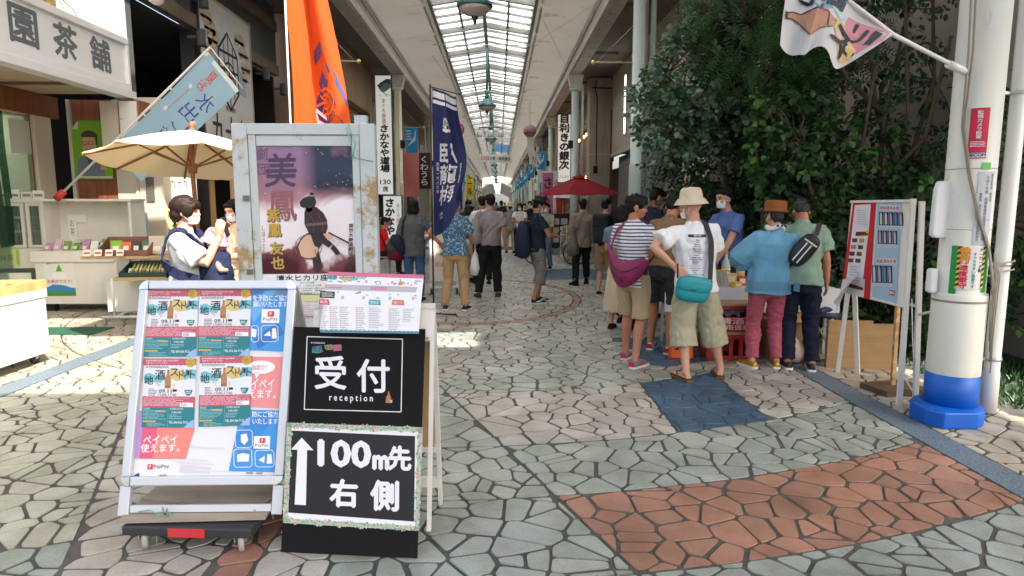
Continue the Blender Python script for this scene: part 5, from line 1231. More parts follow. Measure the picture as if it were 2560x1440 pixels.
# hanging date banner across the vault
hb = thing('date_banner', 'white banner with red date and black festival letters hung across the vault', 'banner', (-.27, 50, 5.05), 0); mb = MB(); mb.box((0, 0, 0), (2.5, .03, .56), WHITE, Matrix.Rotation(R(2), 3, 'Y')); mb.build('face', hb)
mb = MB(); p = Print(mb, plane_fn((0, -.02, 0), (1, 0, -.035), (0.035, 0, 1)), .004); p.text('23日', -.82, .0, 0, pm(200, 60, 70), 1, bold=.02, w=.62, h=.28); p.text('大祭・御供養祭', .36, -.01, 0, INK, 1, bold=.02, w=1.6, h=.27); mb.build('lettering', hb)
mb = MB(); mb.tube([(-1.2, 0, .25), (-1.3, 0, 2.4)], .01, BEAM, 5); mb.tube([(1.2, 0, .25), (1.3, 0, 2.4)], .01, BEAM, 5); mb.build('hanger', hb)
# ------------------------------------------------------------------ hanging lamps and paper balls
GRN = mat('verdigris', (.07, .20, .20), .45, .2, var=.2, scale=8)
def pendant(y, lab):
    t = thing('pendant_light', lab, 'lamp', (AX, y, 5.40), 0, 'green pendant lights under the ridge')
    mb = MB(); mb.tube([(0, 0, .6), (0, 0, 2.4)], .045, GRN, 8); mb.lathe([(.05, .35), (.10, .42), (.06, .5), (.11, .62), (.05, .7)], GRN, 14); mb.build('stem', t)
    mb = MB(); mb.lathe([(.06, .38), (.16, .33), (.20, .22), (.34, .12), (.36, .05), (.33, .03)], GRN, 20); mb.build('shade', t)
    mb = MB(); mb.lathe([(.32, .035), (.30, -.02), (.2, -.09), (.07, -.13)], mat('bowl_glass', (.62, .56, .50), .25), 20); bw = mb.build('bowl', t)
    mb = MB(); mb.lathe([(.06, -.12), (.07, -.16), (.03, -.2), (.035, -.24), (.005, -.3)], mat('dark_bronze', (.04, .035, .03), .4, .4), 10); mb.build('finial', bw)
for k, y in enumerate((13.3, 26.4, 39.6, 52.8, 66, 79, 92, 105, 118)): pendant(y, '%s green pendant light under the ridge counted from the camera' % ordn[k])
ch = thing('lantern_chandelier', 'green cross arm with white lanterns hanging under the ridge', 'lamp', (AX, 36, 5.2)); mb = MB(); mb.tube([(-.62, 0, .55), (.62, 0, .55)], .03, GRN, 8); mb.tube([(0, 0, .3), (0, 0, 2.5)], .04, GRN, 8); mb.lathe([(.04, .4), (.14, .5), (.05, .65)], GRN, 12); mb.build('arm', ch)
for x in (-.58, 0, .58):
    mb = MB(); mb.lathe([(.10, .40), (.13, .38), (.15, .05), (.12, .03)], mat('lantern_white', (.8, .8, .77), .4), 10, (x, 0, 0)); ln = mb.build('lantern', ch); mb = MB(); mb.lathe([(.03, .6), (.05, .45), (.11, .40)], GRN, 10, (x, 0, 0)); mb.build('cap', ln)
def kusudama(x, y, z, r, cols, lab, sway):
    t = thing('paper_ball', lab, 'decoration', (x, y, z), 0, 'paper flower balls with white streamers')
    mb = MB(); rr = random.Random(5)
    for i in range(170):
        a = math.acos(1-2*(i+.5)/170); b = i*2.39996; d = Vector((math.sin(a)*math.cos(b), math.sin(a)*math.sin(b), math.cos(a))); c = cols[min(len(cols)-1, int((1-d.z)/2*len(cols)))] if len(cols) > 2 else rr.choice(cols)
        q = d.to_track_quat('Z', 'Y').to_matrix(); mb.lathe([(.004, r*.8), (r*.14, r*.98), (r*.10, r*1.02), (r*.02, r*.96)], c, 6, (0, 0, 0), True, q)
    mb.ell((0, 0, 0), (r*.9,)*3, cols[0], 12, 8); mb.build('ball', t)
    for i in range(14):
        x0 = r*.8*(i/13-.5); L_ = 1.15+.25*rr.random(); mb = MB()
        mb.grid(lambda u, v: (x0*(1+.5*v)+(u-.5)*.05+sway*v*v+.03*math.sin(9*v+i), .12*math.sin(i*2.2)+.02*math.sin(7*v), -r*.9-L_*v), 1, 8, CLO('paper_white', (.8, .79, .74), .4)); mb.build('streamer', t)
    mb = MB(); mb.tube([(0, 0, r), (0, 0, r+1.0)], .012, BEAM, 5); mb.build('cord', t)
kusudama(-1.42, 22, 4.06, .26, [pm(215, 150, 185), pm(190, 70, 125), pm(226, 190, 210)][:2], 'pink and magenta paper ball with white streamers beside the navy banner', .5)
kusudama(1.42, 30, 4.90, .29, [pm(205, 190, 200), pm(214, 160, 190), pm(214, 160, 190), pm(165, 160, 90), pm(190, 175, 120)], 'pink and olive banded paper ball with white streamers on the right', .32)
wr = MB()
for a, b in (((-3.9, 14, 5.2), (-2.7, 12, 6.9)), ((3, 14, 6.4), (1.2, 25, 7.5)), ((3, 25.7, 6.2), (1.1, 20, 7.5)), ((-1.5, 15, 4.9), (-.6, 22, 4.4)), ((-1.3, 22, 4.45), (1.2, 22, 4.62))):
    wr.tube([a, tuple((Vector(a)+Vector(b))/2-Vector((0, 0, .06))), b], .006, BEAM, 4)
tag(wr.build('guy_wires', kind='stuff'), 'thin guy wires strung between the columns and the ridge', 'wires')
# ------------------------------------------------------------------ white entrance pillar with stickers
PWH = mat('pillar_white', (.74, .74, .66), .4, var=.05, scale=1.5, dirt=((.50, .45, .30), 3.5, .59), stretch=(1, 1, .35))
PBL = mat('pillar_blue', S(4, 92, 190), .45, var=.15, scale=5, dirt=((.22, .30, .36), 9, .66))
pl = thing('entrance_pillar', 'thick white pillar with blue painted foot and stickers at the right', 'pillar', (3.33, 4.52, 0))
mb = MB(); mb.lathe([(.168, .35), (.171, .36), (.171, .93), (.166, .945), (.152, .95), (.152, 7.0)], PWH, 40); mb.build('shaft', pl)
mb = MB(); mb.lathe([(.172, .10), (.172, .355), (.165, .357)], PBL, 40); mb.build('blue_band', pl)
mb = MB(); mb.lathe([(.232, 0), (.232, .11), (.21, .125), (.17, .13)], PBL, 32, (-.02, 0, 0)); mb.prism([(-.27, -.13), (-.20, -.235), (.05, -.24), (.05, .05), (-.27, .05)], 0, .122, PBL); mb.build('foot', pl, bevel=.012)
def cyl(r, a0=-90.0):
    def fn(x, y, h): t = R(a0) + x/r; return Vector(((r+h)*math.cos(t), (r+h)*math.sin(t), y))
    return fn
def sticker(name, prints, r=.1535):
    mb = MB(); prints(Print(mb, cyl(r, -117), .0012)); return mb.build(name, pl)
def cam_sign(p):
    p.rect(-.055, 1.925, .055, 2.225, pm(205, 30, 70), 1, 8, 1); p.text('監視カメラ設置', 0, 2.115, 0, WH, 2, bold=.02, vert=True, h=.185, w=.034)
    p.lines(-.045, 1.965, .045, 2.005, 4, WH, 2, .4, 3); p.rect(-.057, 1.895, .057, 1.925, pm(225, 225, 230), 1, 8, 1); p.text('SECOM', 0, 1.912, 0, pm(30, 60, 140), 2, bold=.05, w=.10, h=.02); p.rect(-.057, 1.889, .057, 1.895, pm(205, 30, 70), 2, 8, 1)
sticker('camera_sticker', cam_sign)
sticker('green_sticker', lambda p: p.rect(.035, 1.815, .095, 1.86, pm(110, 190, 105), 1, 4, 1))
def plate(p):
    p.rect(.02, 1.30, .135, 1.80, pm(192, 198, 206), 1, 8, 1); d = pm(50, 55, 75)
    p.text('通商産業省　静岡県', .115, 1.69, 0, d, 2, vert=True, h=.19, w=.019); p.text('平成十年度　商業基盤施設整備事業施設', .082, 1.55, 0, d, 2, vert=True, h=.44, w=.024); p.text('事業者　清水駅前銀座商店街振興組合', .045, 1.49, 0, d, 2, vert=True, h=.33, w=.019); p.rect(.085, 1.47, .13, 1.473, INK, 2, 4, 1)
sticker('steel_plate', plate)
def slow(p):
    p.rect(-.055, .985, .115, 1.285, pm(232, 232, 228), 1, 10, 1); gt = pm(35, 150, 75)
    p.rect(-.095, .95, -.05, 1.29, gt, 2, 4, 1); p.rect(.112, .965, .152, 1.30, gt, 2, 4, 1)
    for i in range(8):
        y = .985+i*.037
        for x in (-.058, .098): p.poly([(x, y), (x+.02, y+.012), (x+.02, y+.030), (x, y+.018)], pm(230, 205, 40), 3); p.poly([(x, y+.018), (x+.02, y+.030), (x+.02, y+.048), (x, y+.036)], INK, 3)
    p.text('徐行', -.015, 1.225, 0, pm(225, 70, 60), 3, bold=.09, vert=True, h=.115, w=.062); p.text('徐行', -.015, 1.225, 0, pm(240, 200, 40), 4, bold=.02, vert=True, h=.11, w=.056)
    p.text('速度厳守', -.015, 1.075, 0, pm(225, 60, 75), 3, bold=.05, vert=True, h=.165, w=.05); p.text('すべりやすい路面です', .045, 1.12, 0, pm(50, 140, 120), 3, bold=.03, vert=True, h=.25, w=.022); p.text('アーケード街', .083, 1.19, 0, pm(40, 50, 90), 3, bold=.03, vert=True, h=.165, w=.024)
    p.rect(.0, .87, .02, .95, pm(196, 170, 90), 1)
sticker('speed_notice', slow)
WIRE = mat('old_cable', (.30, .27, .21), .7)
mb = MB()
for k in range(2):
    q = lambda a, z, r=.17: (r*math.cos(R(a)), r*math.sin(R(a)), z)
    mb.tube([(-.22+.03*k, -.13, 3.4), (-.20+.03*k, -.15, 2.6), q(-152+4*k, 2.1, .165), q(-128+3*k, 1.75), q(-105+3*k, 1.5), q(-72+3*k, 1.28), q(-62+3*k, 1.1, .19), q(-55+6*k, .95, .2)], .008, WIRE, 6)
for k in range(4): mb.tube([(.105, -.15, 1.24), (.115+.012*k, -.165, 1.08), (.12+.012*k, -.15, .8-.07*k), (.14+.01*k, -.14, .62-.08*k), (.15+.008*k, -.13, .8), (.13, -.14, 1.2)], .004, WIRE, 5)
for z in (.885, .893): mb.lathe([(.173, z), (.176, z+.004), (.173, z+.008)], WIRE, 30)
for z in (1.40, 1.82): mb.lathe([(.1535, z), (.155, z+.002), (.1535, z+.004)], WIRE, 30)
mb.build('cable', pl)
mb = MB(); mb.prism([(-.25, 1.36), (-.225, 1.34), (-.14, 1.34), (-.14, 1.74), (-.225, 1.74), (-.245, 1.68)], -.02, .03, SW, lambda x, y, z: (x, z, y)); mb.build('side_panel', pl, bevel=.012)
mb = MB(); mb.bb((-.225, -.01, .94), (-.165, .06, 1.12), SW); mb.build('junction_box', pl, bevel=.02)
pp = thing('white_drainpipe', 'slim white drainpipe standing right of the entrance pillar', 'drainpipe', (3.70, 4.62, 0))
mb = MB(); mb.lathe([(.058, .02), (.058, .32), (.052, .34), (.052, 7)], mat('pipe_white', (.70, .71, .68), .4, dirt=((.35, .36, .2), 4, .66)), 16); mb.build('pipe', pp)
mb = MB()
for z in (.42, 1.13, 2.35): mb.lathe([(.053, z), (.060, z), (.060, z+.025), (.053, z+.025)], ALU, 16); mb.bar((-.06, 0, z+.01), (-.25, -.05, z+.01), .02, .02, ALU)
mb.build('clip', pp)
rp = MB()
for z in (1.14, 1.08): rp.tube([(3.44, 4.38, z), (3.58, 4.46, z+.02), (3.72, 4.53, z+.03), (3.79, 4.62, z+.03)], .006, WIRE, 5)
tag(rp.build('rope'), 'grey rope tied round the white drainpipe', 'rope')
# ------------------------------------------------------------------ poster easel on the right
ez = thing('poster_easel', 'leaning white wooden easel with red taped price posters beside the pillar', 'easel', (0, 0, 0))
bl = [Vector((3.10, 5.62, 1.60)), Vector((3.185, 4.93, 1.60)), Vector((3.14, 4.86, .78)), Vector((3.055, 5.58, .80))]
mb = MB(); n_ = (bl[0]-bl[1]).cross(bl[2]-bl[1]).normalized(); 
if n_.x > 0: n_ = -n_
mb.add(bl + [b - n_*.015 for b in bl], [(0, 1, 2, 3), (7, 6, 5, 4), (0, 4, 5, 1), (1, 5, 6, 2), (2, 6, 7, 3), (3, 7, 4, 0)], WP); mb.build('board', ez)
lay = homog([(2150, 505), (2310, 500), (2265, 765), (2120, 735)], 1, 1)
def ef(x, y, h): u, v = lay(x, y); p = (bl[0].lerp(bl[1], u))*v + (bl[3].lerp(bl[2], u))*(1-v); return p + n_*(h+.002)
mb = MB(); p = Print(mb, ef, .0012)
PX_(p, [(2155, 507), (2216, 506), (2186, 700), (2122, 705)], pm(200, 30, 45), 1); PX_(p, [(2160, 514), (2204, 510), (2168, 728), (2128, 722)], pm(232, 230, 226), 2); PX_(p, [(2203, 506), (2216, 506), (2186, 750), (2172, 745)], pm(200, 30, 45), 3)
PX_(p, [(2220, 507), (2286, 503), (2252, 756), (2192, 742)], pm(165, 195, 215), 2)
PX_(p, [(2163, 520), (2194, 517), (2190, 575), (2156, 577)], pm(222, 222, 232), 3); p.lines(2166, -566, 2190, -524, 7, pm(190, 160, 170), 4, .25, 5)
PX_(p, [(2160, 583), (2192, 582), (2190, 592), (2158, 594)], pm(110, 30, 40), 3); PX_(p, [(2140, 712), (2172, 722), (2170, 728), (2136, 722)], pm(110, 30, 40), 3); PX_(p, [(2187, 578), (2194, 578), (2193, 586), (2186, 586)], pm(225, 205, 60), 4)
r_ = random.Random(8)
for i in range(4):
    for j in range(2):
        x = 2150+j*18-i*4; y = 600+i*17; PX_(p, [(x, y), (x+13, y), (x+12, y+10), (x-1, y+10)], r_.choice([pm(120, 50, 45), pm(60, 60, 65), pm(190, 150, 70), pm(215, 120, 90), pm(205, 190, 170)]), 3)
PX_(p, [(2140, 664), (2170, 664), (2164, 712), (2134, 712)], pm(220, 220, 230), 3); p.lines(2142, -708, 2164, -668, 6, pm(180, 150, 170), 4, .25, 7)
for k, (yy, n, c2) in enumerate(((512, 6, pm(196, 60, 60)), (648, 6, pm(196, 60, 60)))):
    x0 = 2228-k*18
    for i, chh in enumerate('超銘酒名手配'[:n]): PX_(p, [(x0+i*8.6, yy), (x0+i*8.6+7.6, yy), (x0+i*8.6+6.6, yy+14), (x0+i*8.6-1, yy+14)], pm(236, 226, 226), 3); p.text(chh, x0+i*8.6+3.4, -yy-7, 0, c2, 4, bold=.02, w=6, h=9)
for row, (y0, hh) in enumerate(((530, 34), (578, 34), (666, 42))):
    for i in range(5 if row == 0 else 4):
        x = 2223-row*6-(14 if row == 2 else 0)+i*13; PX_(p, [(x, y0), (x+12, y0), (x+10, y0+hh), (x-2, y0+hh)], pm(34, 44, 70), 3); c2 = r_.choice([pm(90, 150, 195), pm(205, 205, 205), pm(120, 170, 205), pm(190, 170, 190)])
        PX_(p, [(x+3.5, y0+2), (x+6.5, y0+2), (x+8, y0+9), (x+7, y0+hh-2), (x+1, y0+hh-2), (x+2, y0+9)], c2, 4); PX_(p, [(x-2, y0+hh+2), (x+8, y0+hh+2), (x+7, y0+hh+8), (x-3, y0+hh+8)], WH, 3); p.lines(x-2, -y0-hh-7, x+7, -y0-hh-3, 2, pm(60, 60, 70), 4, .4, i)
PX_(p, [(2238, 724), (2252, 726), (2248, 738), (2235, 736)], pm(190, 70, 80), 4); p.text('850', 2243, -731, 0, WH, 5, bold=.04, w=11, h=6)
mb.build('print', ez)
legs = [((3.19, 4.915, 1.62), (3.155, 4.83, 0)), ((3.25, 4.90, 1.60), (3.285, 4.83, 0)), ((3.115, 5.60, .85), (3.21, 5.86, 0)), ((3.14, 5.58, 1.0), (3.37, 5.80, 0))]
for a, b in legs:
    mb = MB(); mb.bar(a, b, .038, .024, WP); mb.build('leg', ez)
mb = MB(); mb.bar((3.10, 5.62, 1.60), (3.185, 4.93, 1.605), .03, .02, WP); mb.bar((3.21, 4.90, .80), (3.29, 4.88, .78), .03, .02, WP); mb.build('rail', ez)
mb = MB(); mb.tube([(3.17, 4.83, .26), (3.24, 4.80, .22), (3.3, 4.84, .27), (3.22, 4.88, .30), (3.17, 4.83, .24), (3.24, 4.80, .12), (3.26, 4.8, .06)], .005, WHITE, 5); mb.tube([(3.2, 4.85, .85), (3.23, 4.84, .5), (3.26, 4.84, .28)], .004, WHITE, 5); mb.tube([(3.28, 4.88, .72), (3.24, 4.6, .80), (3.18, 4.45, .90)], .012, WHITE, 6); mb.build('string', ez)
mb = MB(); mb.grid(lambda u, v: (3.03-.09*v+.02*math.sin(5*u), 5.55-.30*u*(1-v)-.08*v, .92-.28*v+.10*u), 6, 5, mat('paper_curl', (.6, .58, .55), .7)); mb.build('curled_paper', ez)
CARD = mat('cardboard', (.34, .21, .10), .85, var=.12, scale=4, stretch=(1, 1, 6))
cb = thing('cardboard_sheet', 'flat brown cardboard carton leaning behind the poster easel', 'cardboard', (3.47, 5.98, 0), R(-8))
mb = MB(); mb.box((0, 0, .22), (.60, .05, .44), CARD); mb.build('panel', cb); mb = MB(); mb.bb((-.3, -.03, .44), (.1, .02, .47), CARD); mb.build('flap', cb)
ws = thing('wooden_post', 'rusty brown post on a muddy wooden base behind the easel', 'post', (3.36, 5.25, 0)); MUD = mat('muddy_wood', (.10, .07, .04), .9, var=.3, scale=8)
mb = MB(); mb.bar((0, 0, .04), (.02, .05, .85), .03, .03, RUST); mb.build('post', ws); mb = MB(); mb.box((0, -.02, .025), (.42, .30, .05), MUD, R(12)); mb.build('base', ws); mb = MB(); mb.box((.1, -.18, .03), (.28, .06, .06), MUD, R(-14)); mb.build('base_bar', ws)
# ------------------------------------------------------------------ sake table and things on it
tb = thing('sake_table', 'long folding table under a white cloth where people crowd', 'table', (2.62, 6.95, 0), R(-3))
TCL = mat('white_cloth_table', (.66, .68, .72), .8)
mb = MB(); mb.bb((-.85, -.35, .66), (.95, .35, .70), TCL); mb.build('tabletop', tb)
mb = MB(); mb.grid(lambda u, v: (-.86+1.82*u, -.36-.012*math.sin(22*u)*(1-v), .45+.255*v), 40, 4, TCL); mb.build('cloth', tb)
for x in (-.75, .85):
    for y in (-.28, .28): mb = MB(); mb.bar((x, y, 0), (x, y, .66), .03, .03, ALU); mb.build('leg', tb)
gls = [mat('bottle_green', (.02, .10, .03), .08, spec=.7), mat('bottle_brown', (.08, .035, .01), .08, spec=.7), mat('bottle_blue', (.06, .12, .25), .08, spec=.7), mat('bottle_clear', (.5, .55, .52), .08)]
for k in range(9):
    x = -.55+k*.16; t = thing('sake_bottle', ['dark green', 'brown', 'blue', 'clear'][k % 4]+' sake bottle, %s along the row standing at the back of the table' % ordn[k], 'bottle', (2.62+x, 7.12-.02*(k % 3), .70), 0, 'sake bottles on the table')
    mb = MB(); mb.lathe([(.046, 0), (.048, .02), (.048, .19), (.035, .24), (.017, .28), (.016, .34)], gls[k % 4], 12); mb.build('glass', t); mb = MB(); mb.lathe([(.049, .06), (.049, .16)], [pm(230, 226, 215), pm(210, 190, 120), pm(200, 60, 60)][k % 3], 12); mb.build('bottle_label', t); mb = MB(); mb.lathe([(.019, .32), (.019, .355), (.003, .357)], GLD, 10); mb.build('cap', t)
for k in range(7):
    t = thing('price_card', '%s upright white and yellow card in the stand at the front of the table' % ordn[k], 'card', (2.20+k*.035, 6.68+.01*k, .70), R(20), 'cards in the stand'); mb = MB(); mb.box((0, 0, .09), (.004, .10, .17), pm(228, 226, 214), Matrix.Rotation(R(-14), 3, 'Y')); mb.build('sheet', t); mb = MB(); mb.box((.02, 0, .175), (.006, .10, .02), pm(226, 195, 60)); mb.build('yellow_edge', t)
for k, (x, y, c, s, lab) in enumerate(((2.48, 6.80, pm(226, 200, 150), (.12, .09, .14), 'tan framed menu stand on the white table'), (2.62, 6.86, pm(200, 60, 60), (.09, .09, .10), 'small red box on the white table'), (2.52, 6.70, pm(230, 200, 60), (.10, .06, .06), 'small yellow box at the table edge'), (2.30, 6.95, pm(70, 90, 110), (.12, .1, .11), 'blue grey carton on the white table'))):
    t = thing('small_box', lab, 'box', (x, y, .70), R(10*k), 'boxes on the sake table'); mb = MB(); mb.bb((-s[0]/2, -s[1]/2, 0), (s[0]/2, s[1]/2, s[2]), c); mb.build('carton', t, bevel=.003); mb = MB(); mb.bb((-s[0]*.35, -s[1]/2-.002, s[2]*.3), (s[0]*.35, -s[1]/2-.0005, s[2]*.8), pm(232, 226, 210)); mb.build('front_label', t)
CRR = mat('crate_red', S(150, 26, 26), .45, var=.08)
def crate(x, y, z, lab, txt):
    t = thing('bottle_crate', lab, 'crate', (x, y, z), R(-3), 'red crates under the table'); w2, d, h = .46, .36, .27
    mb = MB(); mb.bb((-w2/2, -d/2, 0), (w2/2, d/2, .02), CRR)
    for sx in (-1, 1): mb.bb((sx*w2/2-.012, -d/2, .02), (sx*w2/2+.012, d/2, h), CRR)
    mb.bb((-w2/2+.012, d/2-.02, .02), (w2/2-.012, d/2, h), CRR); mb.build('shell', t)
    mb = MB()
    if txt: mb.bb((-w2/2+.012, -d/2, .02), (w2/2-.012, -d/2+.02, .155), CRR); mb.bb((-w2/2, -d/2-.006, h-.035), (w2/2, -d/2+.02, h), CRR)
    else:
        mb.bb((-w2/2, -d/2-.005, h-.05), (w2/2, -d/2+.02, h), CRR); mb.bb((-w2/2, -d/2-.005, .02), (w2/2, -d/2+.02, .05), CRR)
        for i in range(5): mb.bb((-w2/2+.03+i*.10-.02, -d/2-.004, .05), (-w2/2+.03+i*.10+.02, -d/2+.02, h-.05), CRR)
    mb.build('front_panel', t)
    if txt:
        mb = MB(); p = Print(mb, plane_fn((0, -d/2-.001, 0), (1, 0, 0), (0, 0, 1)), .001); p.text('清酒', 0, .115, 0, pm(225, 190, 180), 1, bold=.03, w=.24, h=.065); p.text('専用通箱', .02, .05, 0, pm(225, 190, 180), 1, bold=.02, w=.32, h=.05); mb.build('lettering', t)
    return t
crate(2.36, 6.50, 0, 'lower red bottle crate with oval slots under the table', False); mb = MB(); mb.bb((2.10, 6.30, .272), (2.62, 6.70, .29), mat('crate_board', (.42, .27, .14), .7)); tag(mb.build('wooden_board'), 'thin board lying between the stacked red crates', 'board')
crate(2.36, 6.50, .292, 'upper red sake crate with pale lettering and open front', True); mb = MB(); mb.bb((2.10, 6.30, .565), (2.62, 6.70, .583), mat('crate_board', (.42, .27, .14), .7)); tag(mb.build('wooden_board'), 'thin board lying on top of the red crates', 'board')
o = MB(); o.grid(lambda u, v: (2.28+.2*u, 6.40+.12*v, .46+.05*math.sin(4*u)*math.sin(3*v+1)+.02*math.sin(11*u+5*v)), 10, 8, mat('crumpled_paper', (.6, .62, .7), .7)); tag(o.build('crumpled_paper'), 'crumpled pale wrapping paper inside the upper red crate', 'paper')
bx = thing('cardboard_box', 'brown cardboard box with hand hole between the happi coat and green shirt people', 'box', (2.95, 6.55, 0)); mb = MB(); mb.bb((-.2, -.15, 0), (.22, .2, .40), CARD); mb.build('body', bx); mb = MB(); mb.bb((-.12, -.154, .28), (-.03, -.150, .32), DARK); mb.build('hand_hole', bx); mb = MB(); mb.box((0, -.2, .43), (.40, .16, .008), CARD, Matrix.Rotation(R(25), 3, 'X')); mb.build('flap', bx)
bg_ = thing('plastic_bag', 'pale pink plastic bag on the floor beside the cardboard box', 'bag', (2.93, 6.25, 0)); mb = MB(); mb.lathe([(.02, 0), (.11, .02), (.13, .12), (.09, .22), (.03, .27), (.05, .31)], mat('pink_plastic', (.55, .38, .38), .4), 10); mb.build('sack', bg_); mb = MB(); mb.tube([(-.04, 0, .28), (0, .02, .36), (.04, 0, .28)], .008, mat('pink_plastic', (.55, .38, .38)), 6); mb.build('handle', bg_)
fc = thing('folding_chair', 'grey metal folding chair with dark seat behind the man in green', 'chair', (3.42, 6.55, 0), R(40)); SEATM = mat('dark_seat', (.03, .035, .06), .5)
mb = MB(); mb.bb((-.19, -.18, .42), (.19, .18, .45), SEATM); mb.build('seat', fc, bevel=.01); mb = MB(); mb.bb((-.18, .19, .62), (.18, .21, .80), mat('grey_plastic', (.3, .32, .34), .5)); mb.build('backrest', fc)
for s in (-.2, .2):
    mb = MB(); mb.tube([(s, -.22, 0), (s, .06, .45), (s, .2, .82)], .011, ALU, 8); mb.build('leg', fc); mb = MB(); mb.tube([(s*.95, .22, 0), (s*.95, -.16, .43)], .011, ALU, 8); mb.build('leg', fc)
mb = MB(); mb.tube([(-.12, -.1, .47), (.0, .0, .485), (.16, .05, .47)], .035, mat('umbrella_navy', (.02, .03, .09), .6), 8); tag(mb.build('folded_umbrella'), 'dark blue folded umbrella lying on the folding chair', 'umbrella')['label']; bpy.data.objects['folded_umbrella'].location = (3.42, 6.55, 0)
ob_ = thing('orange_bag', 'bright orange bag on the floor between the bare legs', 'bag', (1.86, 6.45, 0)); mb = MB(); mb.prism([(-.10, 0), (.14, 0), (.12, .36), (-.02, .42), (-.09, .3)], -.05, .06, mat('orange_nylon', S(240, 100, 30), .5), lambda x, y, z: (x, z, y)); mb.build('body', ob_, bevel=.015); mb = MB(); mb.tube([(-.06, -.055, .1), (.12, -.055, .16)], .008, BLK, 6); mb.build('strap', ob_)
# ------------------------------------------------------------------ greenery on the right
def leaf_mat(name, c, tl=.25, rough=.4):
    m = mat(name, c, rough, var=.25, scale=3, spec=.4, sub=tl); return m
T = np.array([0, .22, .5, .78, 1.]); 
def leaf_template(wd, fold=.18, curl=.15):
    ws_ = {'round': [0, .62, .86, .66, 0], 'oval': [0, .40, .55, .38, 0], 'lance': [0, .17, .2, .13, 0], 'heart': [.15, .7, .68, .34, 0]}[wd]
    vs = []
    for t, q in zip(T, ws_):
        z = -curl*t*t; vs += [(-q/2, t, z+fold*q/2), (0, t, z), (q/2, t, z+fold*q/2)]
    fs = []
    for i in range(4):
        a = 3*i; fs += [(a, a+1, a+4, a+3), (a+1, a+2, a+5, a+4)]
    return np.array(vs), fs
def rot_from(dirs, ups):
    y = dirs/np.linalg.norm(dirs, axis=1, keepdims=True); x = np.cross(y, ups); x /= np.maximum(1e-6, np.linalg.norm(x, axis=1, keepdims=True)); z = np.cross(x, y); return np.stack([x, y, z], 2)
def plant(name, label, cat, loc, trunks, vols, n_cl, per, size, shape, mats, seed, indiv=90, pinnate=False, shell=.55, droop=.2, twig=.16, bark=(.10, .075, .05), group=None):
    rg = np.random.default_rng(seed); loc = np.array(loc, float); t = thing(name, label, cat, tuple(loc), 0, group)
    BK = mat('bark_'+name+str(seed), bark, .9, var=.3, scale=8, bump=.4)
    mb = MB()
    for pts in trunks: mb.tube([tuple(np.array(p)) for p in pts], [.032*(1-.65*i/len(pts)) for i in range(len(pts))], BK, 7)
    # clump centres
    cw = np.array([v[1][0]*v[1][1]*v[1][2] for v in vols]); cw = cw/cw.sum(); cs = []; nrm = []
    for _ in range(n_cl):
        c, r = vols[rg.choice(len(vols), p=cw)]
        d = rg.normal(size=3); d /= np.linalg.norm(d); k = shell+(1-shell)*rg.random()**.6; k *= 1+.12*rg.normal()
        cs.append(np.array(c)+d*np.array(r)*k); nrm.append(d)
    cs = np.array(cs); nrm = np.array(nrm)
    allp = np.array([p for pts in trunks for p in pts])
    for i in range(0, len(cs), 3):
        a = allp[np.argmin(((allp-cs[i])**2).sum(1)+rg.random(len(allp))*.05)]; m_ = (a+cs[i])/2+rg.normal(size=3)*.05
        mb.tube([tuple(a), tuple(m_), tuple(cs[i])], [.012, .008, .004], BK, 4)
    mb.build('trunk', t)
    pos, dr, up, sc_, mi = [], [], [], [], []
    for c, nn_ in zip(cs, nrm):
        main = nn_*.8+rg.normal(size=3)*.5+np.array([0, 0, -droop]); main /= np.linalg.norm(main); mm = rg.integers(len(mats)); q = per if not pinnate else per
        if pinnate:
            for f in range(3):
                ax = main+rg.normal(size=3)*.5; ax /= np.linalg.norm(ax); sd_ = np.cross(ax, rg.normal(size=3)); sd_ /= np.linalg.norm(sd_); u_ = np.cross(sd_, ax)
                for j in range(per):
                    for s in (-1, 1):
                        pos.append(c+ax*twig*(j/per)*2.2-np.array([0, 0, .25*(j/per)**2*twig])); dr.append(sd_*s+ax*.5); up.append(u_); sc_.append(size*(1-.5*abs(j/per-.4))*rg.uniform(.85, 1.1)); mi.append(mm)
        else:
            for j in range(per):
                ph = j*2.4+rg.random(); sd_ = np.cross(main, [0.3, .2, 1]); sd_ /= np.linalg.norm(sd_); u_ = np.cross(sd_, main)
                d = main*.55+(sd_*math.cos(ph)+u_*math.sin(ph))*.9+rg.normal(size=3)*.25+np.array([0, 0, -droop])
                pos.append(c+main*twig*(j/per-.3)+d*.02); dr.append(d); up.append(np.array([0, -.35, 1.])+rg.normal(size=3)*.55); sc_.append(size*rg.uniform(.6, 1.2)); mi.append(mm if rg.random() < .75 else rg.integers(len(mats)))
    pos, dr, up, sc_, mi = map(np.array, (pos, dr, up, sc_, mi)); M_ = rot_from(dr, up); tv, tf = leaf_template(shape)
    order = np.argsort(np.linalg.norm(pos+loc-np.array([0, 0, CAMH]), axis=1)/sc_); ind = order[:indiv]; rs_ = order[indiv:]
    if indiv:
        ms = []
        for k in range(len(mats)): q = MB(); q.add(tv, tf, mats[k], True); ms.append(q.mesh('leaf'))
        for i in ind:
            o = bpy.data.objects.new('leaf', ms[mi[i]]); COL.objects.link(o); o.parent = t
            o.matrix_local = Matrix.Translation(pos[i]) @ Matrix(M_[i].tolist()).to_4x4() @ Matrix.Scale(float(sc_[i]), 4)
    V = (np.einsum('nij,kj->nki', M_[rs_], tv)*sc_[rs_][:, None, None]+pos[rs_][:, None, :]).reshape(-1, 3); nv = len(tv)
    F = (np.array(tf)[None]+(np.arange(len(rs_))*nv)[:, None, None]).reshape(-1, 4)
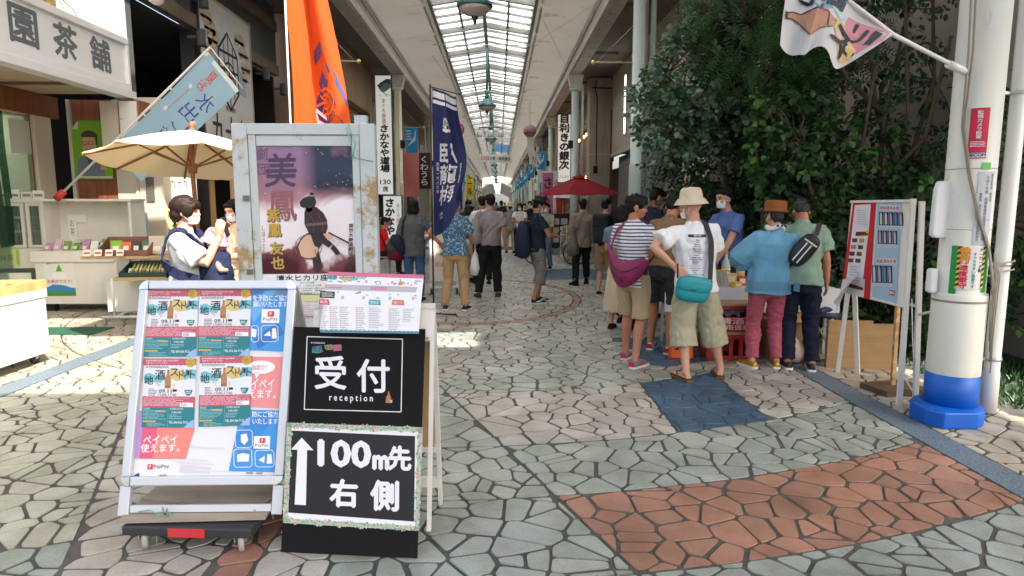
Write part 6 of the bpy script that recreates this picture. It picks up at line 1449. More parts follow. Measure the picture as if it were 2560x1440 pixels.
    me = bpy.data.meshes.new('crown'); me.vertices.add(len(V)); me.vertices.foreach_set('co', V.ravel()); me.loops.add(F.size); me.loops.foreach_set('vertex_index', F.ravel()); me.polygons.add(len(F)); me.polygons.foreach_set('loop_start', np.arange(len(F))*4); me.polygons.foreach_set('loop_total', np.full(len(F), 4))
    for m in mats: me.materials.append(m)
    me.polygons.foreach_set('material_index', np.repeat(mi[rs_], len(tf))); me.polygons.foreach_set('use_smooth', np.ones(len(F), bool)); me.update(calc_edges=True)
    o = bpy.data.objects.new('crown', me); COL.objects.link(o); o.parent = t; o['kind'] = 'stuff'; return t
LD1, LD2, LD3 = leaf_mat('leaf_dark', (.022, .064, .022)), leaf_mat('leaf_mid', (.038, .108, .03)), leaf_mat('leaf_fresh', (.10, .23, .04))
LP1, LP2 = leaf_mat('leaf_pale', (.16, .25, .17), .2), leaf_mat('leaf_palegreen', (.11, .20, .11), .2)
plant('pale_leaved_tree', 'tree with pale round leaves reaching left in front of the blue column', 'tree', (3.2, 8.5, 0), [[(0, 0, 0), (-.1, 0, 1.2), (-.35, -.1, 2.2), (-.8, -.2, 2.9), (-1.1, -.2, 3.2)], [(-.35, -.1, 2.2), (-.9, -.25, 2.5), (-1.3, -.3, 2.6)], [(-.3, 0, 2.1), (-.4, 0, 3.3), (-.45, 0, 4.0)]],
      [((-.75, -.2, 3.15), (.55, .45, .65)), ((-1.2, -.3, 2.85), (.42, .35, .34)), ((-.40, -.1, 3.8), (.5, .45, .6)), ((-.9, -.2, 2.5), (.55, .4, .35))], 430, 11, .078, 'round', [LP1, LP1, LP2, LD2], 3, 110, twig=.16)
plant('dark_evergreen', 'dense dark small leaved evergreen filling the middle of the greenery', 'tree', (3.4, 8.9, 0), [[(0, 0, 0), (.05, 0, 1.2), (-.2, 0, 2.4), (-.3, 0, 3.4)], [(.05, 0, 1.2), (.5, .1, 2.2), (.8, .1, 3.0)], [(0, 0, .9), (-.6, -.1, 1.7), (-.9, -.1, 2.2)]],
      [((-.45, 0, 2.2), (.85, .6, .85)), ((.35, .1, 2.5), (.8, .6, 1.0)), ((-.2, -.1, 1.5), (.9, .5, .5)), ((.2, 0, 3.6), (1.1, .6, .8)), ((.6, 0, 1.3), (.7, .5, .8))], 1700, 12, .07, 'oval', [LD1, LD1, LD2, LD1], 5, 60, droop=.35, twig=.2)
plant('feathery_tree', 'tree with fine feathery bright leaflets at the top of the greenery', 'tree', (3.3, 8.0, 0), [[(.1, .1, 0), (0, 0, 1.5), (-.2, 0, 2.8), (-.35, -.1, 3.7)], [(-.2, 0, 2.8), (.2, -.1, 3.6), (.3, -.1, 4.2)]],
      [((-.35, -.2, 3.75), (.75, .5, .50)), ((.35, -.2, 3.6), (.5, .4, .55)), ((-.1, -.25, 3.1), (.6, .35, .35)), ((.8, -.1, 3.5), (.5, .4, .5))], 260, 9, .075, 'lance', [LD2, leaf_mat('leaf_feather', (.04, .115, .022)), LD2], 8, 0, pinnate=True, twig=.16)
plant('broad_leaved_climber', 'climbing shrub with broad heart shaped leaves over brown stems near the pillar', 'shrub', (4.05, 7.3, 0), [[(0, 0, 0), (-.1, -.05, 1.0), (.05, 0, 2.2), (.2, 0, 3.6)], [(.3, .1, 0), (.25, 0, 1.2), (.55, 0, 2.6), (.4, 0, 4)], [(-.1, -.05, 1.0), (-.5, -.1, 1.6), (-.75, -.1, 2.3)], [(.1, 0, 1.6), (.7, -.1, 2.3), (.9, -.1, 3.4)]],
      [((-.55, -.1, 1.75), (.6, .4, .75)), ((.0, -.15, 1.25), (.75, .4, .6)), ((-.8, .1, 2.35), (.5, .4, .55)), ((.5, .1, 1.5), (.5, .4, .7)), ((-.2, 0, .6), (.8, .4, .5)), ((.1, .1, 2.2), (.5, .3, .5))], 560, 9, .09, 'heart', [LD2, LD1, LD2, LD3, LD1], 13, 120, droop=.45, twig=.2)
plant('wall_vine', 'thin straggling vine on bare brown stems against the grey wall', 'vine', (4.6, 7.6, 0), [[(-.2, 0, 0), (-.1, 0, 1.5), (-.15, -.1, 2.6), (.1, 0, 3.8), (.0, 0, 4.6)], [(.2, 0, 0), (.15, 0, 1.6), (.4, -.1, 3), (.3, 0, 4.6)], [(-.15, -.1, 2.6), (-.6, -.1, 3.0), (-.9, 0, 3.6)], [(.1, 0, 2), (-.2, 0, 2.7), (-.35, 0, 3.6)]],
      [((-.3, 0, 3.2), (.9, .4, .9)), ((.3, 0, 2.5), (.5, .3, 1.0)), ((-.3, 0, 4.1), (1.0, .4, .5))], 240, 8, .08, 'oval', [LD1, LD2, LD2], 21, 0, shell=.2, droop=.5)
plant('hedge', 'dark hedge growing behind the drainpipe at the right edge', 'hedge', (5.0, 6.3, 0), [[(0, 0, 0), (0, 0, 1.4), (.1, 0, 2.6)], [(-.4, .2, 0), (-.4, .2, 1.3)]], [((-.1, 0, 1.7), (.55, .5, 1.2)), ((-.3, .1, .8), (.6, .5, .8)), ((-1.1, .9, .9), (.8, .4, .9))], 520, 9, .085, 'oval', [LD1, LD2, LD1, LD3], 31, 40)
gr = MB(); rg = random.Random(9)
for i in range(1500):
    x, y = rg.uniform(3.98, 5.4), rg.uniform(4.75, 6.2); h = rg.uniform(.02, .08); a = rg.random()*6.3; dx, dy = .012*math.cos(a), .012*math.sin(a); lx, ly = rg.uniform(-.05, .05), rg.uniform(-.05, .05)
    gr.add([(x-dx, y-dy, -.03), (x+dx, y+dy, -.03), (x+lx*.5+dx*.7, y+ly*.5+dy*.7, h*.6), (x+lx, y+ly, h)], [(0, 1, 2), (0, 2, 3)], LD2 if i % 4 else LD1)
tag(gr.build('grass'), 'low grass growing beside the dark asphalt at the right', 'grass', kind='stuff')
mb = MB(); mb.bb((5.5, 4.8, -.1), (5.7, 10.58, 10), mat('garden_wall', (.33, .29, .25), .85, var=.15, scale=2, bump=.2)); tag(mb.build('garden_wall'), 'grey rendered wall behind the greenery', 'wall')
# ------------------------------------------------------------------ people
SKIN = mat('skin', S(198, 150, 126), .5, var=.06, scale=9, spec=.35); SKIN2 = mat('skin_tan', S(180, 124, 98), .5, var=.06, scale=9, spec=.35)
HBLK, HBRN, HGRY = [mat(n_, c_, .55, bump=.25, bscale=90, stretch=(1, 1, .18), spec=.22) for n_, c_ in (('hair_black', (.006, .005, .005)), ('hair_brown', (.022, .011, .007)), ('hair_greying', (.035, .032, .03)))]
MASKM = mat('mask_white', (.80, .80, .81), .7, bump=.1, bscale=60)
def fab(name, c, var=.06): return mat('fabric_'+name, c, .85, var=var, scale=7, bump=1, bscale=15, spec=.2, stretch=(1.5, 1.5, .6))
def remesh(mb, vox, name, m, sm=4, amp=0, seed=0, kv=(14, 14, 22)):
    me = mb.mesh('tmp'); o = bpy.data.objects.new('tmp', me); COL.objects.link(o)
    r = o.modifiers.new('r', 'REMESH'); r.mode = 'VOXEL'; r.voxel_size = vox
    s = o.modifiers.new('s', 'SMOOTH'); s.factor = .5; s.iterations = sm
    dg = bpy.context.evaluated_depsgraph_get(); out = bpy.data.meshes.new_from_object(o.evaluated_get(dg), depsgraph=dg)
    bpy.data.objects.remove(o); bpy.data.meshes.remove(me); out.name = name
    n = len(out.vertices)
    if amp and n:
        co = np.zeros(n*3); out.vertices.foreach_get('co', co); co = co.reshape(-1, 3); nr = np.zeros(n*3); out.vertices.foreach_get('normal', nr); nr = nr.reshape(-1, 3)
        rg = np.random.default_rng(seed); d = np.zeros(n)
        for i in range(7):
            k = rg.normal(size=3)*np.array(kv)*(1+.25*i); k2 = rg.normal(size=3)*9
            d += np.sin(co@k+rg.random()*6+1.3*np.sin(co@k2+rg.random()*6))/(1+.22*i)
        co = co+nr*(np.abs(d)-1.2)[:, None]*amp*.45; out.vertices.foreach_set('co', co.ravel())
    out.materials.clear(); out.materials.append(m); out.polygons.foreach_set('use_smooth', np.ones(len(out.polygons), bool)); out.polygons.foreach_set('material_index', np.zeros(len(out.polygons), int)); out.update(); return out
def mobj(name, me, parent, label=None):
    o = bpy.data.objects.new(name, me); COL.objects.link(o); o.parent = parent
    if label: o['label'] = label
    return o
def ik(S_, W, l1, l2, pole):
    d = W-S_; L_ = d.length; mx = (l1+l2)*.995
    if L_ > mx: W = S_+d*(mx/L_); d = W-S_; L_ = mx
    L_ = max(L_, abs(l1-l2)+.01); u = d.normalized(); a = (l1*l1-l2*l2+L_*L_)/(2*L_); h = math.sqrt(max(0, l1*l1-a*a))
    p = Vector(pole); p = (p-u*p.dot(u)); p = p.normalized() if p.length > 1e-5 else Vector((0, 0, 1)); return S_+u*a+p*h, W
def ell_sec(c, xa, ya, a, b, n=18): return [c+xa*a*math.cos(2*math.pi*i/n)+ya*b*math.sin(2*math.pi*i/n) for i in range(n)]
def hand_geo(mb, w, d, nrm, sd, m, curl=.35, s=1.0, spread=.12):
    """palm and five fingers: w wrist, d finger direction, nrm palm normal, sd towards the thumb"""
    d = d.normalized(); sd = (sd-d*sd.dot(d)).normalized(); nrm = d.cross(sd) if d.cross(sd).dot(nrm) > 0 else sd.cross(d)
    mb.skin([ell_sec(w+d*t*s, sd, nrm, a*s, b*s, 12) for t, a, b in ((-.03, .024, .02), (.0, .026, .019), (.035, .036, .017), (.075, .041, .015), (.09, .038, .012))], m)
    for i, (o_, L_) in enumerate(((.030, .070), (.011, .080), (-.010, .074), (-.030, .058))):
        p = w+d*.082*s+sd*o_*s; dd = (d+sd*(o_*spread*30*.3)).normalized(); pts = [p-d*.02*s, p]; c = curl*(.7+.1*i)
        for j in range(3): dd = (dd*math.cos(c)+nrm*math.sin(c)).normalized(); p = p+dd*L_*s*(.42, .33, .25)[j]; pts.append(p)
        mb.tube(pts, [.0095*s, .0095*s, .0088*s, .008*s, .0065*s], m, 8)
    p = w+d*.02*s+sd*.026*s; dd = (sd*.75+d*.65+nrm*.15).normalized(); pts = [p-sd*.012*s, p]
    for j in range(2): p = p+dd*.036*s; dd = (dd+d*.5+nrm*curl*.6).normalized(); pts.append(p)
    mb.tube(pts, [.013*s, .0125*s, .011*s, .008*s], m, 8)
def shoe(parent, pos, yaw, s, up, sole, name='shoe', accent=None, kind='shoe'):
    M_ = Matrix.Translation(pos) @ Matrix.Rotation(yaw, 4, 'Z') @ Matrix.Scale(s, 4); W = lambda v: M_ @ Vector(v)
    prof = [(-.085, .018, .05), (-.075, .032, .072), (-.045, .038, .092), (-.0, .037, .098), (.045, .039, .080), (.09, .046, .060), (.135, .047, .050), (.17, .038, .042), (.19, .016, .030)]
    if kind == 'boot': prof = [(-.085, .02, .15), (-.07, .04, .17), (-.03, .048, .175), (.02, .045, .16), (.06, .042, .085), (.1, .048, .062), (.145, .047, .052), (.18, .036, .042), (.195, .016, .030)]
    secs = [[W((w_*math.cos(t)*(1-.25*max(0, math.sin(t))**2), y, .016+max(0, math.sin(t))**.8*(h-.016))) for t in [2*math.pi*i/16 for i in range(16)]] for y, w_, h in prof]
    mb = MB(); mb.skin(secs, up); o = mb.build(name, parent)
    out = [(w_*1.06+.002, y*1.02) for y, w_, h in prof]; poly = [(a, b) for a, b in out]+[(-a, b) for a, b in reversed(out)]
    mb = MB(); mb.prism(poly, 0, .022, sole, lambda x, y, z: W((x, y, z))); mb.build('sole', o)
    if accent:
        mb = MB()
        for sg in (-1, 1): mb.add([W((sg*.043, -.02, .03)), W((sg*.046, .06, .035)), W((sg*.047, .11, .055)), W((sg*.042, .05, .06)), W((sg*.040, .01, .045))], [(0, 1, 2, 3, 4)], accent)
        mb.add([W((-.035, -.089, .022)), W((.035, -.089, .022)), W((.03, -.086, .07)), W((-.03, -.086, .07))], [(0, 1, 2, 3)], accent); mb.build('side_mark', o)
    return o
def person(label, x, y, face, H=1.70, vox=.012, skin=SKIN, hair=('short', HBLK), top=None, bottom=None, feet=((-.11, 0, 8), (.11, 0, -8)), shoes=None, lean=0, side=0, twist=0, shift=(0, 0), hip=.90,
           head=(0, 0, 0), arms=('down', 'down'), hat=None, mask=None, build=1.0, bust=0, extra=None, curl=(.35, .35), hands=(None, None), face_on=False, group='people in the arcade', knee=(0, 1, 0)):
    s = H/1.70; t = thing('person', label, 'person', (x, y, 0), R(face), group); B = build
    Rt = Matrix.Rotation(side, 3, 'Y') @ Matrix.Rotation(-lean, 3, 'X') @ Matrix.Rotation(twist, 3, 'Z'); hc = Vector((shift[0], shift[1], hip))
    TT = lambda p: hc + Rt @ (Vector(p)-Vector((0, 0, .90)))
    bm_ = MB(); X3 = Rt @ Vector((1, 0, 0)); Y3 = Rt @ Vector((0, 1, 0)); Z3 = Rt @ Vector((0, 0, 1))
    def tor(mb, prof, m): mb.skin([ell_sec(TT((0, yo, z)), X3, Y3, a, b) for z, a, b, yo in prof], m)
    tor(bm_, [(.84, .12*B, .09*B, 0), (.95, .13*B, .095*B, 0), (1.08, .12*B, .085*B, 0), (1.25, .14*B, .09*B, 0), (1.38, .13*B, .075*B, -.01), (1.45, .07, .058, -.01), (1.50, .05, .052, 0)], skin)
    # head
    hy, hp, hr = [R(a) for a in head]; nb = TT((0, -.005, 1.44)); Rh = Rt @ Matrix.Rotation(lean*.75, 3, 'X') @ Matrix.Rotation(hy, 3, 'Z') @ Matrix.Rotation(-hp, 3, 'X') @ Matrix.Rotation(hr, 3, 'Y')
    neckt = nb + (Z3+Vector((0, 0, .5))).normalized()*.075; hcen = neckt + Rh @ Vector((0, .016, .082))
    HW = lambda p: hcen + Rh @ Vector(p)
    bm_.tube([nb, neckt, HW((0, -.01, -.03))], [.056, .052, .05], skin, 12)
    for c, r in (((0, -.012, .025), (.074, .094, .090)), ((0, .028, -.03), (.060, .062, .075)), ((0, .044, -.080), (.040, .040, .032)), ((0, .07, .03), (.05, .025, .03)), ((0, .094, -.024), (.011, .018, .016)), ((0, .090, -.004), (.009, .012, .025)), ((0, .082, -.066), (.024, .012, .010)),
                 ((.074, -.008, -.018), (.011, .020, .030)), ((-.074, -.008, -.018), (.011, .020, .030)), ((.032, .062, -.035), (.026, .026, .026)), ((-.032, .062, -.035), (.026, .026, .026))): bm_.ell(HW(c), r, skin, 14, 9, Rh)
    # arms
    sh = []; el = []; wr_ = []
    for i, sg in enumerate((-1, 1)):
        S_ = TT((sg*.166*B**.5, -.012, 1.372)); a = arms[i]
        if a == 'down': W, pole = S_+Vector((sg*.085, .05, -.51)), (sg*.3, -1, 0)
        elif a == 'hold': W, pole = TT((sg*.085, .30, 1.10)), (sg*1.0, -.6, -.8)
        elif a == 'hip': W, pole = TT((sg*.23, -.02, 1.02)), (sg*1, -.7, 0)
        else: W, pole = (TT(a[0]) if not isinstance(a[0], Vector) else a[0]), a[1]
        E, W = ik(S_, W, .285, .245, pole); sh.append(S_); el.append(E); wr_.append(W)
        m1 = S_.lerp(E, .35); f1 = E.lerp(W, .3)
        bm_.tube([TT((sg*.10, -.01, 1.385)), S_, m1, E.lerp(S_, .1), E, f1, W.lerp(E, .25), W], [.045, .050, .046, .038, .037, .039, .030, .025], skin, 12)
        hd = hands[i]; d = (W-E).normalized()
        if hd: hand_geo(bm_, W+(Vector(hd[0]).normalized())*.01, Vector(hd[0]), Vector(hd[1]), Vector(hd[2]), skin, curl[i])
        else: hand_geo(bm_, W, d, Vector((-sg, .15, 0)) if a == 'down' else Vector((-sg*.4, 0, -.6)), Vector((0, 1, 0)) if a == 'down' else Vector((-sg*.6, .2, .7)), skin, curl[i])
    # legs
    an = []; kn = []; hp_ = []
    for i, sg in enumerate((-1, 1)):
        fx, fy, fa = feet[i][:3]; fz = feet[i][3] if len(feet[i]) > 3 else 0; Hj = hc+Vector((sg*.092*B**.5, 0, -.03)); A_ = Vector((fx, fy-.03, .085+fz)); K, A_ = ik(Hj, A_, .408, .402, knee); K = K
        an.append(A_); kn.append(K); hp_.append(Hj)
        bm_.tube([Hj+Vector((-sg*.02, 0, .04)), Hj.lerp(K, .25), Hj.lerp(K, .7), K, K.lerp(A_, .28)+Vector((0, -.012, 0)), K.lerp(A_, .6), A_.lerp(K, .08), A_-Vector((0, 0, .02))], [.085*B, .082*B, .062*B, .053*B, .056*B, .044*B, .035, .036], skin, 12)
        if shoes and shoes[0] == 'sandal':
            ya = R(fa); Rz = Matrix.Rotation(ya, 3, 'Z'); O = Vector((fx, fy, .03+fz))
            bm_.skin([[O+Rz @ Vector((w_*math.cos(q), yy, max(-.004, math.sin(q))*h)) for q in [2*math.pi*k/12 for k in range(12)]] for yy, w_, h in ((-.075, .02, .03), (-.06, .032, .055), (-.02, .033, .07), (.04, .040, .05), (.1, .046, .032), (.14, .044, .026), (.16, .03, .02))], skin)
            for k in range(5): bm_.ell(O+Rz @ Vector(((-.034+.017*k)*1, .158+.012*(1-abs(k-(1 if sg > 0 else 3))*.4), .008)), (.009, .018, .009), skin, 8, 6, Rz)
    sc_ = Matrix.Scale(s, 4)
    def fin(me): me.transform(sc_); return me
    body = mobj('body', fin(remesh(bm_, vox*.8, 'body', skin, 3)), t)
    # bottom wear
    if bottom:
        kind, m = bottom[0], bottom[1]; mb = MB(); zl = bottom[2] if len(bottom) > 2 else 0; flare = bottom[3] if len(bottom) > 3 else 1
        if kind == 'skirt':
            mb.skin([ell_sec(hc+Vector((0, 0, z-.9)), Vector((1, 0, 0)), Vector((0, 1, 0)), a, b, 20) for z, a, b in ((zl, .24*flare, .21*flare), (.6, .20, .17), (.8, .17, .135), (1.0, .135, .105))], m)
        else:
            mb.skin([ell_sec(hc+Rt.lerp(Matrix.Identity(3), .5) @ Vector((0, -.01*(z < .9), z-.9)), Vector((1, 0, 0)), Vector((0, 1, 0)), a*B, b*B, 20) for z, a, b in ((.76, .12, .085), (.80, .155, .115), (.88, .172, .125), (.96, .158, .115), (1.04, .142, .104))], m)
            for i, sg in enumerate((-1, 1)):
                Hj, K, A_ = hp_[i], kn[i], an[i]; r0 = .100*B*flare**.3
                if kind == 'trousers': pts = [Hj+Vector((-sg*.01, 0, .03)), Hj.lerp(K, .3), Hj.lerp(K, .75), K, K.lerp(A_, .4)+Vector((0, -.008, 0)), A_.lerp(K, .12), A_+Vector((0, 0, zl-.03))]; rr2 = [r0, .096*B, .08*flare, .074*flare, .070*flare, .062*flare, .066*flare]
                else:
                    def at(f): return Hj.lerp(K, f) if f <= 1 else K.lerp(A_, f-1)
                    pts = [Hj+Vector((-sg*.01, 0, .03)), at(.3), at(zl*.65), at(zl)]; rr2 = [r0, .100*B*flare**.5, .098*flare, .104*flare]
                mb.tube(pts, rr2, m, 16)
        mobj('trousers' if kind == 'trousers' else kind, fin(remesh(mb, vox, kind, m, 3, .011 if kind != 'skirt' else .012, len(label), (16, 16, 20) if kind != 'skirt' else (26, 26, 2))), t)
    # top
    shirt = None
    if top:
        m = top['mat']; hem = top.get('hem', .84); lo = top.get('loose', 1.0); sl = top.get('sleeve', .62); mb = MB(); q = lo*B; fl = top.get('flare', 1.0)
        prof = [(hem, .166*q*fl, .128*q*fl, 0), (hem+.10, .164*q*(1+(fl-1)*.6), .130*q*(1+(fl-1)*.6), 0), (1.08, .152*q, .120*q, 0), (1.20, .165*q, .128*q+bust, .0), (1.31, .172*q, .120*q, -.005), (1.375, .142*B, .096*B, -.014), (1.42, .104, .078, -.014), (1.445, .078, .068, -.010), (1.468, .064, .062, -.008)]
        tor(mb, prof, m)
        for i, sg in enumerate((-1, 1)):
            S_, E, W = sh[i], el[i], wr_[i]; rs0, rs1 = top.get('srad', (.066, .076))
            path = [TT((sg*.085, -.012, 1.375)), S_, S_.lerp(E, .35), S_.lerp(E, min(sl, 1))]; rad = [.064, rs0*.93, (rs0+rs1)/2, rs1]
            if sl > 1: path += [E.lerp(W, (sl-1)*.5), E.lerp(W, sl-1)]; rad += [rs1*.92, rs1*.88]
            mb.tube(path, rad, m, 14)
        shirt = fin(remesh(mb, vox, 'shirt', m, 3, top.get('fold', .007)*1.7, len(label)*3+1, top.get('kv', (12, 12, 10)))); mobj(top.get('name', 'shirt'), shirt, t)
    # shoes
    if shoes:
        for i in (0, 1):
            fx, fy, fa = feet[i][:3]; fz = feet[i][3] if len(feet[i]) > 3 else 0; pos = Vector((fx, fy, fz))*s
            if shoes[0] == 'sandal':
                Rz = Matrix.Rotation(R(fa), 3, 'Z'); mb = MB(); out = [(.036, -.09), (.042, -.03), (.046, .05), (.052, .12), (.045, .175), (.02, .195)]
                mb.prism([(a, b) for a, b in out]+[(-a, b) for a, b in reversed(out)], 0, .024, shoes[1], lambda a, b, c: (pos+Rz @ Vector((a, b, c)))*1); o_ = mb.build('sandal', t)
                mb = MB(); mb.tube([pos+Rz @ Vector(p) for p in ((-.045, .05, .03), (-.03, .09, .062), (0, .12, .058), (.03, .09, .062), (.045, .05, .03))], .008, shoes[1], 6); mb.build('strap', o_)
            else: shoe(t, pos, R(fa), s, shoes[1], shoes[2], accent=shoes[3] if len(shoes) > 3 else None, kind=shoes[0])
    # hair, hat, mask, face
    HS = lambda p: HW(p)*s
    if hair:
        st_, hm = hair[0], hair[1]; mb = MB(); L_ = [((0, -.022, .045), (.085, .102, .085)), ((0, -.055, -.005), (.074, .062, .078))]
        if st_ in ('short', 'fringe', 'crop'): L_ += [((0, .035, .085), (.070, .062, .036))]
        if st_ == 'fringe': L_ += [((0, .066, .055), (.066, .034, .040)), ((.058, .03, .03), (.026, .05, .05)), ((-.058, .03, .03), (.026, .05, .05))]
        if st_ == 'crop': L_ = [((0, -.020, .040), (.080, .098, .082)), ((0, -.050, -.01), (.070, .058, .068)), ((0, .03, .08), (.062, .055, .032))]
        if st_ == 'bob': L_ += [((0, -.025, .03), (.100, .098, .098)), ((0, -.045, -.06), (.102, .070, .085)), ((.07, .0, -.05), (.035, .055, .08)), ((-.07, .0, -.05), (.035, .055, .08)), ((0, .055, .065), (.07, .04, .04))]
        if st_ == 'mushroom': L_ += [((0, -.03, .035), (.100, .105, .092)), ((0, -.062, -.03), (.088, .066, .07)), ((0, .068, .048), (.074, .036, .042)), ((.066, .02, .01), (.028, .058, .06)), ((-.066, .02, .01), (.028, .058, .06))]
        if st_ == 'long': L_ += [((0, -.03, .03), (.096, .10, .095)), ((0, -.07, -.10), (.10, .055, .16)), ((.075, .01, -.06), (.03, .05, .11)), ((-.075, .01, -.06), (.03, .05, .11)), ((0, .055, .07), (.07, .04, .035))]
        for c, r in L_: mb.ell(HW(c), r, hm, 14, 9, Rh)
        hm_ = remesh(mb, .009 if vox < .012 else .012, 'hair', hm, 2, .006 if st_ in ('mushroom', 'bob', 'long') else .012, len(label)+5, (40, 40, 14)); mobj('hair', fin(hm_), t)
    if hat:
        hk, hm = hat; mb = MB(); Rr = Rh
        if hk == 'bucket': prof = [(.155, .005), (.150, .010), (.118, .055), (.104, .060), (.098, .10), (.090, .135), (.072, .152), (.01, .158)]
        elif hk == 'pork': prof = [(.150, .045), (.145, .052), (.108, .058), (.103, .075), (.100, .115), (.085, .135), (.01, .130)]
        else: prof = [(.118, .030), (.125, .036), (.112, .048), (.108, .075), (.106, .12), (.09, .145), (.01, .152)]
        mb.lathe([(r*s, z*s) for r, z in prof], hm, 28, HS((0, -.008, .012)), True, Rr @ Matrix.Rotation(R(7), 3, 'X')); ht = mb.build('hat', t)
        if hk == 'pork': mb = MB(); mb.lathe([(.106*s, .062*s), (.104*s, .085*s)], BLK, 28, HS((0, -.008, .012)), True, Rr @ Matrix.Rotation(R(7), 3, 'X')); mb.build('hat_band', ht)
    if mask is not None:
        mb = MB(); hd = Rh; oz = mask
        fn = lambda u, v: HS(((.064*math.sin(R(84)*(2*u-1)*.98))*(1-.12*abs(2*v-1)), .030+.078*math.cos(R(80)*(2*u-1))*(1-.16*(2*v-1)**2)-.006, -.098+oz+.088*v))
        mb.grid(fn, 14, 8, MASKM); mk = mb.build('mask', t); mb = MB()
        for sg in (-1, 1):
            for z in (-.035, -.08): mb.tube([HS((sg*.062, .045, z+oz)), HS((sg*.075, .01, -.03+(z+.055)*.6)), HS((sg*.078, -.02, -.015+(z+.055)*.3))], .0022, MASKM, 4)
        mb.build('ear_loop', mk)
    if face_on:
        mb = MB()
        for sg in (-1, 1):
            mb.ell(HS((sg*.030, .0835, .002)), (.013*s, .006*s, .0055*s), HBLK, 8, 6, Rh); mb.tube([HS((sg*.014, .092, .022)), HS((sg*.032, .089, .028)), HS((sg*.048, .076, .022))], .0035*s, HBLK, 5)
        mb.build('eyes', t)
        if mask is None: mb = MB(); mb.ell(HS((0, .093, -.066)), (.020*s, .004*s, .004*s), mat('lips', S(165, 95, 85), .5), 8, 6, Rh); mb.build('mouth', t)
    ctx = dict(t=t, s=s, TT=TT, HW=HW, HS=HS, sh=sh, el=el, wr=wr_, hc=hc, shirt=shirt, an=an, kn=kn, Rt=Rt, Rh=Rh)
    if shirt is not None and extra: ctx['bvh'] = BVHTree.FromPolygons([v.co.copy() for v in shirt.vertices], [tuple(p.vertices) for p in shirt.polygons])
    if extra: extra(ctx)
    return ctx
def strap(ctx, pts, w_, m, name='strap', parent=None, off=.006, n=40, th=.003):
    """webbing that follows the clothes: PTS is a rough path in body coordinates"""
    P_ = [Vector(p)*ctx['s'] for p in pts]; seg = [0]
    for a, b in zip(P_, P_[1:]): seg.append(seg[-1]+(b-a).length)
    Q = []; N_ = []
    for i in range(n+1):
        d = seg[-1]*i/n; k = max(j for j in range(len(seg)) if seg[j] <= d+1e-9); k = min(k, len(P_)-2); f = (d-seg[k])/max(1e-9, seg[k+1]-seg[k]); p = P_[k].lerp(P_[k+1], f)
        loc, nr, _, dist = ctx['bvh'].find_nearest(p); out = (p-loc).dot(nr)
        Q.append(loc+nr*max(off, min(out, .12)) if dist < .2 else p); N_.append(nr)
    for _ in range(3):
        Q = [Q[0]]+[(Q[i-1]+Q[i]*2+Q[i+1])/4 for i in range(1, n)]+[Q[-1]]
    vs = []
    for i in range(n+1):
        tg = (Q[min(i+1, n)]-Q[max(i-1, 0)]).normalized(); sd = tg.cross(N_[i]).normalized(); q = Q[i]
        vs += [q-sd*w_/2, q+sd*w_/2, q+sd*w_/2+N_[i]*th, q-sd*w_/2+N_[i]*th]
    fs = []
    for i in range(n):
        for j in range(4): a = 4*i+j; b = 4*i+(j+1) % 4; fs.append((a, b, b+4, a+4))
    mb = MB(); mb.add(vs, fs, m, False); return mb.build(name, parent if parent is not None else ctx['t'])
def bag_thing(ctx, name, label, cat='bag'):
    t = ctx['t']; o = thing(name, label, cat, t.location, t.rotation_euler.z); return o
def stripes(name, a, b, period, duty, axis=2, phase=0):
    m = bpy.data.materials.new(name); m.use_nodes = True; MATS[name] = m; t = m.node_tree; p = t.nodes['Principled BSDF']; N = t.nodes.new; L = t.links.new
    c = N('ShaderNodeTexCoord'); sx = N('ShaderNodeSeparateXYZ'); L(c.outputs['Object'], sx.inputs[0]); q = N('ShaderNodeMath'); q.operation = 'MULTIPLY'; q.inputs[1].default_value = 1/period
    n = N('ShaderNodeTexNoise'); n.inputs['Scale'].default_value = 4; L(c.outputs['Object'], n.inputs['Vector'])
    ad = N('ShaderNodeMath'); ad.operation = 'MULTIPLY_ADD'; ad.inputs[1].default_value = .012 if axis == 2 else .004; L(n.outputs[0], ad.inputs[0]); L(sx.outputs[axis], ad.inputs[2]); L(ad.outputs[0], q.inputs[0])
    f = N('ShaderNodeMath'); f.operation = 'FRACT'; L(q.outputs[0], f.inputs[0]); g_ = N('ShaderNodeMath'); g_.operation = 'LESS_THAN'; g_.inputs[1].default_value = duty; L(f.outputs[0], g_.inputs[0])
    mx = N('ShaderNodeMix'); mx.data_type = 'RGBA'; L(g_.outputs[0], mx.inputs[0]); mx.inputs[6].default_value = (*a, 1); mx.inputs[7].default_value = (*b, 1); L(mx.outputs[2], p.inputs['Base Color']); p.inputs['Roughness'].default_value = .85
    return m
def hawaii():
    m = bpy.data.materials.new('hawaiian_print'); m.use_nodes = True; t = m.node_tree; p = t.nodes['Principled BSDF']; N = t.nodes.new; L = t.links.new; c = N('ShaderNodeTexCoord')
    a = N('ShaderNodeTexNoise'); a.inputs['Scale'].default_value = 38; a.inputs['Detail'].default_value = 2; a.inputs['Distortion'].default_value = 1.2; L(c.outputs['Object'], a.inputs['Vector'])
    r = N('ShaderNodeValToRGB'); cr = r.color_ramp; cr.elements.new(.5); cr.elements.new(.6)
    for e, (ps, col) in zip(cr.elements, ((.36, S(38, 74, 104)), (.48, S(70, 124, 160)), (.56, S(60, 104, 140)), (.64, S(188, 206, 210)))): e.position = ps; e.color = (*col, 1)
    L(a.outputs[0], r.inputs[0]); L(r.outputs[0], p.inputs['Base Color']); p.inputs['Roughness'].default_value = .8; return m
WHS, BLS = mat('sole_white', (.72, .71, .68), .6), mat('sole_black', (.02, .02, .02), .7)
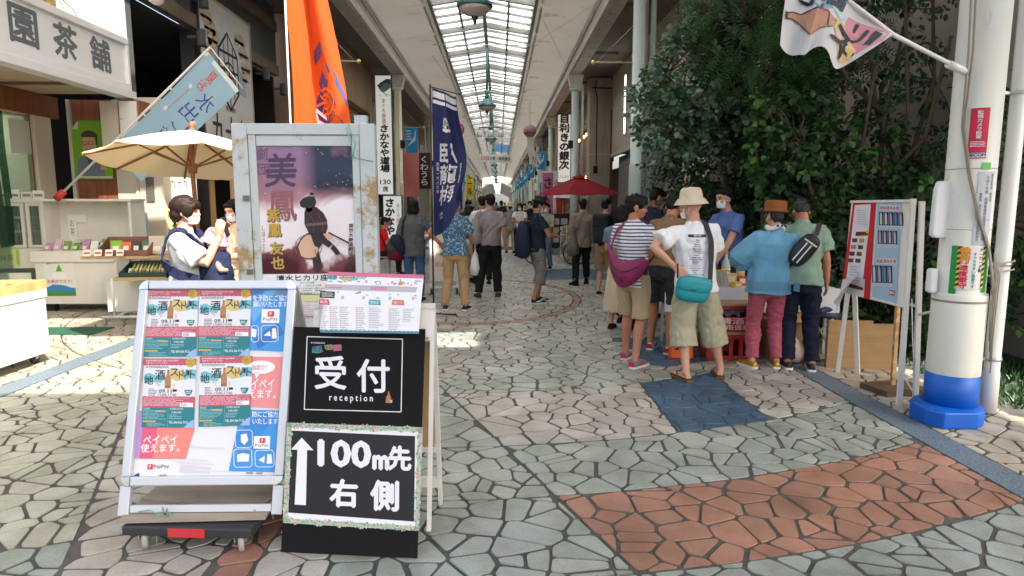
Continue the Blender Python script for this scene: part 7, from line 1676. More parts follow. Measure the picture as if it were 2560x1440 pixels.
KHAKI, OLIVE, NAVYF, BLKF, GREYF = fab('khaki', S(176, 158, 124)), fab('olive', S(172, 166, 142)), fab('navy', (.02, .024, .045)), fab('black', (.012, .012, .013)), fab('grey', S(150, 142, 142))
TEE_W = fab('white', (.78, .79, .82)); TEAL_ = mat('teal_nylon', S(14, 140, 150), .5, var=.06, scale=6, bump=.2, bscale=90); MAG = mat('magenta_nylon', S(128, 22, 78), .55, var=.08, scale=6, bump=.2, bscale=90)
WEB = mat('webbing', (.022, .022, .028), .7)
# 1 -- man with beige bucket hat
def bucket_x(c):
    s = c['s']; TT = c['TT']
    strap(c, [TT(p) for p in ((.02, .13, 1.25), (.07, .05, 1.48), (.085, -.04, 1.46), (.10, -.16, 1.3), (.085, -.17, 1.1), (.06, -.20, .95))], .052, WEB)
    fnb = lambda x, y, h: (lambda r: (r[0]+r[1]*h) if r[0] is not None else Vector((x, -.15, y)))(c['bvh'].ray_cast(Vector((x, -1, y)), Vector((0, 1, 0))))
    mb = MB(); p = Print(mb, fnb, .003); cx = TT((-.015, 0, 1.3)).x*s; z0 = TT((0, 0, 1.335)).z*s
    p.rect(cx-.075, z0-.012, cx+.075, z0+.012, INK, 1, 8, 2); p.text('RHYTHM', cx, z0, 0, WH, 2, bold=.03, w=.06, h=.012)
    words = ['Wave', 'Tone', 'Groove', 'Strings', 'Bass drum', 'Cymbal', 'Slow tempo', 'Signal', 'Half note', 'Evening music', 'Session', 'Harmony', 'Party time', 'Steady beat', 'Reverb', 'Air', 'Long distance call', 'Echo', 'Deep sound', 'Melody maker', 'Measure', 'Pulse', 'Chorus', 'Quiet night']
    for i, w2 in enumerate(words): p.text(w2, cx-.002*i*.3, z0-.034-i*.0188, 0, INK, 1, bold=.03, w=.011*len(w2)*.72, h=.0105)
    mb.build('back_print', c['t'])
    o = bag_thing(c, 'messenger_bag', 'teal messenger bag hanging on the white T-shirt man'); cc = TT((-.10, -.215, .88)); e = Matrix.Rotation(R(8), 3, 'Y')
    W = lambda q: (cc + e @ Vector(q))*s
    def blob(sx, sy, sz, yo, zo, mb, m, pw=.55):
        f = lambda a: math.copysign(abs(a)**pw, a)
        mb.skin([[W((sx*f(math.cos(2*math.pi*i/24))*math.cos(b)**.35, yo+sy*math.sin(b), zo+sz*f(math.sin(2*math.pi*i/24))*math.cos(b)**.35)) for i in range(24)] for b in [R(q) for q in (-88, -65, -35, 0, 35, 65, 88)]], m)
    mb = MB(); blob(.155, .055, .115, 0, 0, mb, TEAL_); mb.build('body', o); mb = MB(); blob(.158, .03, .075, -.035, .045, mb, TEAL_, .7); mb.build('flap', o)
    mb = MB(); mb.box(W((-.02, -.067, -.0)), (.06, .002, .008), BLK, e); mb.build('badge', o)
    mb = MB(); mb.tube([W((-.15, -.0, .08)), W((-.16, .01, .16)), W((-.15, .06, .2))], .008, WEB, 6); mb.box(W((.13, -.03, .07)), (.03, .03, .06), WEB, e); mb.build('buckle', o)
person('man seen from behind in beige bucket hat, white T-shirt with black list and olive shorts', 1.82, 5.62, 2, 1.665, .0085, SKIN, None, dict(mat=TEE_W, hem=.82, loose=1.16, sleeve=.70, srad=(.078, .098), fold=.008), ('shorts', OLIVE, 1.42, 1.22), ((-.15, -.02, 14), (.21, .08, -12)), ('sandal', mat('sandal_brown', (.12, .065, .035), .6)),
       side=-.075, shift=(-.075, 0), head=(48, 6, 0), arms=(((-.245, -.14, 1.10), (-1, -.15, .25)), ('hold')), hat=('bucket', fab('hat_beige', S(206, 194, 170))), mask=0, hands=(((.72, -.12, -.62), (.15, 1, .1), (.7, .1, .7)), None), curl=(.12, .4), extra=bucket_x, group='people crowding the sake table', build=1.0)
# 2 -- man in striped shirt
def striped_x(c):
    s = c['s']; TT = c['TT']; o = bag_thing(c, 'sling_bag', 'magenta crescent bag on the back of the striped shirt man'); pts = []
    strap(c, [TT(p) for p in ((.15, .10, 1.30), (.10, .02, 1.47), (-.02, -.02, 1.47), (-.12, -.10, 1.38), (-.17, -.12, 1.25), (-.19, -.13, 1.12))], .045, MAG)
    strap(c, [TT(p) for p in ((.14, -.16, .98), (.19, -.03, 1.06), (.19, .1, 1.12))], .03, WEB)
    mb = MB(); secs = []
    for i in range(13):
        u = i/12; a = -1+2*u; x = .225*a; z = 1.035-.10*(1-a*a)+.10*max(0, -a)**1.5*1.5+.03*max(0, a); hh = .135*(1-abs(a)**2.4)**.6+.012; y = -.165-.055*(1-a*a)+.05*a*a; d = .055*(1-abs(a)**3)+.01
        secs.append([TT((x, y-d*math.cos(2*math.pi*k/16)*1.0, z+hh*math.sin(2*math.pi*k/16)*.9))*s for k in range(16)])
    mb.skin(secs, MAG); mb.build('body', o)
    mb = MB()
    for zz, a0, a1 in ((.035, -.75, .7), (-.025, -.5, .3)):
        q = [];
        for i in range(13): a = a0+(a1-a0)*i/12; z = 1.035-.10*(1-a*a)+.15*max(0, -a)**1.5+zz; y = -.165-.055*(1-a*a)+.05*a*a-.057*(1-abs(a)**3)-.008; q.append(TT((.225*a, y, z))*s)
        mb.tube(q, .006, BLK, 6)
    mb.build('zip', o)
    mb = MB(); mb.box(TT((.02, -.285, .885))*s, (.03, .004, .02), BLK); mb.build('badge', o); mb = MB(); mb.box(TT((.19, -.10, .99))*s, (.035, .03, .11), BLK); mb.build('buckle', o)
person('young man in navy and white striped shirt with magenta sling bag, khaki shorts', 1.31, 6.22, -38, 1.655, .0085, SKIN2, ('fringe', HBLK), dict(mat=stripes('navy_stripes', (.78, .78, .78), (.02, .025, .10), .0335, .36), hem=.80, loose=1.02, sleeve=.66, srad=(.066, .076)), ('shorts', KHAKI, .95, .92), ((-.13, .16, 6), (.12, -.12, -8)),
       ('shoe', fab('sneaker_grey', S(120, 122, 128)), WHS, pm(200, 30, 80)), head=(-60, 8, 0), arms=('hold', ((.13, .30, 1.16), (.5, -.8, -.6))), extra=striped_x, face_on=True, group='people crowding the sake table')
# 3 -- man in brown T-shirt bending over the table
person('man in brown T-shirt and charcoal shorts bending towards the sake table, face hidden', 1.72, 6.72, -32, 1.76, .011, SKIN2, ('short', HBLK), dict(mat=fab('brown_tee', S(128, 102, 76)), hem=.84, loose=1.06), ('shorts', fab('charcoal', (.035, .036, .05)), .86, 1.1), ((-.12, .10, 5), (.12, -.02, -10)), ('shoe', mat('white_leather', (.74, .72, .68), .45), WHS, pm(170, 40, 50)),
       lean=.52, head=(0, 30, 0), arms=('hold', 'hold'), group='people crowding the sake table')
# 4 -- person in blue happi coat
HAP = mat('happi_blue', S(108, 166, 196), .85, var=.10, scale=5, bump=1, bscale=14)
def happi_x(c):
    s = c['s']; mb = MB(); cb_ = [c['HS']((.075*math.cos(R(a)), -.01+.085*math.sin(R(a)), -.125+.015*math.sin(3*R(a)))) for a in range(150, 400, 18)]; mb.tube(cb_, .022, fab('neck_towel', (.75, .76, .78)), 8); sc2 = mb.build('neck_towel', c['t'])
    mb = MB(); [mb.ell(c['HS']((.095*math.cos(R(a)), -.01+.105*math.sin(R(a)), -.11)), (.014, .012, .012), INK, 8, 6) for a in (250, 275, 300, 330)]; mb.build('towel_pattern', sc2)
    fnb = lambda x, y, h: (lambda r: (r[0]+r[1]*h) if r[0] is not None else Vector((x, -.2, y)))(c['bvh'].ray_cast(Vector((x, -1, y)), Vector((0, 1, 0))))
    mb = MB(); mb.grid(lambda u, v: fnb(-.21+.42*u, .775+.085*v, .004), 16, 2, mat('happi_band', S(98, 146, 172), .85)); mb.build('hem_band', c['t'])
person('person seen from behind in pale blue happi coat, brown bucket hat and pink trousers', 2.57, 6.0, -4, 1.565, .0095, SKIN, ('crop', HGRY), dict(mat=HAP, hem=.80, loose=1.30, flare=1.12, sleeve=1.30, srad=(.085, .125), fold=.012, name='happi_coat', kv=(12, 12, 4)), ('trousers', fab('pink', S(172, 86, 102)), .05, 1.08), ((-.13, .05, 22), (.13, .06, -6)), ('shoe', mat('gold_leather', S(190, 150, 40), .28, .55), WHS),
       side=.05, head=(14, 8, 0), arms=(((-.16, .26, 1.05), (-1, -.4, -.4)), ((.12, .28, 1.08), (1, -.4, -.4))), hat=('beanie', fab('hat_brown', S(140, 84, 46))), extra=happi_x, group='people crowding the sake table')
# 5 -- man in green shirt with black sling
def green_x(c):
    s = c['s']; TT = c['TT']; o = bag_thing(c, 'sling_bag', 'black sling bag with two white stripes on the green shirt back')
    strap(c, [TT(p) for p in ((.14, .10, 1.35), (.15, .0, 1.45), (.13, -.10, 1.38), (.10, -.16, 1.30))], .04, WEB); strap(c, [TT(p) for p in ((-.10, -.17, 1.02), (-.18, -.06, .98), (-.17, .08, 1.0))], .03, WEB)
    e = Matrix.Rotation(R(36), 3, 'Y'); cc = TT((-.01, -.185, 1.15)); W = lambda q: (cc + e @ Vector(q))*s; f = lambda a, pw: math.copysign(abs(a)**pw, a); mb = MB()
    mb.skin([[W((.095*f(math.cos(2*math.pi*i/20), .7)*math.cos(b)**.4, .05*math.sin(b), .17*f(math.sin(2*math.pi*i/20), .7)*math.cos(b)**.4)) for i in range(20)] for b in [R(q) for q in (-88, -60, -30, 0, 30, 60, 88)]], mat('black_nylon', (.018, .018, .02), .5)); mb.build('body', o)
    mb = MB()
    for x in (-.025, .02): mb.box(W((x, -.052, -.03)), (.012, .006, .20), WHITE, e)
    mb.box(W((0, -.051, .09)), (.13, .006, .014), WHITE, e); mb.build('white_stripe', o)
person('grey haired man in pale green shirt and navy trousers with black sling bag, bowing', 2.86, 5.97, -18, 1.66, .0095, SKIN2, ('crop', HGRY), dict(mat=fab('green_shirt', S(132, 156, 140), .14), hem=.82, loose=1.16, flare=1.08, sleeve=.72, srad=(.074, .09)), ('trousers', fab('dark_navy', (.012, .014, .03)), .04, 1.1), ((-.08, .02, 12), (.14, .0, -4)), ('shoe', mat('black_canvas', (.015, .015, .017), .7), WHS),
       lean=.22, head=(8, 50, 0), arms=('hold', 'down'), extra=green_x, group='people crowding the sake table')
# 6 -- masked vendor in blue polo shirt
person('masked dark haired vendor in blue polo shirt leaning over behind the table', 2.80, 7.62, 118, 1.77, .0095, SKIN, ('short', HBLK), dict(mat=fab('polo_blue', S(92, 116, 170)), hem=.84, loose=1.04), ('trousers', NAVYF, .04, 1.0), shoes=('shoe', BLKF, BLS), lean=.24, head=(-10, 4, 0), arms=(((-.10, .34, .98), (-1, -.5, -.2)), 'hold'), mask=0, face_on=True, group='people crowding the sake table')
# 7 -- man in grey T-shirt
def grey_x(c):
    s = c['s']; TT = c['TT']; o = bag_thing(c, 'tote_bag', 'grey cloth tote bag under the arm of the grey T-shirt man'); mb = MB(); cc = Vector((-.245, -.05, 1.11)); f = lambda a, pw: math.copysign(abs(a)**pw, a)
    mb.skin([[(cc+Vector((w_*math.cos(q), d*math.sin(q), z)))*s for q in [2*math.pi*k/16 for k in range(16)]] for z, w_, d in ((-.22, .05, .08), (-.20, .10, .13), (-.08, .105, .16), (.1, .08, .15), (.20, .055, .13))], fab('tote', S(146, 140, 138))); mb.build('body', o)
    mb = MB(); mb.tube([(cc+Vector(p))*s for p in ((.02, -.1, .18), (.07, -.07, .30), (.08, .0, .335), (.07, .08, .30), (.02, .1, .18))], .012, fab('tote', S(146, 140, 138)), 6); mb.build('handle', o)
    pb = bag_thing(c, 'plastic_bag', 'white plastic bag hanging from the hand of the grey T-shirt man'); w_ = c['wr'][0]; mb = MB(); mb.lathe([(.01, -.52), (.11, -.5), (.13, -.38), (.09, -.2), (.02, -.1), (.015, -.06)], mat('thin_plastic', (.75, .75, .76), .4), 12, w_*s, True, Matrix.Diagonal(Vector((.7, 1, 1)))); mb.build('sack', pb)
person('dark haired man seen from behind in grey T-shirt and black trousers', -.15, 10.9, 3, 1.735, .011, SKIN, ('short', HBLK), dict(mat=fab('grey_tee', S(142, 132, 134)), hem=.86, loose=1.14, sleeve=.72, srad=(.076, .09)), ('trousers', BLKF, .03, 1.12), ((-.20, -.04, 12), (.12, .02, -8)), ('shoe', fab('grey_shoe', (.06, .055, .05)), BLS), head=(12, 0, 0), extra=grey_x)
# 8 -- man in blue floral shirt
def haw_x(c):
    mb = MB(); w_ = c['wr'][0]*c['s']; d = (c['wr'][0]-c['el'][0]).normalized(); mb.tube([w_-d*.03, w_-d*.01], .031, pm(214, 50, 110), 12); mb.build('wristband', c['t'])
person('man in blue floral shirt and beige trousers with left hand on hip behind the banner', -.66, 9.52, -10, 1.665, .011, SKIN2, ('short', HBLK), dict(mat=hawaii(), hem=.84, loose=1.14, flare=1.05, sleeve=.74, srad=(.076, .092)), ('trousers', fab('beige_chino', S(170, 142, 104)), .03, 1.08), ((-.16, .0, 10), (.16, .0, -10)), ('shoe', fab('black_sneaker', (.03, .03, .028)), WHS),
       head=(-30, 0, 0), arms=('hip', 'hold'), extra=haw_x)
# 9 -- woman in pinstripe tunic
def woman_x(c):
    s = c['s']; o = bag_thing(c, 'shoulder_bag', 'dark red and grey bag with a navy jacket over it, left of the pinstripe woman', 'bag'); cc = Vector((-.30, -.02, .86)); mb = MB()
    mb.skin([[(cc+Vector((w_*math.cos(q), d*math.sin(q), z)))*s for q in [2*math.pi*k/14 for k in range(14)]] for z, w_, d in ((-.16, .10, .10), (-.14, .145, .14), (-.02, .15, .15))], fab('bag_red', S(100, 22, 40))); mb.build('lower_body', o)
    mb = MB(); mb.skin([[(cc+Vector((w_*math.cos(q)-.02, d*math.sin(q), z)))*s for q in [2*math.pi*k/14 for k in range(14)]] for z, w_, d in ((-.018, .147, .147), (.10, .13, .13), (.2, .09, .1))], fab('bag_grey', S(70, 66, 66))); mb.build('upper_body', o)
    mb = MB(); mb.skin([[(cc+Vector((w_*math.cos(q)+xo, d*math.sin(q)-.06, z)))*s for q in [2*math.pi*k/14 for k in range(14)]] for z, w_, d, xo in ((-.06, .04, .09, .12), (.06, .10, .13, .07), (.18, .12, .14, .02), (.27, .07, .1, .02))], NAVYF); j = MB(); tag(mb.build('jacket', o))
    strap(c, [c['TT'](p) for p in ((-.14, .06, 1.30), (-.12, .0, 1.45), (-.14, -.10, 1.38), (-.20, -.08, 1.1))], .03, BLKF)
person('woman with dark bob seen from behind in pinstriped tunic and blue jeans', -1.39, 10.45, 0, 1.64, .011, SKIN, ('bob', HBLK), dict(mat=stripes('pinstripes', (.030, .032, .038), (.21, .22, .24), .0155, .28, 0), hem=.76, loose=1.16, flare=1.05, sleeve=1.25, srad=(.074, .08)), ('trousers', fab('jeans', S(62, 92, 126), .18), .03, 1.0), shoes=('shoe', BLKF, BLS), arms=('down', ((.20, .16, 1.02), (1, -.6, 0))), extra=woman_x)
# 10 -- man with dark hat and backpack looking at his phone
def hat_x(c):
    s = c['s']; TT = c['TT']; o = bag_thing(c, 'backpack', 'navy rucksack hanging low on the back of the man in the dark hat', 'backpack'); cc = TT((0, -.24, 1.10)); mb = MB()
    mb.skin([[(cc+Vector((w_*math.cos(q), d*math.sin(q)*(1 if math.sin(q) < 0 else .7), z)))*s for q in [2*math.pi*k/16 for k in range(16)]] for z, w_, d in ((-.36, .06, .05), (-.33, .13, .11), (-.2, .16, .15), (.0, .15, .13), (.16, .12, .09), (.24, .06, .05))], fab('rucksack_navy', (.018, .026, .055))); mb.build('body', o)
    mb = MB(); mb.box((cc+Vector((-.12, -.09, -.22)))*s, (.03, .04, .03), WHITE); mb.build('badge', o)
    for sg in (-1, 1): strap(c, [TT(p) for p in ((sg*.09, -.15, 1.30), (sg*.10, -.06, 1.44), (sg*.11, .05, 1.42), (sg*.13, .13, 1.28), (sg*.16, .10, 1.10), (sg*.15, -.08, 1.0))], .045, fab('rucksack_navy', (.018, .026, .055)))
    ph = bag_thing(c, 'phone', 'phone held in both hands by the man in the dark hat', 'phone'); mb = MB(); mb.box((c['wr'][0]+c['wr'][1])/2*s+Vector((0, .09, .03)), (.07, .012, .14), BLK, Matrix.Rotation(R(-40), 3, 'X')); mb.build('case', ph, bevel=.003)
person('man in dark hat, navy T-shirt and grey cropped trousers looking down at his phone', .60, 10.2, -68, 1.665, .011, SKIN2, ('crop', HBLK), dict(mat=fab('dark_teal', (.016, .024, .034)), hem=.84, loose=1.08), ('shorts', fab('warm_grey', S(126, 120, 118)), 1.38, .98), ((-.09, .09, 5), (.09, -.06, -5)), ('shoe', mat('black_canvas', (.015, .015, .017), .7), WHS, WHITE), head=(-4, 22, 0), arms=('hold', 'hold'), hat=('pork', fab('hat_dark', (.02, .02, .028))), mask=0, extra=hat_x)
# 11 -- walking man in loose grey top
def boots_x(c):
    s = c['s']; TT = c['TT']; o = bag_thing(c, 'cloth_bag', 'crumpled grey cloth bag slung on the left of the man in boots', 'bag'); cc = TT((-.20, -.10, .86)); mb = MB()
    mb.skin([[(cc+Vector((w_*math.cos(q)*(1+.12*math.sin(5*q)), d*math.sin(q)*(1+.12*math.sin(4*q+1)), z)))*s for q in [2*math.pi*k/18 for k in range(18)]] for z, w_, d in ((-.26, .05, .04), (-.22, .12, .07), (-.08, .13, .08), (.08, .07, .05), (.22, .035, .03))], fab('cloth_grey', S(112, 106, 96), .2)); mb.build('body', o)
    strap(c, [TT(p) for p in ((.14, .1, 1.3), (.06, .0, 1.47), (-.06, -.14, 1.36), (-.16, -.17, 1.15), (-.20, -.16, 1.02))], .05, fab('cloth_grey', S(112, 106, 96)))
person('man seen from behind in loose greige top, black cropped trousers and black boots', 1.62, 12.5, 6, 1.66, .012, SKIN, ('short', HBLK), dict(mat=fab('greige', S(132, 120, 106)), hem=.76, loose=1.2, sleeve=1.35, srad=(.078, .085)), ('trousers', BLKF, .16, 1.1), ((-.15, -.10, 20), (.14, .16, -12)), ('boot', BLKF, BLS), extra=boots_x)
# 12 -- man with black backpack
def bp_x(c):
    s = c['s']; TT = c['TT']; o = bag_thing(c, 'backpack', 'boxy black backpack on the man beside the striped shirt', 'backpack'); mb = MB(); mb.box(TT((0, -.22, 1.20))*s, (.30, .17, .50), fab('pack_black', (.022, .025, .03)), Matrix.Rotation(R(4), 3, 'X')); mb.build('body', o, bevel=.05); mb = MB(); mb.box(TT((0, -.315, 1.10))*s, (.24, .03, .22), fab('pack_black', (.022, .025, .03))); mb.build('pocket', o, bevel=.012)
    for sg in (-1, 1): strap(c, [TT(p) for p in ((sg*.09, -.14, 1.36), (sg*.10, -.05, 1.46), (sg*.11, .06, 1.40), (sg*.13, .12, 1.25), (sg*.16, .06, 1.05))], .05, fab('pack_black', (.022, .025, .03)))
person('man in black T-shirt and tan shorts wearing a boxy black backpack', 1.83, 11.0, -28, 1.655, .012, SKIN, ('crop', HBLK), dict(mat=BLKF, hem=.84), ('shorts', fab('tan_shorts', S(150, 124, 98)), 1.0, 1.1), shoes=('shoe', BLKF, WHS), head=(-20, 8, 0), arms=('hold', 'hold'), mask=-.03, extra=bp_x)
# others standing behind at the table
person('tall dark haired man with head bowed behind the striped shirt man', 2.08, 8.9, -70, 1.80, .013, SKIN2, ('short', HBLK), dict(mat=NAVYF, hem=.84), ('trousers', BLKF, .03), shoes=('shoe', BLKF, BLS), lean=.12, head=(0, 30, 0), arms=('hold', 'hold'))
person('dark haired person in blue grey shirt between the backpack and the striped shirt', 1.72, 8.4, -40, 1.66, .013, SKIN2, ('short', HBLK), dict(mat=fab('blue_grey', S(98, 112, 140)), hem=.84), ('trousers', NAVYF, .03), shoes=('shoe', BLKF, BLS), head=(-20, 10, 0), arms=('hold', 'hold'))
person('woman in long cream skirt mostly hidden behind the striped shirt man', 1.52, 8.0, -30, 1.55, .013, SKIN, ('bob', HBLK), dict(mat=fab('slate', S(110, 118, 140)), hem=.92), ('skirt', fab('cream_skirt', S(196, 180, 152)), .25, .95), shoes=('shoe', BLKF, BLS), head=(-20, 10, 0), arms=('hold', 'hold'))
# 16 -- mother with a baby carrier
CARR = fab('carrier_navy', (.018, .026, .065), .1)
def mum_x(c):
    s = c['s']; TT = c['TT']; HS = c['HS']
    for sg in (-1, 1): strap(c, [TT(p) for p in ((sg*.13, .14, 1.18), (sg*.13, .10, 1.36), (sg*.115, .0, 1.455), (sg*.12, -.10, 1.38), (sg*.15, -.14, 1.20), (sg*.19, -.02, 1.10), (sg*.16, .12, 1.05))], .075, CARR, 'carrier_strap', off=.010, th=.014)
    strap(c, [TT(p) for p in ((-.16, -.11, 1.13), (0, -.17, 1.12), (.16, -.11, 1.13))], .12, CARR, 'carrier_back', off=.01); strap(c, [TT(p) for p in ((-.18, .06, .96), (-.18, -.06, .97), (0, -.16, .98), (.18, -.06, .97), (.18, .06, .96))], .13, CARR, 'carrier_belt', off=.008)
    b = bag_thing(c, 'baby', 'baby in pink sun hat held in a navy carrier on the chest', 'baby'); mb = MB(); W = lambda p: TT(p)*s
    mb.ell(W((0, .235, 1.335)), (.068, .075, .078), SKIN, 14, 10); mb.ell(W((0, .225, 1.12)), (.10, .09, .15), SKIN, 14, 10)
    for sg in (-1, 1):
        mb.tube([W((sg*.06, .24, 1.02)), W((sg*.14, .27, .96)), W((sg*.145, .25, .84)), W((sg*.14, .27, .80))], [.05, .048, .036, .03], SKIN, 10); mb.tube([W((sg*.09, .24, 1.2)), W((sg*.13, .30, 1.12)), W((sg*.09, .34, 1.12))], [.03, .026, .02], SKIN, 8)
    mobj('body', remesh(mb, .012, 'body', SKIN, 3), b)
    mb = MB(); mb.skin([ell_sec(W((0, .22, z)), Vector((1, 0, 0)), Vector((0, 1, 0)), a, d, 18) for z, a, d in ((.93, .07, .06), (.97, .15, .12), (1.10, .145, .125), (1.24, .115, .105), (1.28, .07, .07))], CARR)
    for sg in (-1, 1): mb.tube([W((sg*.05, .23, 1.02)), W((sg*.13, .27, .97)), W((sg*.145, .26, .90))], [.07, .068, .06], CARR, 12)
    mobj('carrier_seat', remesh(mb, .012, 'seat', CARR, 3, .01, 4), b)
    PKH = mat('pink_gingham', S(212, 150, 172), .8, var=.15, scale=60); mb = MB(); Rb = Matrix.Rotation(R(-18), 3, 'X'); mb.lathe([(.11, -.02), (.105, -.01), (.088, .015), (.086, .05), (.07, .085), (.03, .1), (.005, .102)], PKH, 22, W((0, .225, 1.355)), True, Rb); mb.build('sun_hat', b)
    mb = MB(); mb.tube([W((.02, .33, 1.44)), W((.06, .28, 1.32)), W((.10, .2, 1.24))], .003, BLK, 5); ph = bag_thing(c, 'phone', 'dark phone held up by the woman with the baby', 'phone'); mb.build('cord', ph); mb = MB(); pp_ = (c['wr'][0]+c['wr'][1])/2*s; mb.box(pp_+Vector((0, .03, .09)), (.075, .012, .15), BLK, Matrix.Rotation(R(12), 3, 'X')); mb.build('case', ph, bevel=.003)
person('woman in white T-shirt and mask holding up a phone with a baby strapped to her', -2.44, 5.05, -84, 1.625, .009, SKIN, ('mushroom', HBRN), dict(mat=fab('white_cotton', (.74, .73, .69)), hem=.90, loose=1.05, sleeve=.86, srad=(.075, .10), fold=.010, bust=.015), ('trousers', fab('indigo', (.022, .032, .065), .2), .03, 1.15), shoes=('shoe', BLKF, WHS), head=(0, 4, 0), arms=(((-.085, .28, 1.37), (-.4, -.1, -1)), ((.085, .28, 1.38), (.4, -.1, -1))), mask=0, face_on=True, extra=mum_x,
       hands=(((.0, .15, 1), (.9, 0, 0), (0, -1, .2)), ((.0, .15, 1), (-.9, 0, 0), (0, -1, .2))), curl=(.5, .5), group='people at the tea stall')
person('dark haired woman in beige top and mask half hidden by the theatre poster frame', -2.74, 6.75, 150, 1.61, .011, SKIN, ('long', HBLK), dict(mat=fab('beige_top', S(216, 190, 160)), hem=.80, loose=1.18, sleeve=.8, srad=(.08, .1)), ('trousers', fab('beige_trouser', S(196, 172, 142)), .03, 1.2), shoes=('shoe', BLKF, WHS), head=(10, 12, 0), arms=('hold', 'hold'), mask=0, group='people at the tea stall')
# seated man in red and the crowd further down
chr_ = thing('stool_chair', 'brown wooden chair under the seated man in red', 'chair', (-2.62, 14.1, 0)); mb = MB(); mb.bb((-.2, -.2, .42), (.2, .2, .45), PLY); mb.build('seat', chr_); 
for sx in (-.18, .18):
    for sy in (-.18, .18): mb = MB(); mb.bar((sx, sy, 0), (sx, sy, .42), .03, .03, PLY); mb.build('leg', chr_)
mb = MB(); mb.bb((-.2, -.2, .45), (-.17, .2, .85), PLY); mb.build('backrest', chr_)
person('man in red T-shirt sitting on a chair at the left side', -2.60, 14.1, -75, 1.66, .014, SKIN2, ('short', HBLK), dict(mat=fab('red_tee', S(196, 24, 40)), hem=.86), ('trousers', BLKF, .03), ((-.12, .44, 5), (.12, .40, -5)), ('shoe', BLKF, WHS), hip=.52, lean=.15, head=(0, 15, 0), arms=('hold', 'hold'), knee=(0, 1, 1.2))
crowd = [('dark haired man in white shirt left of the grey T-shirt man', -.33, 12.7, 10, 1.72, 'short', HBLK, (.7, .7, .7), BLKF), ('brown haired woman in pale top bending at the left stall', -.62, 13.2, -60, 1.55, 'bob', HBRN, (.6, .55, .5), KHAKI), ('dark haired woman in black top at the left stall', -1.0, 14.5, 60, 1.60, 'bob', HBLK, (.05, .05, .05), NAVYF),
         ('person in dark blue shirt at the left stall', -.75, 15.8, -20, 1.66, 'short', HBLK, (.04, .05, .1), BLKF), ('woman in white T-shirt and black trousers walking towards the camera', .63, 19.6, 172, 1.60, 'long', HBLK, (.72, .7, .7), BLKF), ('person in black beside the walking woman', .98, 20.3, 170, 1.66, 'short', HBLK, (.02, .02, .025), BLKF),
         ('person in straw hat left of the walking woman', .36, 20.8, 10, 1.58, 'crop', HBRN, (.3, .28, .25), KHAKI), ('person in rust coloured top among the left crowd', -1.25, 17.5, 100, 1.62, 'short', HBLK, (.3, .12, .07), NAVYF), ('person in grey top among the left crowd', -.9, 19, 20, 1.68, 'short', HBLK, (.25, .25, .27), BLKF),
         ('person in white blouse among the left crowd', -1.6, 21, -140, 1.58, 'bob', HBLK, (.65, .65, .62), NAVYF), ('distant person in black in the centre', .1, 27, 0, 1.7, 'short', HBLK, (.03, .03, .03), BLKF), ('distant person in pale shirt in the centre', -.5, 29, 180, 1.68, 'short', HBLK, (.55, .55, .55), BLKF), ('distant person in blue on the left', -1.5, 32, 0, 1.66, 'short', HBLK, (.1, .16, .3), KHAKI),
         ('distant person in beige on the right', 1.3, 33, 180, 1.6, 'bob', HBRN, (.45, .38, .3), BLKF), ('distant person in red on the left', -1.0, 38, 0, 1.7, 'short', HBLK, (.4, .05, .05), BLKF), ('distant person in white on the right', .7, 41, 180, 1.68, 'short', HBLK, (.65, .65, .65), NAVYF), ('distant person in grey further down', -.2, 48, 0, 1.7, 'short', HBLK, (.2, .2, .2), BLKF), ('distant person in navy further down', .5, 55, 0, 1.7, 'short', HBLK, (.05, .06, .12), BLKF)]
for k, (lb, x, y, fa, hh, hs, hm, c, bt) in enumerate(crowd):
    person(lb, x, y, fa, hh, .016 if y < 25 else .024, SKIN if k % 2 else SKIN2, (hs, hm), dict(mat=fab('crowd%d' % k, c), hem=.84), ('trousers', bt, .03, 1.05), ((-.12, .05*(-1)**k, 5), (.12, -.05*(-1)**k, -5)), ('shoe', BLKF, BLS), head=(0, 8, 0), arms=('hold', 'down') if k % 2 else ('hold', 'hold'), mask=0 if fa > 90 else None, hat=('bucket', fab('straw', S(206, 178, 130))) if 'straw' in lb else None)
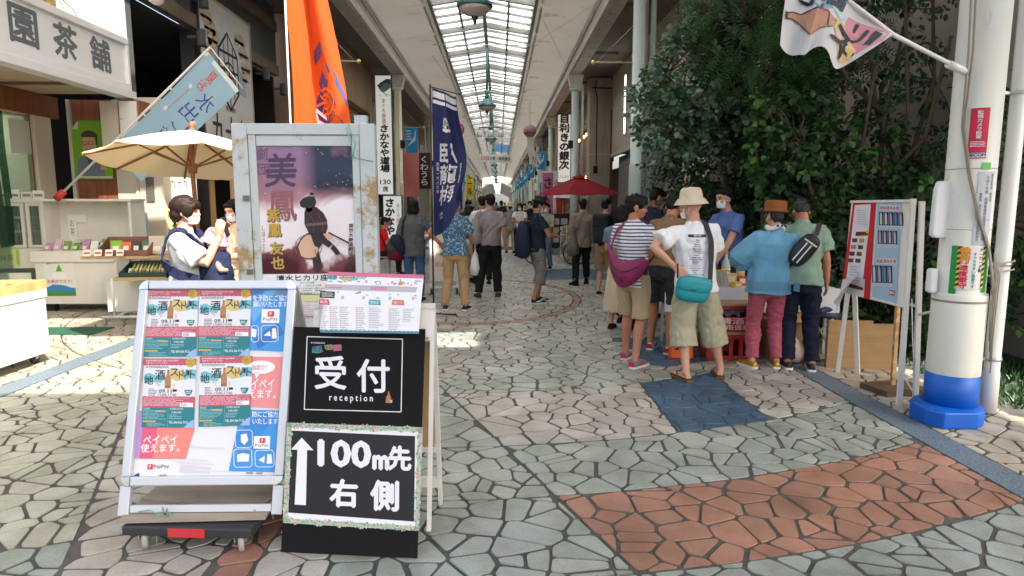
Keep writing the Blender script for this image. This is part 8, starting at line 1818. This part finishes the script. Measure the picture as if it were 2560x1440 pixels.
# ------------------------------------------------------------------ parasols
def parasol(name, label, loc, r, top_m, under, pole_m, n=8, hgt=2.35, drop=.36, tilt=0, rz=0, finial=True, vent=False):
    t = thing(name, label, 'parasol', loc, rz); Rx = Matrix.Rotation(tilt, 3, 'X'); P0 = Vector((0, 0, hgt)); W = lambda p: P0 + Rx @ Vector(p)
    rim = [W((r*math.cos(2*math.pi*(i+.5)/n), r*math.sin(2*math.pi*(i+.5)/n), -drop)) for i in range(n)]; ap = W((0, 0, 0)); dn = Rx @ Vector((0, 0, -.012))
    for i in range(n):
        a, b = rim[i], rim[(i+1) % n]; mb = MB()
        f = lambda u, v, a=a, b=b: ap.lerp(a.lerp(b, u), v) + (Rx @ Vector((0, 0, -.05)))*(math.sin(math.pi*u)*v*v*.6) - (Rx @ Vector((0, 0, -.05)))*math.sin(math.pi*v)*.35
        mb.grid(f, 6, 6, top_m); mb.grid(lambda u, v: f(u, v)+dn, 6, 6, under); mb.grid(lambda u, v: f(u, 1)+dn*v, 6, 1, top_m); mb.build('canopy_panel', t)
    for i in range(n):
        a = rim[i]; mb = MB(); mb.bar(W((0, 0, -.05)), a+dn*2, .022, .018, pole_m); mb.build('rib', t); mb = MB(); m_ = W((0, 0, -.04)).lerp(a, .5); mb.bar(W((0, 0, -.42)), m_+dn*2, .018, .016, pole_m); mb.build('strut', t)
    mb = MB(); mb.tube([(0, 0, 0), (0, 0, 1.2), W((0, 0, -.5)), W((0, 0, .02))], .024, pole_m, 12); mb.build('pole', t); mb = MB(); mb.lathe([(.045, -.47), (.05, -.42), (.045, -.37)], pole_m, 14, P0, True, Rx); mb.lathe([(.04, -.10), (.045, -.06), (.03, -.03)], pole_m, 14, P0, True, Rx); mb.build('hub', t)
    if finial: mb = MB(); mb.ell(W((0, 0, .05)), (.035, .035, .045), pole_m, 12, 8); mb.lathe([(.02, 0), (.026, .02)], pole_m, 10, W((0, 0, 0))); mb.build('finial', t)
    if vent:
        mb = MB(); v_ = [W((.30*math.cos(2*math.pi*(i+.5)/n), .30*math.sin(2*math.pi*(i+.5)/n), -.06)) for i in range(n)]
        for i in range(n): mb.add([W((0, 0, .045)), v_[i], v_[(i+1) % n]], [(0, 1, 2)], top_m)
        mb.build('vent_cap', t)
    mb = MB(); mb.lathe([(.22, 0), (.22, .05), (.05, .08), (.04, .3)], DKGREY, 20); mb.build('base', t)
    return t
CRT = mat('canvas_cream', S(240, 226, 196), .85, bump=.1, bscale=300, sub=.3); TEAK = mat('teak', (.26, .11, .04), .5, var=.2, scale=6)
parasol('cream_parasol', 'cream canvas parasol with wooden pole shading the tea stall', (-3.34, 7.2, 0), 1.0, CRT, CRT, TEAK, hgt=2.38, drop=.34, tilt=R(-8), rz=R(8))
RDT = mat('canvas_red', S(150, 20, 34), .85, bump=.1, bscale=300, sub=.2); BGU = mat('canvas_lining', S(206, 170, 122), .85, sub=.2)
parasol('red_parasol', 'dark red parasol with beige lining over the stall by the blue column', (2.42, 19.5, 0), 1.25, RDT, BGU, TEAK, hgt=2.42, drop=.52, vent=True, tilt=R(2))
parasol('white_parasol', 'small pale parasol under the red one further back', (2.75, 27, 0), 1.0, CLO('white_cloth', (.78, .78, .80)), CRT, TEAK, hgt=2.05, drop=.2)
# ------------------------------------------------------------------ tea stall furniture
PLW = mat('stall_white', (.68, .66, .60), .5, var=.05, scale=4, dirt=((.5, .46, .38), 5, .68))
fr = thing('tea_fridge', 'white glass doored fridge with green tea bottles', 'fridge', (-7.25, 9.75, 0), R(6))
mb = MB(); mb.bb((-.40, .0, .62), (.42, .5, .92), PLW); mb.bb((-.40, .02, .0), (-.36, .5, .62), PLW); mb.bb((-.4, .46, .92), (.42, .5, 1.64), PLW); mb.bb((-.42, -.02, 1.60), (.44, .52, 1.66), PLW); mb.bb((-.3, .05, .3), (.42, .5, .36), PLW); mb.build('case', fr)
for x0, x1 in ((-.40, .16), (.19, .42)):
    mb = MB(); e = .045
    for a, b, c, d in ((x0, .93, x1, .97), (x0, 1.55, x1, 1.595), (x0, .97, x0+e, 1.55), (x1-e, .97, x1, 1.55)): mb.bb((a, -.02, b), (c, .02, d), PLW)
    dr_ = mb.build('door', fr); mb = MB(); mb.bb((x0+e, -.002, .97), (x1-e, .002, 1.55), glass_mat('fridge_glass', (.8, .9, .84), .25)); mb.build('pane', dr_)
mb = MB(); mb.bb((-.38, .05, 1.17), (.40, .44, 1.185), WHITE); mb.bb((-.38, .05, 1.38), (.40, .44, 1.395), WHITE); mb.bb((-.38, .045, 1.15), (.1, .05, 1.19), pm(230, 228, 215)); mb.bb((-.38, .045, 1.365), (.1, .05, 1.40), pm(230, 228, 215)); mb.build('shelf', fr)
for k in range(9):
    z = (.93, 1.187, 1.397)[k % 3]; t = thing('tea_bottle', ['green tea bottle on the %s shelf of the fridge, %s from the left' % (a, b) for a in ('bottom', 'middle', 'top') for b in ('first', 'second', 'third')][(k % 3)*3+k//3], 'bottle', (-7.50+.17*(k//3), 9.92, z+.0), 0, 'bottles in the fridge')
    mb = MB(); mb.lathe([(.032, 0), (.034, .02), (.034, .11), (.014, .15), (.014, .17)], [mat('bottle_tea', (.05, .2, .05), .15), gls[0], mat('bottle_pale', (.5, .6, .45), .2)][(k//3+k) % 3], 12); mb.build('body', t); mb = MB(); mb.lathe([(.016, .165), (.016, .185), (.002, .186)], WHITE, 10); mb.build('cap', t)
mt = thing('tea_notice', 'pale green notice with brushed tea lettering on the fridge', 'notice', (-7.60, 9.70, .66), R(6)); mb = MB(); p = Print(mb, plane_fn((0, 0, 0), (1, 0, 0), (0, 0, 1)), .002); p.rect(0, 0, .40, .26, pm(196, 210, 140), 1); p.text('お抹茶', .18, .12, 0, INK, 2, bold=.01, w=.28, h=.09); p.rect(.355, .02, .385, .24, pm(150, 185, 50), 2); mb.build('print', mt)
mt = thing('tea_notice', 'yellow green tea poster standing under the fridge', 'notice', (-7.42, 9.62, .12), R(6)); mb = MB(); p = Print(mb, plane_fn((0, 0, 0), (1, 0, 0), (0, 0, 1)), .002); p.rect(0, 0, .42, .44, pm(226, 228, 215), 1); p.poly([(0, .0), (.42, 0), (.42, .24), (.3, .32), (.12, .30), (0, .25)], pm(190, 200, 40), 2); p.disk(.13, .14, .1, pm(60, 90, 30), 3, .06); p.text('お抹茶', .24, .21, 0, pm(70, 90, 20), 3, w=.28, h=.09); mb.build('print', mt)
for k in range(5):
    t = thing('paper_carton', '%s small white carton in the row on top of the fridge' % ordn[k], 'carton', (-7.62+.17*k, 9.9, 1.66), R(7*k), 'cartons on the fridge'); mb = MB(); mb.bb((-.07, -.06, 0), (.07, .06, .10+.02*(k % 3)), pm(225, 222, 212)); mb.build('body', t); mb = MB(); mb.bb((-.05, -.062, .03), (.05, -.0605, .07), pm(120, 140, 110)); mb.build('front_label', t)
bc = thing('display_cabinet', 'open white display cabinet on a white counter at the tea stall', 'cabinet', (-6.12, 9.45, 0), R(0))
mb = MB(); mb.bb((-.66, .0, .12), (.52, .62, .78), PLW); mb.build('counter', bc); mb = MB(); mb.bb((-.70, -.03, .74), (.50, .64, .90), PLW); mb.build('counter_top', bc, bevel=.006)
mb = MB(); mb.bb((-.66, .56, .90), (.66, .60, 1.64), PLW); mb.build('back_panel', bc); mb = MB(); mb.bb((-.66, .22, .90), (-.62, .56, 1.62), PLW); mb.bb((.62, .22, .90), (.66, .56, 1.62), PLW); mb.build('side_panel', bc); mb = MB(); mb.bb((-.68, .20, 1.62), (.68, .60, 1.655), PLW); mb.build('top_panel', bc)
mb = MB()
for x in (-.35, .42): mb.tube([(x, .35, 1.62), (x, .35, 1.57), (x+.02, .33, 1.57)], .006, ALU, 6)
mb.build('hook', bc); mb = MB(); mb.bb((-.62, .1, .0), (-.5, .2, .12), DARK); mb.bb((.35, .1, .0), (.47, .2, .12), DARK); mb.build('foot', bc)
mb = MB(); mb.bb((-.48, .53, .98), (-.36, .555, 1.42), WHITE); mb.bb((-.36, .53, 1.30), (-.2, .555, 1.42), WHITE); o_ = mb.build('price_board', bc); mb = MB(); p = Print(mb, plane_fn((-.48, .529, .98), (1, 0, 0), (0, 0, 1)), .001); p.text('お茶', .06, .24, 0, pm(100, 110, 160), 1, vert=True, h=.24, w=.07); mb.build('lettering', o_)
pn = MB(); p = Print(pn, plane_fn((-.52, -.004, .24), (1, 0, 0), (0, 0, 1)), .0012); p.rect(0, 0, .42, .52, pm(226, 226, 222), 1); p.rect(0, 0, .42, .12, pm(70, 140, 70), 2); p.poly([(0, .12), (.1, .17), (.25, .16), (.42, .1), (.42, .06), (0, .08)], pm(60, 130, 190), 3); p.text('お茶がマスク！', .2, .215, 0, pm(200, 50, 50), 2, bold=.02, w=.36, h=.05); p.poly([(.15, .36), (.25, .36), (.21, .47)], pm(80, 170, 60), 2); p.disk(.2, .30, .10, pm(235, 235, 228), 2, .06); p.text('静岡のおいしいお茶', .2, .49, 0, INK, 2, w=.34, h=.03, rot=.08)
tea_p = thing('tea_poster', 'small poster with green triangle and red letters on the white counter', 'poster', bc.location); pn.build('print', tea_p)
r_ = random.Random(3); pc = [pm(200, 150, 175), pm(190, 140, 170), pm(214, 180, 200), pm(220, 220, 215), pm(120, 150, 70), pm(205, 205, 200), pm(110, 160, 60)]
for k in range(15):
    x = -6.66+.068*k; t = thing('tea_packet', '%s packet along the row on the white counter' % ordn[k], 'packet', (x, 9.56+.10*(k % 2), .90), R(r_.uniform(-12, 12)), 'tea packets on the counter'); h = .13+.03*(k % 3); mb = MB(); mb.prism([(-.05, 0), (.05, 0), (.048, h*.5), (.05, h), (-.05, h), (-.048, h*.5)], -.008, .012, pc[k % 7], lambda a, b, c: (a, c+b*.45, b*.85)); mb.build('pouch', t); mb = MB(); mb.add([(-.03, -.012, .02), (.03, -.012, .02), (.03, .012, .065), (-.03, .012, .065)], [(0, 1, 2, 3)], pm(228, 224, 224)); mb.build('price_tag', t)
for k in range(4):
    t = thing('tea_jar', '%s small dark jar at the back of the counter' % ordn[k], 'jar', (-6.28+.11*k, 9.80, .90), 0, 'jars on the counter'); mb = MB(); mb.lathe([(.03, 0), (.034, .02), (.034, .07), (.026, .08)], pm(205, 200, 180), 12); mb.build('glass', t); mb = MB(); mb.lathe([(.03, .075), (.03, .105), (.002, .106)], BLK, 12); mb.build('lid', t)
# wheeled goods table
wt = thing('goods_table', 'two tier wooden goods table on white tube legs with casters', 'table', (-4.85, 8.45, 0), R(8)); PINE = mat('pine_top', (.52, .34, .17), .55, var=.12, scale=3, stretch=(1, 6, 1))
mb = MB(); mb.bb((-.62, .10, .86), (.55, .62, .895), PINE); mb.build('upper_shelf', wt); mb = MB(); mb.bb((-.12, -.18, .60), (.70, .34, .64), PINE); mb.build('lower_shelf', wt)
for x, y in ((-.2, -.05), (.62, -.1), (-.2, .55), (.5, .55)): mb = MB(); mb.tube([(x, y, .10), (x, y, .86 if y > .2 else .62)], .016, WHITE, 8); mb.build('leg', wt)
mb = MB(); mb.tube([(-.35, -.05, .11), (.68, -.1, .11)], .02, WHITE, 8); mb.tube([(-.3, .5, .11), (.6, .5, .11)], .02, WHITE, 8); mb.tube([(-.2, -.05, .11), (-.2, .55, .11)], .015, WHITE, 8); mb.build('foot_rail', wt)
for x, y in ((-.32, -.05), (.64, -.1), (-.28, .5)): mb = MB(); mb.lathe([(.006, -.012), (.045, -.012), (.045, .012), (.006, .012)], mat('grey_wheel', (.5, .5, .47)), 14, (x, y, .046), True, Matrix.Rotation(R(90), 3, 'Y')); mb.build('caster', wt)
mb = MB(); mb.bb((-.5, .3, .12), (.1, .6, .55), PLW); tag(mb.build('white_carton'), 'white carton standing under the goods table', 'carton'); bpy.data.objects['white_carton'].location = (-4.85, 8.45, 0)
def tray(name, label, loc, w_, d, h, m, rz):
    t = thing(name, label, 'tray', loc, rz, 'display trays on the goods table'); mb = MB()
    mb.bb((-w_/2, 0, 0), (w_/2, d, .01), m)
    for x in (-w_/2, w_/2-.012): mb.prism([(0, 0), (d, 0), (d, h), (0, h*.3)], x, x+.012, m, lambda a, b, c: (c, a, b))
    mb.build('side', t); mb = MB(); mb.bb((-w_/2+.012, 0, .01), (w_/2-.012, .012, h*.32), m); mb.build('front_board', t); mb = MB(); mb.bb((-w_/2+.012, d-.012, .01), (w_/2-.012, d, h), m); mb.build('back_board', t); return t
tray('brown_tray', 'reddish brown sloping wooden tray on the upper shelf', (-4.98, 8.55, .897), .62, .36, .24, mat('tray_brown', (.20, .09, .06), .6, var=.15), R(8)); tray('green_tray', 'dark green sloping tray on the lower shelf', (-4.55, 8.35, .642), .72, .40, .18, mat('tray_green', (.015, .06, .04), .5), R(8))
gp = [(pm(130, 190, 50), .14, .18, 'bright green pouch'), (pm(226, 110, 50), .12, .16, 'orange printed pouch'), (pm(60, 60, 55), .11, .17, 'dark pouch with white label'), (pm(70, 110, 90), .12, .17, 'teal pouch'), (pm(200, 190, 170), .2, .24, 'large pale beige pouch'), (pm(205, 160, 150), .12, .15, 'pinkish pouch')]
for k, (c, w_, h, nm) in enumerate(gp):
    t = thing('goods_pouch', nm+' standing in the brown tray', 'pouch', (-5.16+.125*k, 8.72+.018*k, .91), R(8), 'pouches in the brown tray'); mb = MB(); mb.prism([(-w_/2, 0), (w_/2, 0), (w_/2*.94, h*.6), (w_/2, h), (-w_/2, h), (-w_/2*.94, h*.6)], -.025, .025, c, lambda a, b, cc: (a, cc*(1-b/h*.7)+b*.2, b)); mb.build('pouch', t); mb = MB(); mb.add([(-w_*.28, -.022, .04), (w_*.28, -.022, .04), (w_*.28, .006, .11), (-w_*.28, .006, .11)], [(0, 1, 2, 3)], pm(230, 226, 210)); mb.build('front_label', t)
for k in range(12):
    t = thing('roll_cake', '%s pale packed sweet in the green tray from its left end' % ordn[k], 'packet', (-4.80+.045*k, 8.42+.008*k, .70), R(14), 'packed sweets in the green tray'); mb = MB(); mb.tube([(0, 0, 0), (-.01, .22, .09)], [.016, .016], pm(205, 190, 130) if k % 3 else pm(160, 170, 80), 8); mb.build('roll', t)
t = thing('foil_pack', 'shiny blue foil pack lying in the green tray', 'packet', (-4.22, 8.5, .74), R(20)); mb = MB(); mb.grid(lambda u, v: (.16*u-.08, .12*v, .05+.03*math.sin(5*u+3*v)), 8, 6, mat('blue_foil', S(60, 140, 180), .2, .5)); mb.build('foil', t)
# glowing food poster, hanging paper lamp and pine post at the restaurant
fp = thing('food_poster', 'bright backlit food poster with red letters beside the restaurant entrance', 'poster', (-6.05, 10.95, .82)); mb = MB(); mb.bb((-.02, 0, -.05), (.74, .05, .72), BLK); mb.build('frame', fp)
mb = MB(); p = Print(mb, plane_fn((0, -.001, 0), (1, 0, 0), (0, 0, 1)), .0015); p.rect(.02, 0, .72, .68, mat('food_poster_ground', S(250, 214, 150), .5, emit=.35), 1); r_ = random.Random(12)
for k in range(46): p.disk(r_.uniform(.05, .7), r_.uniform(.03, .66), r_.uniform(.02, .06), r_.choice([pm(226, 160, 60), pm(250, 240, 210), pm(120, 160, 50), pm(214, 110, 60), pm(240, 220, 120), pm(150, 90, 60)]), 2, n=9)
for ch_, x, z, s_ in (('焼', .17, .5, .16), ('津', .17, .3, .14), ('地', .42, .55, .17), ('魚', .42, .36, .17), ('丼', .42, .17, .15), ('旬', .6, .3, .12)): p.text(ch_, x, z, s_, pm(226, 30, 36), 3, bold=.05)
for z in (.58, .2): p.text('さくらえび', .29, z-.1, .05, INK, 3, vert=True)
mb.build('print', fp)
nl = thing('paper_lantern', 'white box lantern with crest and brush letters hanging in the dark entrance', 'lantern', (-5.42, 11.2, 1.65)); mb = MB(); mb.bb((-.2, -.1, 0), (.2, .1, .95), mat('lantern_paper', (.9, .85, .72), .6, emit=.35)); mb.build('shade', nl); mb = MB(); p = Print(mb, plane_fn((-.2, -.101, 0), (1, 0, 0), (0, 0, 1)), .002); p.poly([(.2, .86), (.29, .76), (.29, .64), (.2, .54), (.11, .64), (.11, .76)], INK, 1); p.poly([(.2, .82), (.26, .74), (.26, .66), (.2, .58), (.14, .66), (.14, .74)], WH, 2); p.text('九十九', .2, .28, 0, INK, 1, w=.3, h=.14, shear=.1); mb.build('print', nl)
mn = thing('menu_sheet', 'pale blue sheet with a black cable hanging on the corner post', 'notice', (-6.02, 10.78, .95)); mb = MB(); mb.bb((0, 0, 0), (.2, .01, .5), pm(196, 206, 218)); mb.build('sheet', mn); mb = MB(); mb.tube([(.04, -.02, .45), (.03, -.03, .25), (.07, -.03, .1), (.09, -.02, .3), (.06, -.02, .4)], .008, BLK, 5); mb.bb((.0, -.04, .36), (.07, -.005, .48), BLK); mb.build('cable', mn)
mat_g = MB(); mat_g.bb((-6.3, 7.75, 0), (-4.95, 8.2, .012), mat('green_mat', (.015, .10, .055), .8, bump=.5, bscale=300)); tag(mat_g.build('green_mat'), 'dark green entrance mat in front of the tea stall', 'mat')
# white cart at the left edge with wooden tray
wc = thing('white_cart', 'white box cart on casters with pine tray top at the left edge', 'cart', (-5.19, 5.67, 0), R(1)); mb = MB(); mb.bb((-.9, 0, .10), (.66, .75, .72), WHITE); mb.build('body', wc, bevel=.006); mb = MB(); mb.bb((-.92, -.012, .66), (.672, .765, .74), WHITE); mb.build('top_rim', wc, bevel=.004)
mb = MB()
for a, b in (((-.92, -.012, .742), (.67, .012, .83)), ((-.92, .74, .742), (.67, .765, .83)), ((.646, .012, .742), (.67, .74, .83)), ((-.92, .012, .742), (-.896, .74, .83))): mb.bb(a, b, WOODY)
mb.build('tray_rim', wc); mb = MB(); mb.bb((-.896, .012, .742), (.646, .74, .765), mat('red_cloth', (.35, .06, .03), .8)); mb.build('tray_lining', wc)
for x, y in ((.56, .08), (.56, .66), (-.8, .08)):
    mb = MB(); mb.lathe([(.008, -.018), (.05, -.018), (.052, 0), (.05, .018), (.008, .018)], RUB, 18, (x, y, .052), True, Matrix.Rotation(R(90), 3, 'Y') ); c_ = mb.build('caster', wc); mb = MB(); mb.bb((x-.03, y-.02, .05), (x-.022, y+.02, .10), ALU); mb.bb((x+.022, y-.02, .05), (x+.03, y+.02, .10), ALU); mb.build('fork', c_)
r_ = random.Random(6)
for k in range(9): t = thing('candy_pack', '%s small wrapped sweet heaped in the tray of the white cart' % ordn[k], 'packet', (-4.63-.09*k+.02*(k % 2), 5.95+r_.uniform(-.08, .2), .77), r_.random()*3, 'sweets in the cart tray'); mb = MB(); mb.ell((0, 0, .03), (.05, .035, .03), [pm(200, 60, 50), pm(226, 190, 160), pm(120, 40, 40), pm(215, 215, 205)][k % 4], 10, 6); mb.build('wrapper', t)
# ------------------------------------------------------------------ further down: hand truck, bicycle, stand, table
ht = thing('hand_truck', 'cream caged hand truck with cardboard boxes and yellow corner balls', 'hand truck', (2.05, 17.3, 0), R(5)); CG = mat('cage_cream', (.62, .60, .46), .5)
mb = MB(); mb.bb((-.32, -.45, .14), (.32, .45, .19), CG); mb.build('deck', ht); mb = MB(); mb.tube([(-.31, -.43, .19), (-.31, -.43, .95), (.31, -.43, .95), (.31, -.43, .19)], .02, CG, 8); mb.tube([(-.31, .43, .19), (-.31, .43, .95), (.31, .43, .95), (.31, .43, .19)], .02, CG, 8); mb.tube([(-.31, -.43, .75), (-.31, .43, .75)], .015, CG, 8); mb.build('cage', ht)
for x in (-.26, .26):
    mb = MB(); mb.lathe([(.01, -.02), (.07, -.02), (.07, .02), (.01, .02)], mat('wheel_blue', (.03, .06, .13), .5), 14, (x, -.38, .07), True, Matrix.Rotation(R(90), 3, 'Y')); mb.build('wheel', ht); mb = MB(); mb.ell((x*1.25, -.46, .22), (.05, .05, .05), pm(226, 220, 60), 10, 8); mb.build('corner_ball', ht)
for k, (z, h) in enumerate(((.20, .30), (.52, .26), (.80, .2))): t = thing('parcel', '%s cardboard parcel from the bottom of the hand truck' % ordn[k], 'box', (2.05, 17.3, z), R(5), 'parcels on the hand truck'); mb = MB(); mb.bb((-.27, -.36, 0), (.27, .36, h), CARD); mb.build('carton', t); mb = MB(); mb.bb((-.03, -.363, .02), (.03, -.3605, h-.01), pm(205, 190, 150)); mb.build('tape', t)
bk = thing('bicycle', 'grey bicycle parked behind the man in the dark hat', 'bicycle', (1.45, 16.6, 0), R(-12)); CH2 = mat('bike_grey', (.32, .33, .33), .35, .5)
for x in (-.52, .52):
    mb = MB(); a = [(x+.30*math.cos(2*math.pi*i/28), 0, .32+.30*math.sin(2*math.pi*i/28)) for i in range(29)]; mb.tube(a, .02, RUB, 8, cap=False); mb.build('tyre', bk); mb = MB(); mb.tube([(x+.275*math.cos(2*math.pi*i/28), 0, .32+.275*math.sin(2*math.pi*i/28)) for i in range(29)], .01, ALU, 6, cap=False)
    for i in range(14): q = 2*math.pi*i/14; mb.tube([(x, .02*(-1)**i, .32), (x+.275*math.cos(q), 0, .32+.275*math.sin(q))], .002, ALU, 4)
    mb.build('rim', bk)
mb = MB()
for a, b in (((-.52, 0, .32), (-.05, 0, .28)), ((-.52, 0, .32), (-.18, 0, .75)), ((-.05, 0, .28), (-.22, 0, .82)), ((-.05, 0, .30), (.36, 0, .66)), ((-.16, 0, .68), (.36, 0, .80)), ((.36, 0, .62), (.52, 0, .32)), ((.36, 0, .60), (.32, 0, .96))): mb.tube([a, b], .016, CH2, 8)
mb.build('frame', bk); mb = MB(); mb.tube([(.26, -.26, 1.0), (.34, -.18, 1.0), (.32, 0, .97), (.34, .18, 1.0), (.26, .26, 1.0)], .012, ALU, 8); mb.build('handlebar', bk); mb = MB(); mb.ell((-.25, 0, .86), (.13, .07, .04), BLK, 12, 8); mb.build('saddle', bk)
mb = MB(); mb.bb((.40, -.18, .70), (.72, .18, .95), CH2); mb.build('basket', bk)
person('masked cyclist in grey green shirt standing with the bicycle', 1.15, 15.6, 150, 1.58, .014, SKIN, ('short', HBLK), dict(mat=fab('sage', S(140, 148, 132)), hem=.84), ('trousers', fab('steel_trousers', S(92, 104, 116)), .03), shoes=('shoe', BLKF, WHS), arms=('hold', 'down'), mask=0)
wb = thing('notice_stand', 'white notice stand on blue casters behind the navy banner', 'notice stand', (-.98, 11.3, 0), R(6)); mb = MB(); mb.bb((-.24, 0, .22), (.24, .04, 1.10), pm(226, 222, 214)); mb.build('panel', wb); mb = MB(); p = Print(mb, plane_fn((-.24, -.001, .22), (1, 0, 0), (0, 0, 1)), .002); p.rect(.05, .04, .43, .82, pm(236, 220, 205), 1); p.text('12時30分', .24, .62, 0, pm(205, 70, 90), 2, w=.3, h=.08); p.text('お得な券', .24, .48, 0, INK, 2, w=.28, h=.07); p.text('感謝祭！', .24, .30, 0, pm(205, 70, 90), 2, w=.3, h=.09); mb.build('print', wb)
mb = MB()
for x in (-.24, .24): mb.bar((x, -.15, .14), (x, .25, .14), .04, .04, ALUW); mb.bar((x, .05, .14), (x, .02, 1.14), .03, .03, ALUW)
mb.bar((-.24, -.15, .14), (.24, -.15, .14), .04, .03, ALUW); mb.build('stand', wb)
for x in (-.22, .22): mb = MB(); mb.lathe([(.01, -.02), (.055, -.02), (.055, .02), (.01, .02)], mat('wheel_blue', (.03, .06, .13)), 14, (x, -.13, .056), True, Matrix.Rotation(R(90), 3, 'Y')); mb.build('caster', wb)
for k, (x, y, lb) in enumerate(((-1.05, 14.2, 'white topped stall table among the left crowd'), (-1.6, 18, 'second white stall table further along the left side'))):
    t = thing('stall_table', lb, 'table', (x, y, 0)); mb = MB(); mb.bb((-.45, -.8, .70), (.45, .8, .73), WHITE); mb.build('tabletop', t)
    for sx in (-.4, .4):
        for sy in (-.75, .75): mb = MB(); mb.bar((sx, sy, 0), (sx, sy, .70), .03, .03, ALU); mb.build('leg', t)
sb = thing('menu_stand', 'black menu easel standing by the red parasol', 'menu stand', (2.05, 21.5, 0)); mb = MB(); mb.bb((-.3, 0, .1), (.3, .04, 1.25), BLK); mb.build('panel', sb); mb = MB(); p = Print(mb, plane_fn((-.3, -.001, .1), (1, 0, 0), (0, 0, 1)), .002)
for z in (.2, .5, .8): p.rect(.06, z, .26, z+.2, pm(200, 190, 170), 1); p.rect(.32, z, .54, z+.2, pm(210, 214, 214), 1)
mb.build('print', sb)
r_ = random.Random(15)
for k in range(20): t = thing('goods_box', '%s packaged tea box along the shelf behind the shop glass' % ordn[k], 'box', (-8.1, 6.9+.17*k, 1.0+.36*(k % 2)), r_.uniform(-.2, .2), 'boxes on the shelf inside the tea shop'); h = r_.uniform(.14, .28); mb = MB(); mb.bb((-.06, -.07, 0), (.06, .07, h), r_.choice(pc+[pm(60, 90, 50), pm(150, 120, 80), pm(120, 40, 40)])); mb.build('carton', t); mb = MB(); mb.bb((.061, -.045, h*.3), (.063, .045, h*.75), pm(226, 222, 205)); mb.build('front_label', t)
mb = MB(); mb.bb((-8.3, 6.7, .96), (-7.95, 10.3, .995), WOODR); mb.bb((-8.3, 6.7, 1.32), (-8.15, 10.3, 1.355), WOODR); tag(mb.build('shop_shelf'), 'wooden shelf board inside the tea shop window', 'shelf')
for k in range(9): t = thing('price_card', '%s white price card along the front edge of the goods table' % ordn[k], 'card', (-5.36+.13*k, 8.42+.02*k, .897 if k < 4 else .645), R(8), 'price cards on the goods table'); mb = MB(); mb.box((0, 0, .05), (.09, .004, .09), pm(232, 228, 214), Matrix.Rotation(R(-18), 3, 'X')); mb.build('sheet', t); mb = MB(); mb.box((0, -.004, .05), (.07, .004, .02), pm(200, 60, 60), Matrix.Rotation(R(-18), 3, 'X')); mb.build('red_line', t)
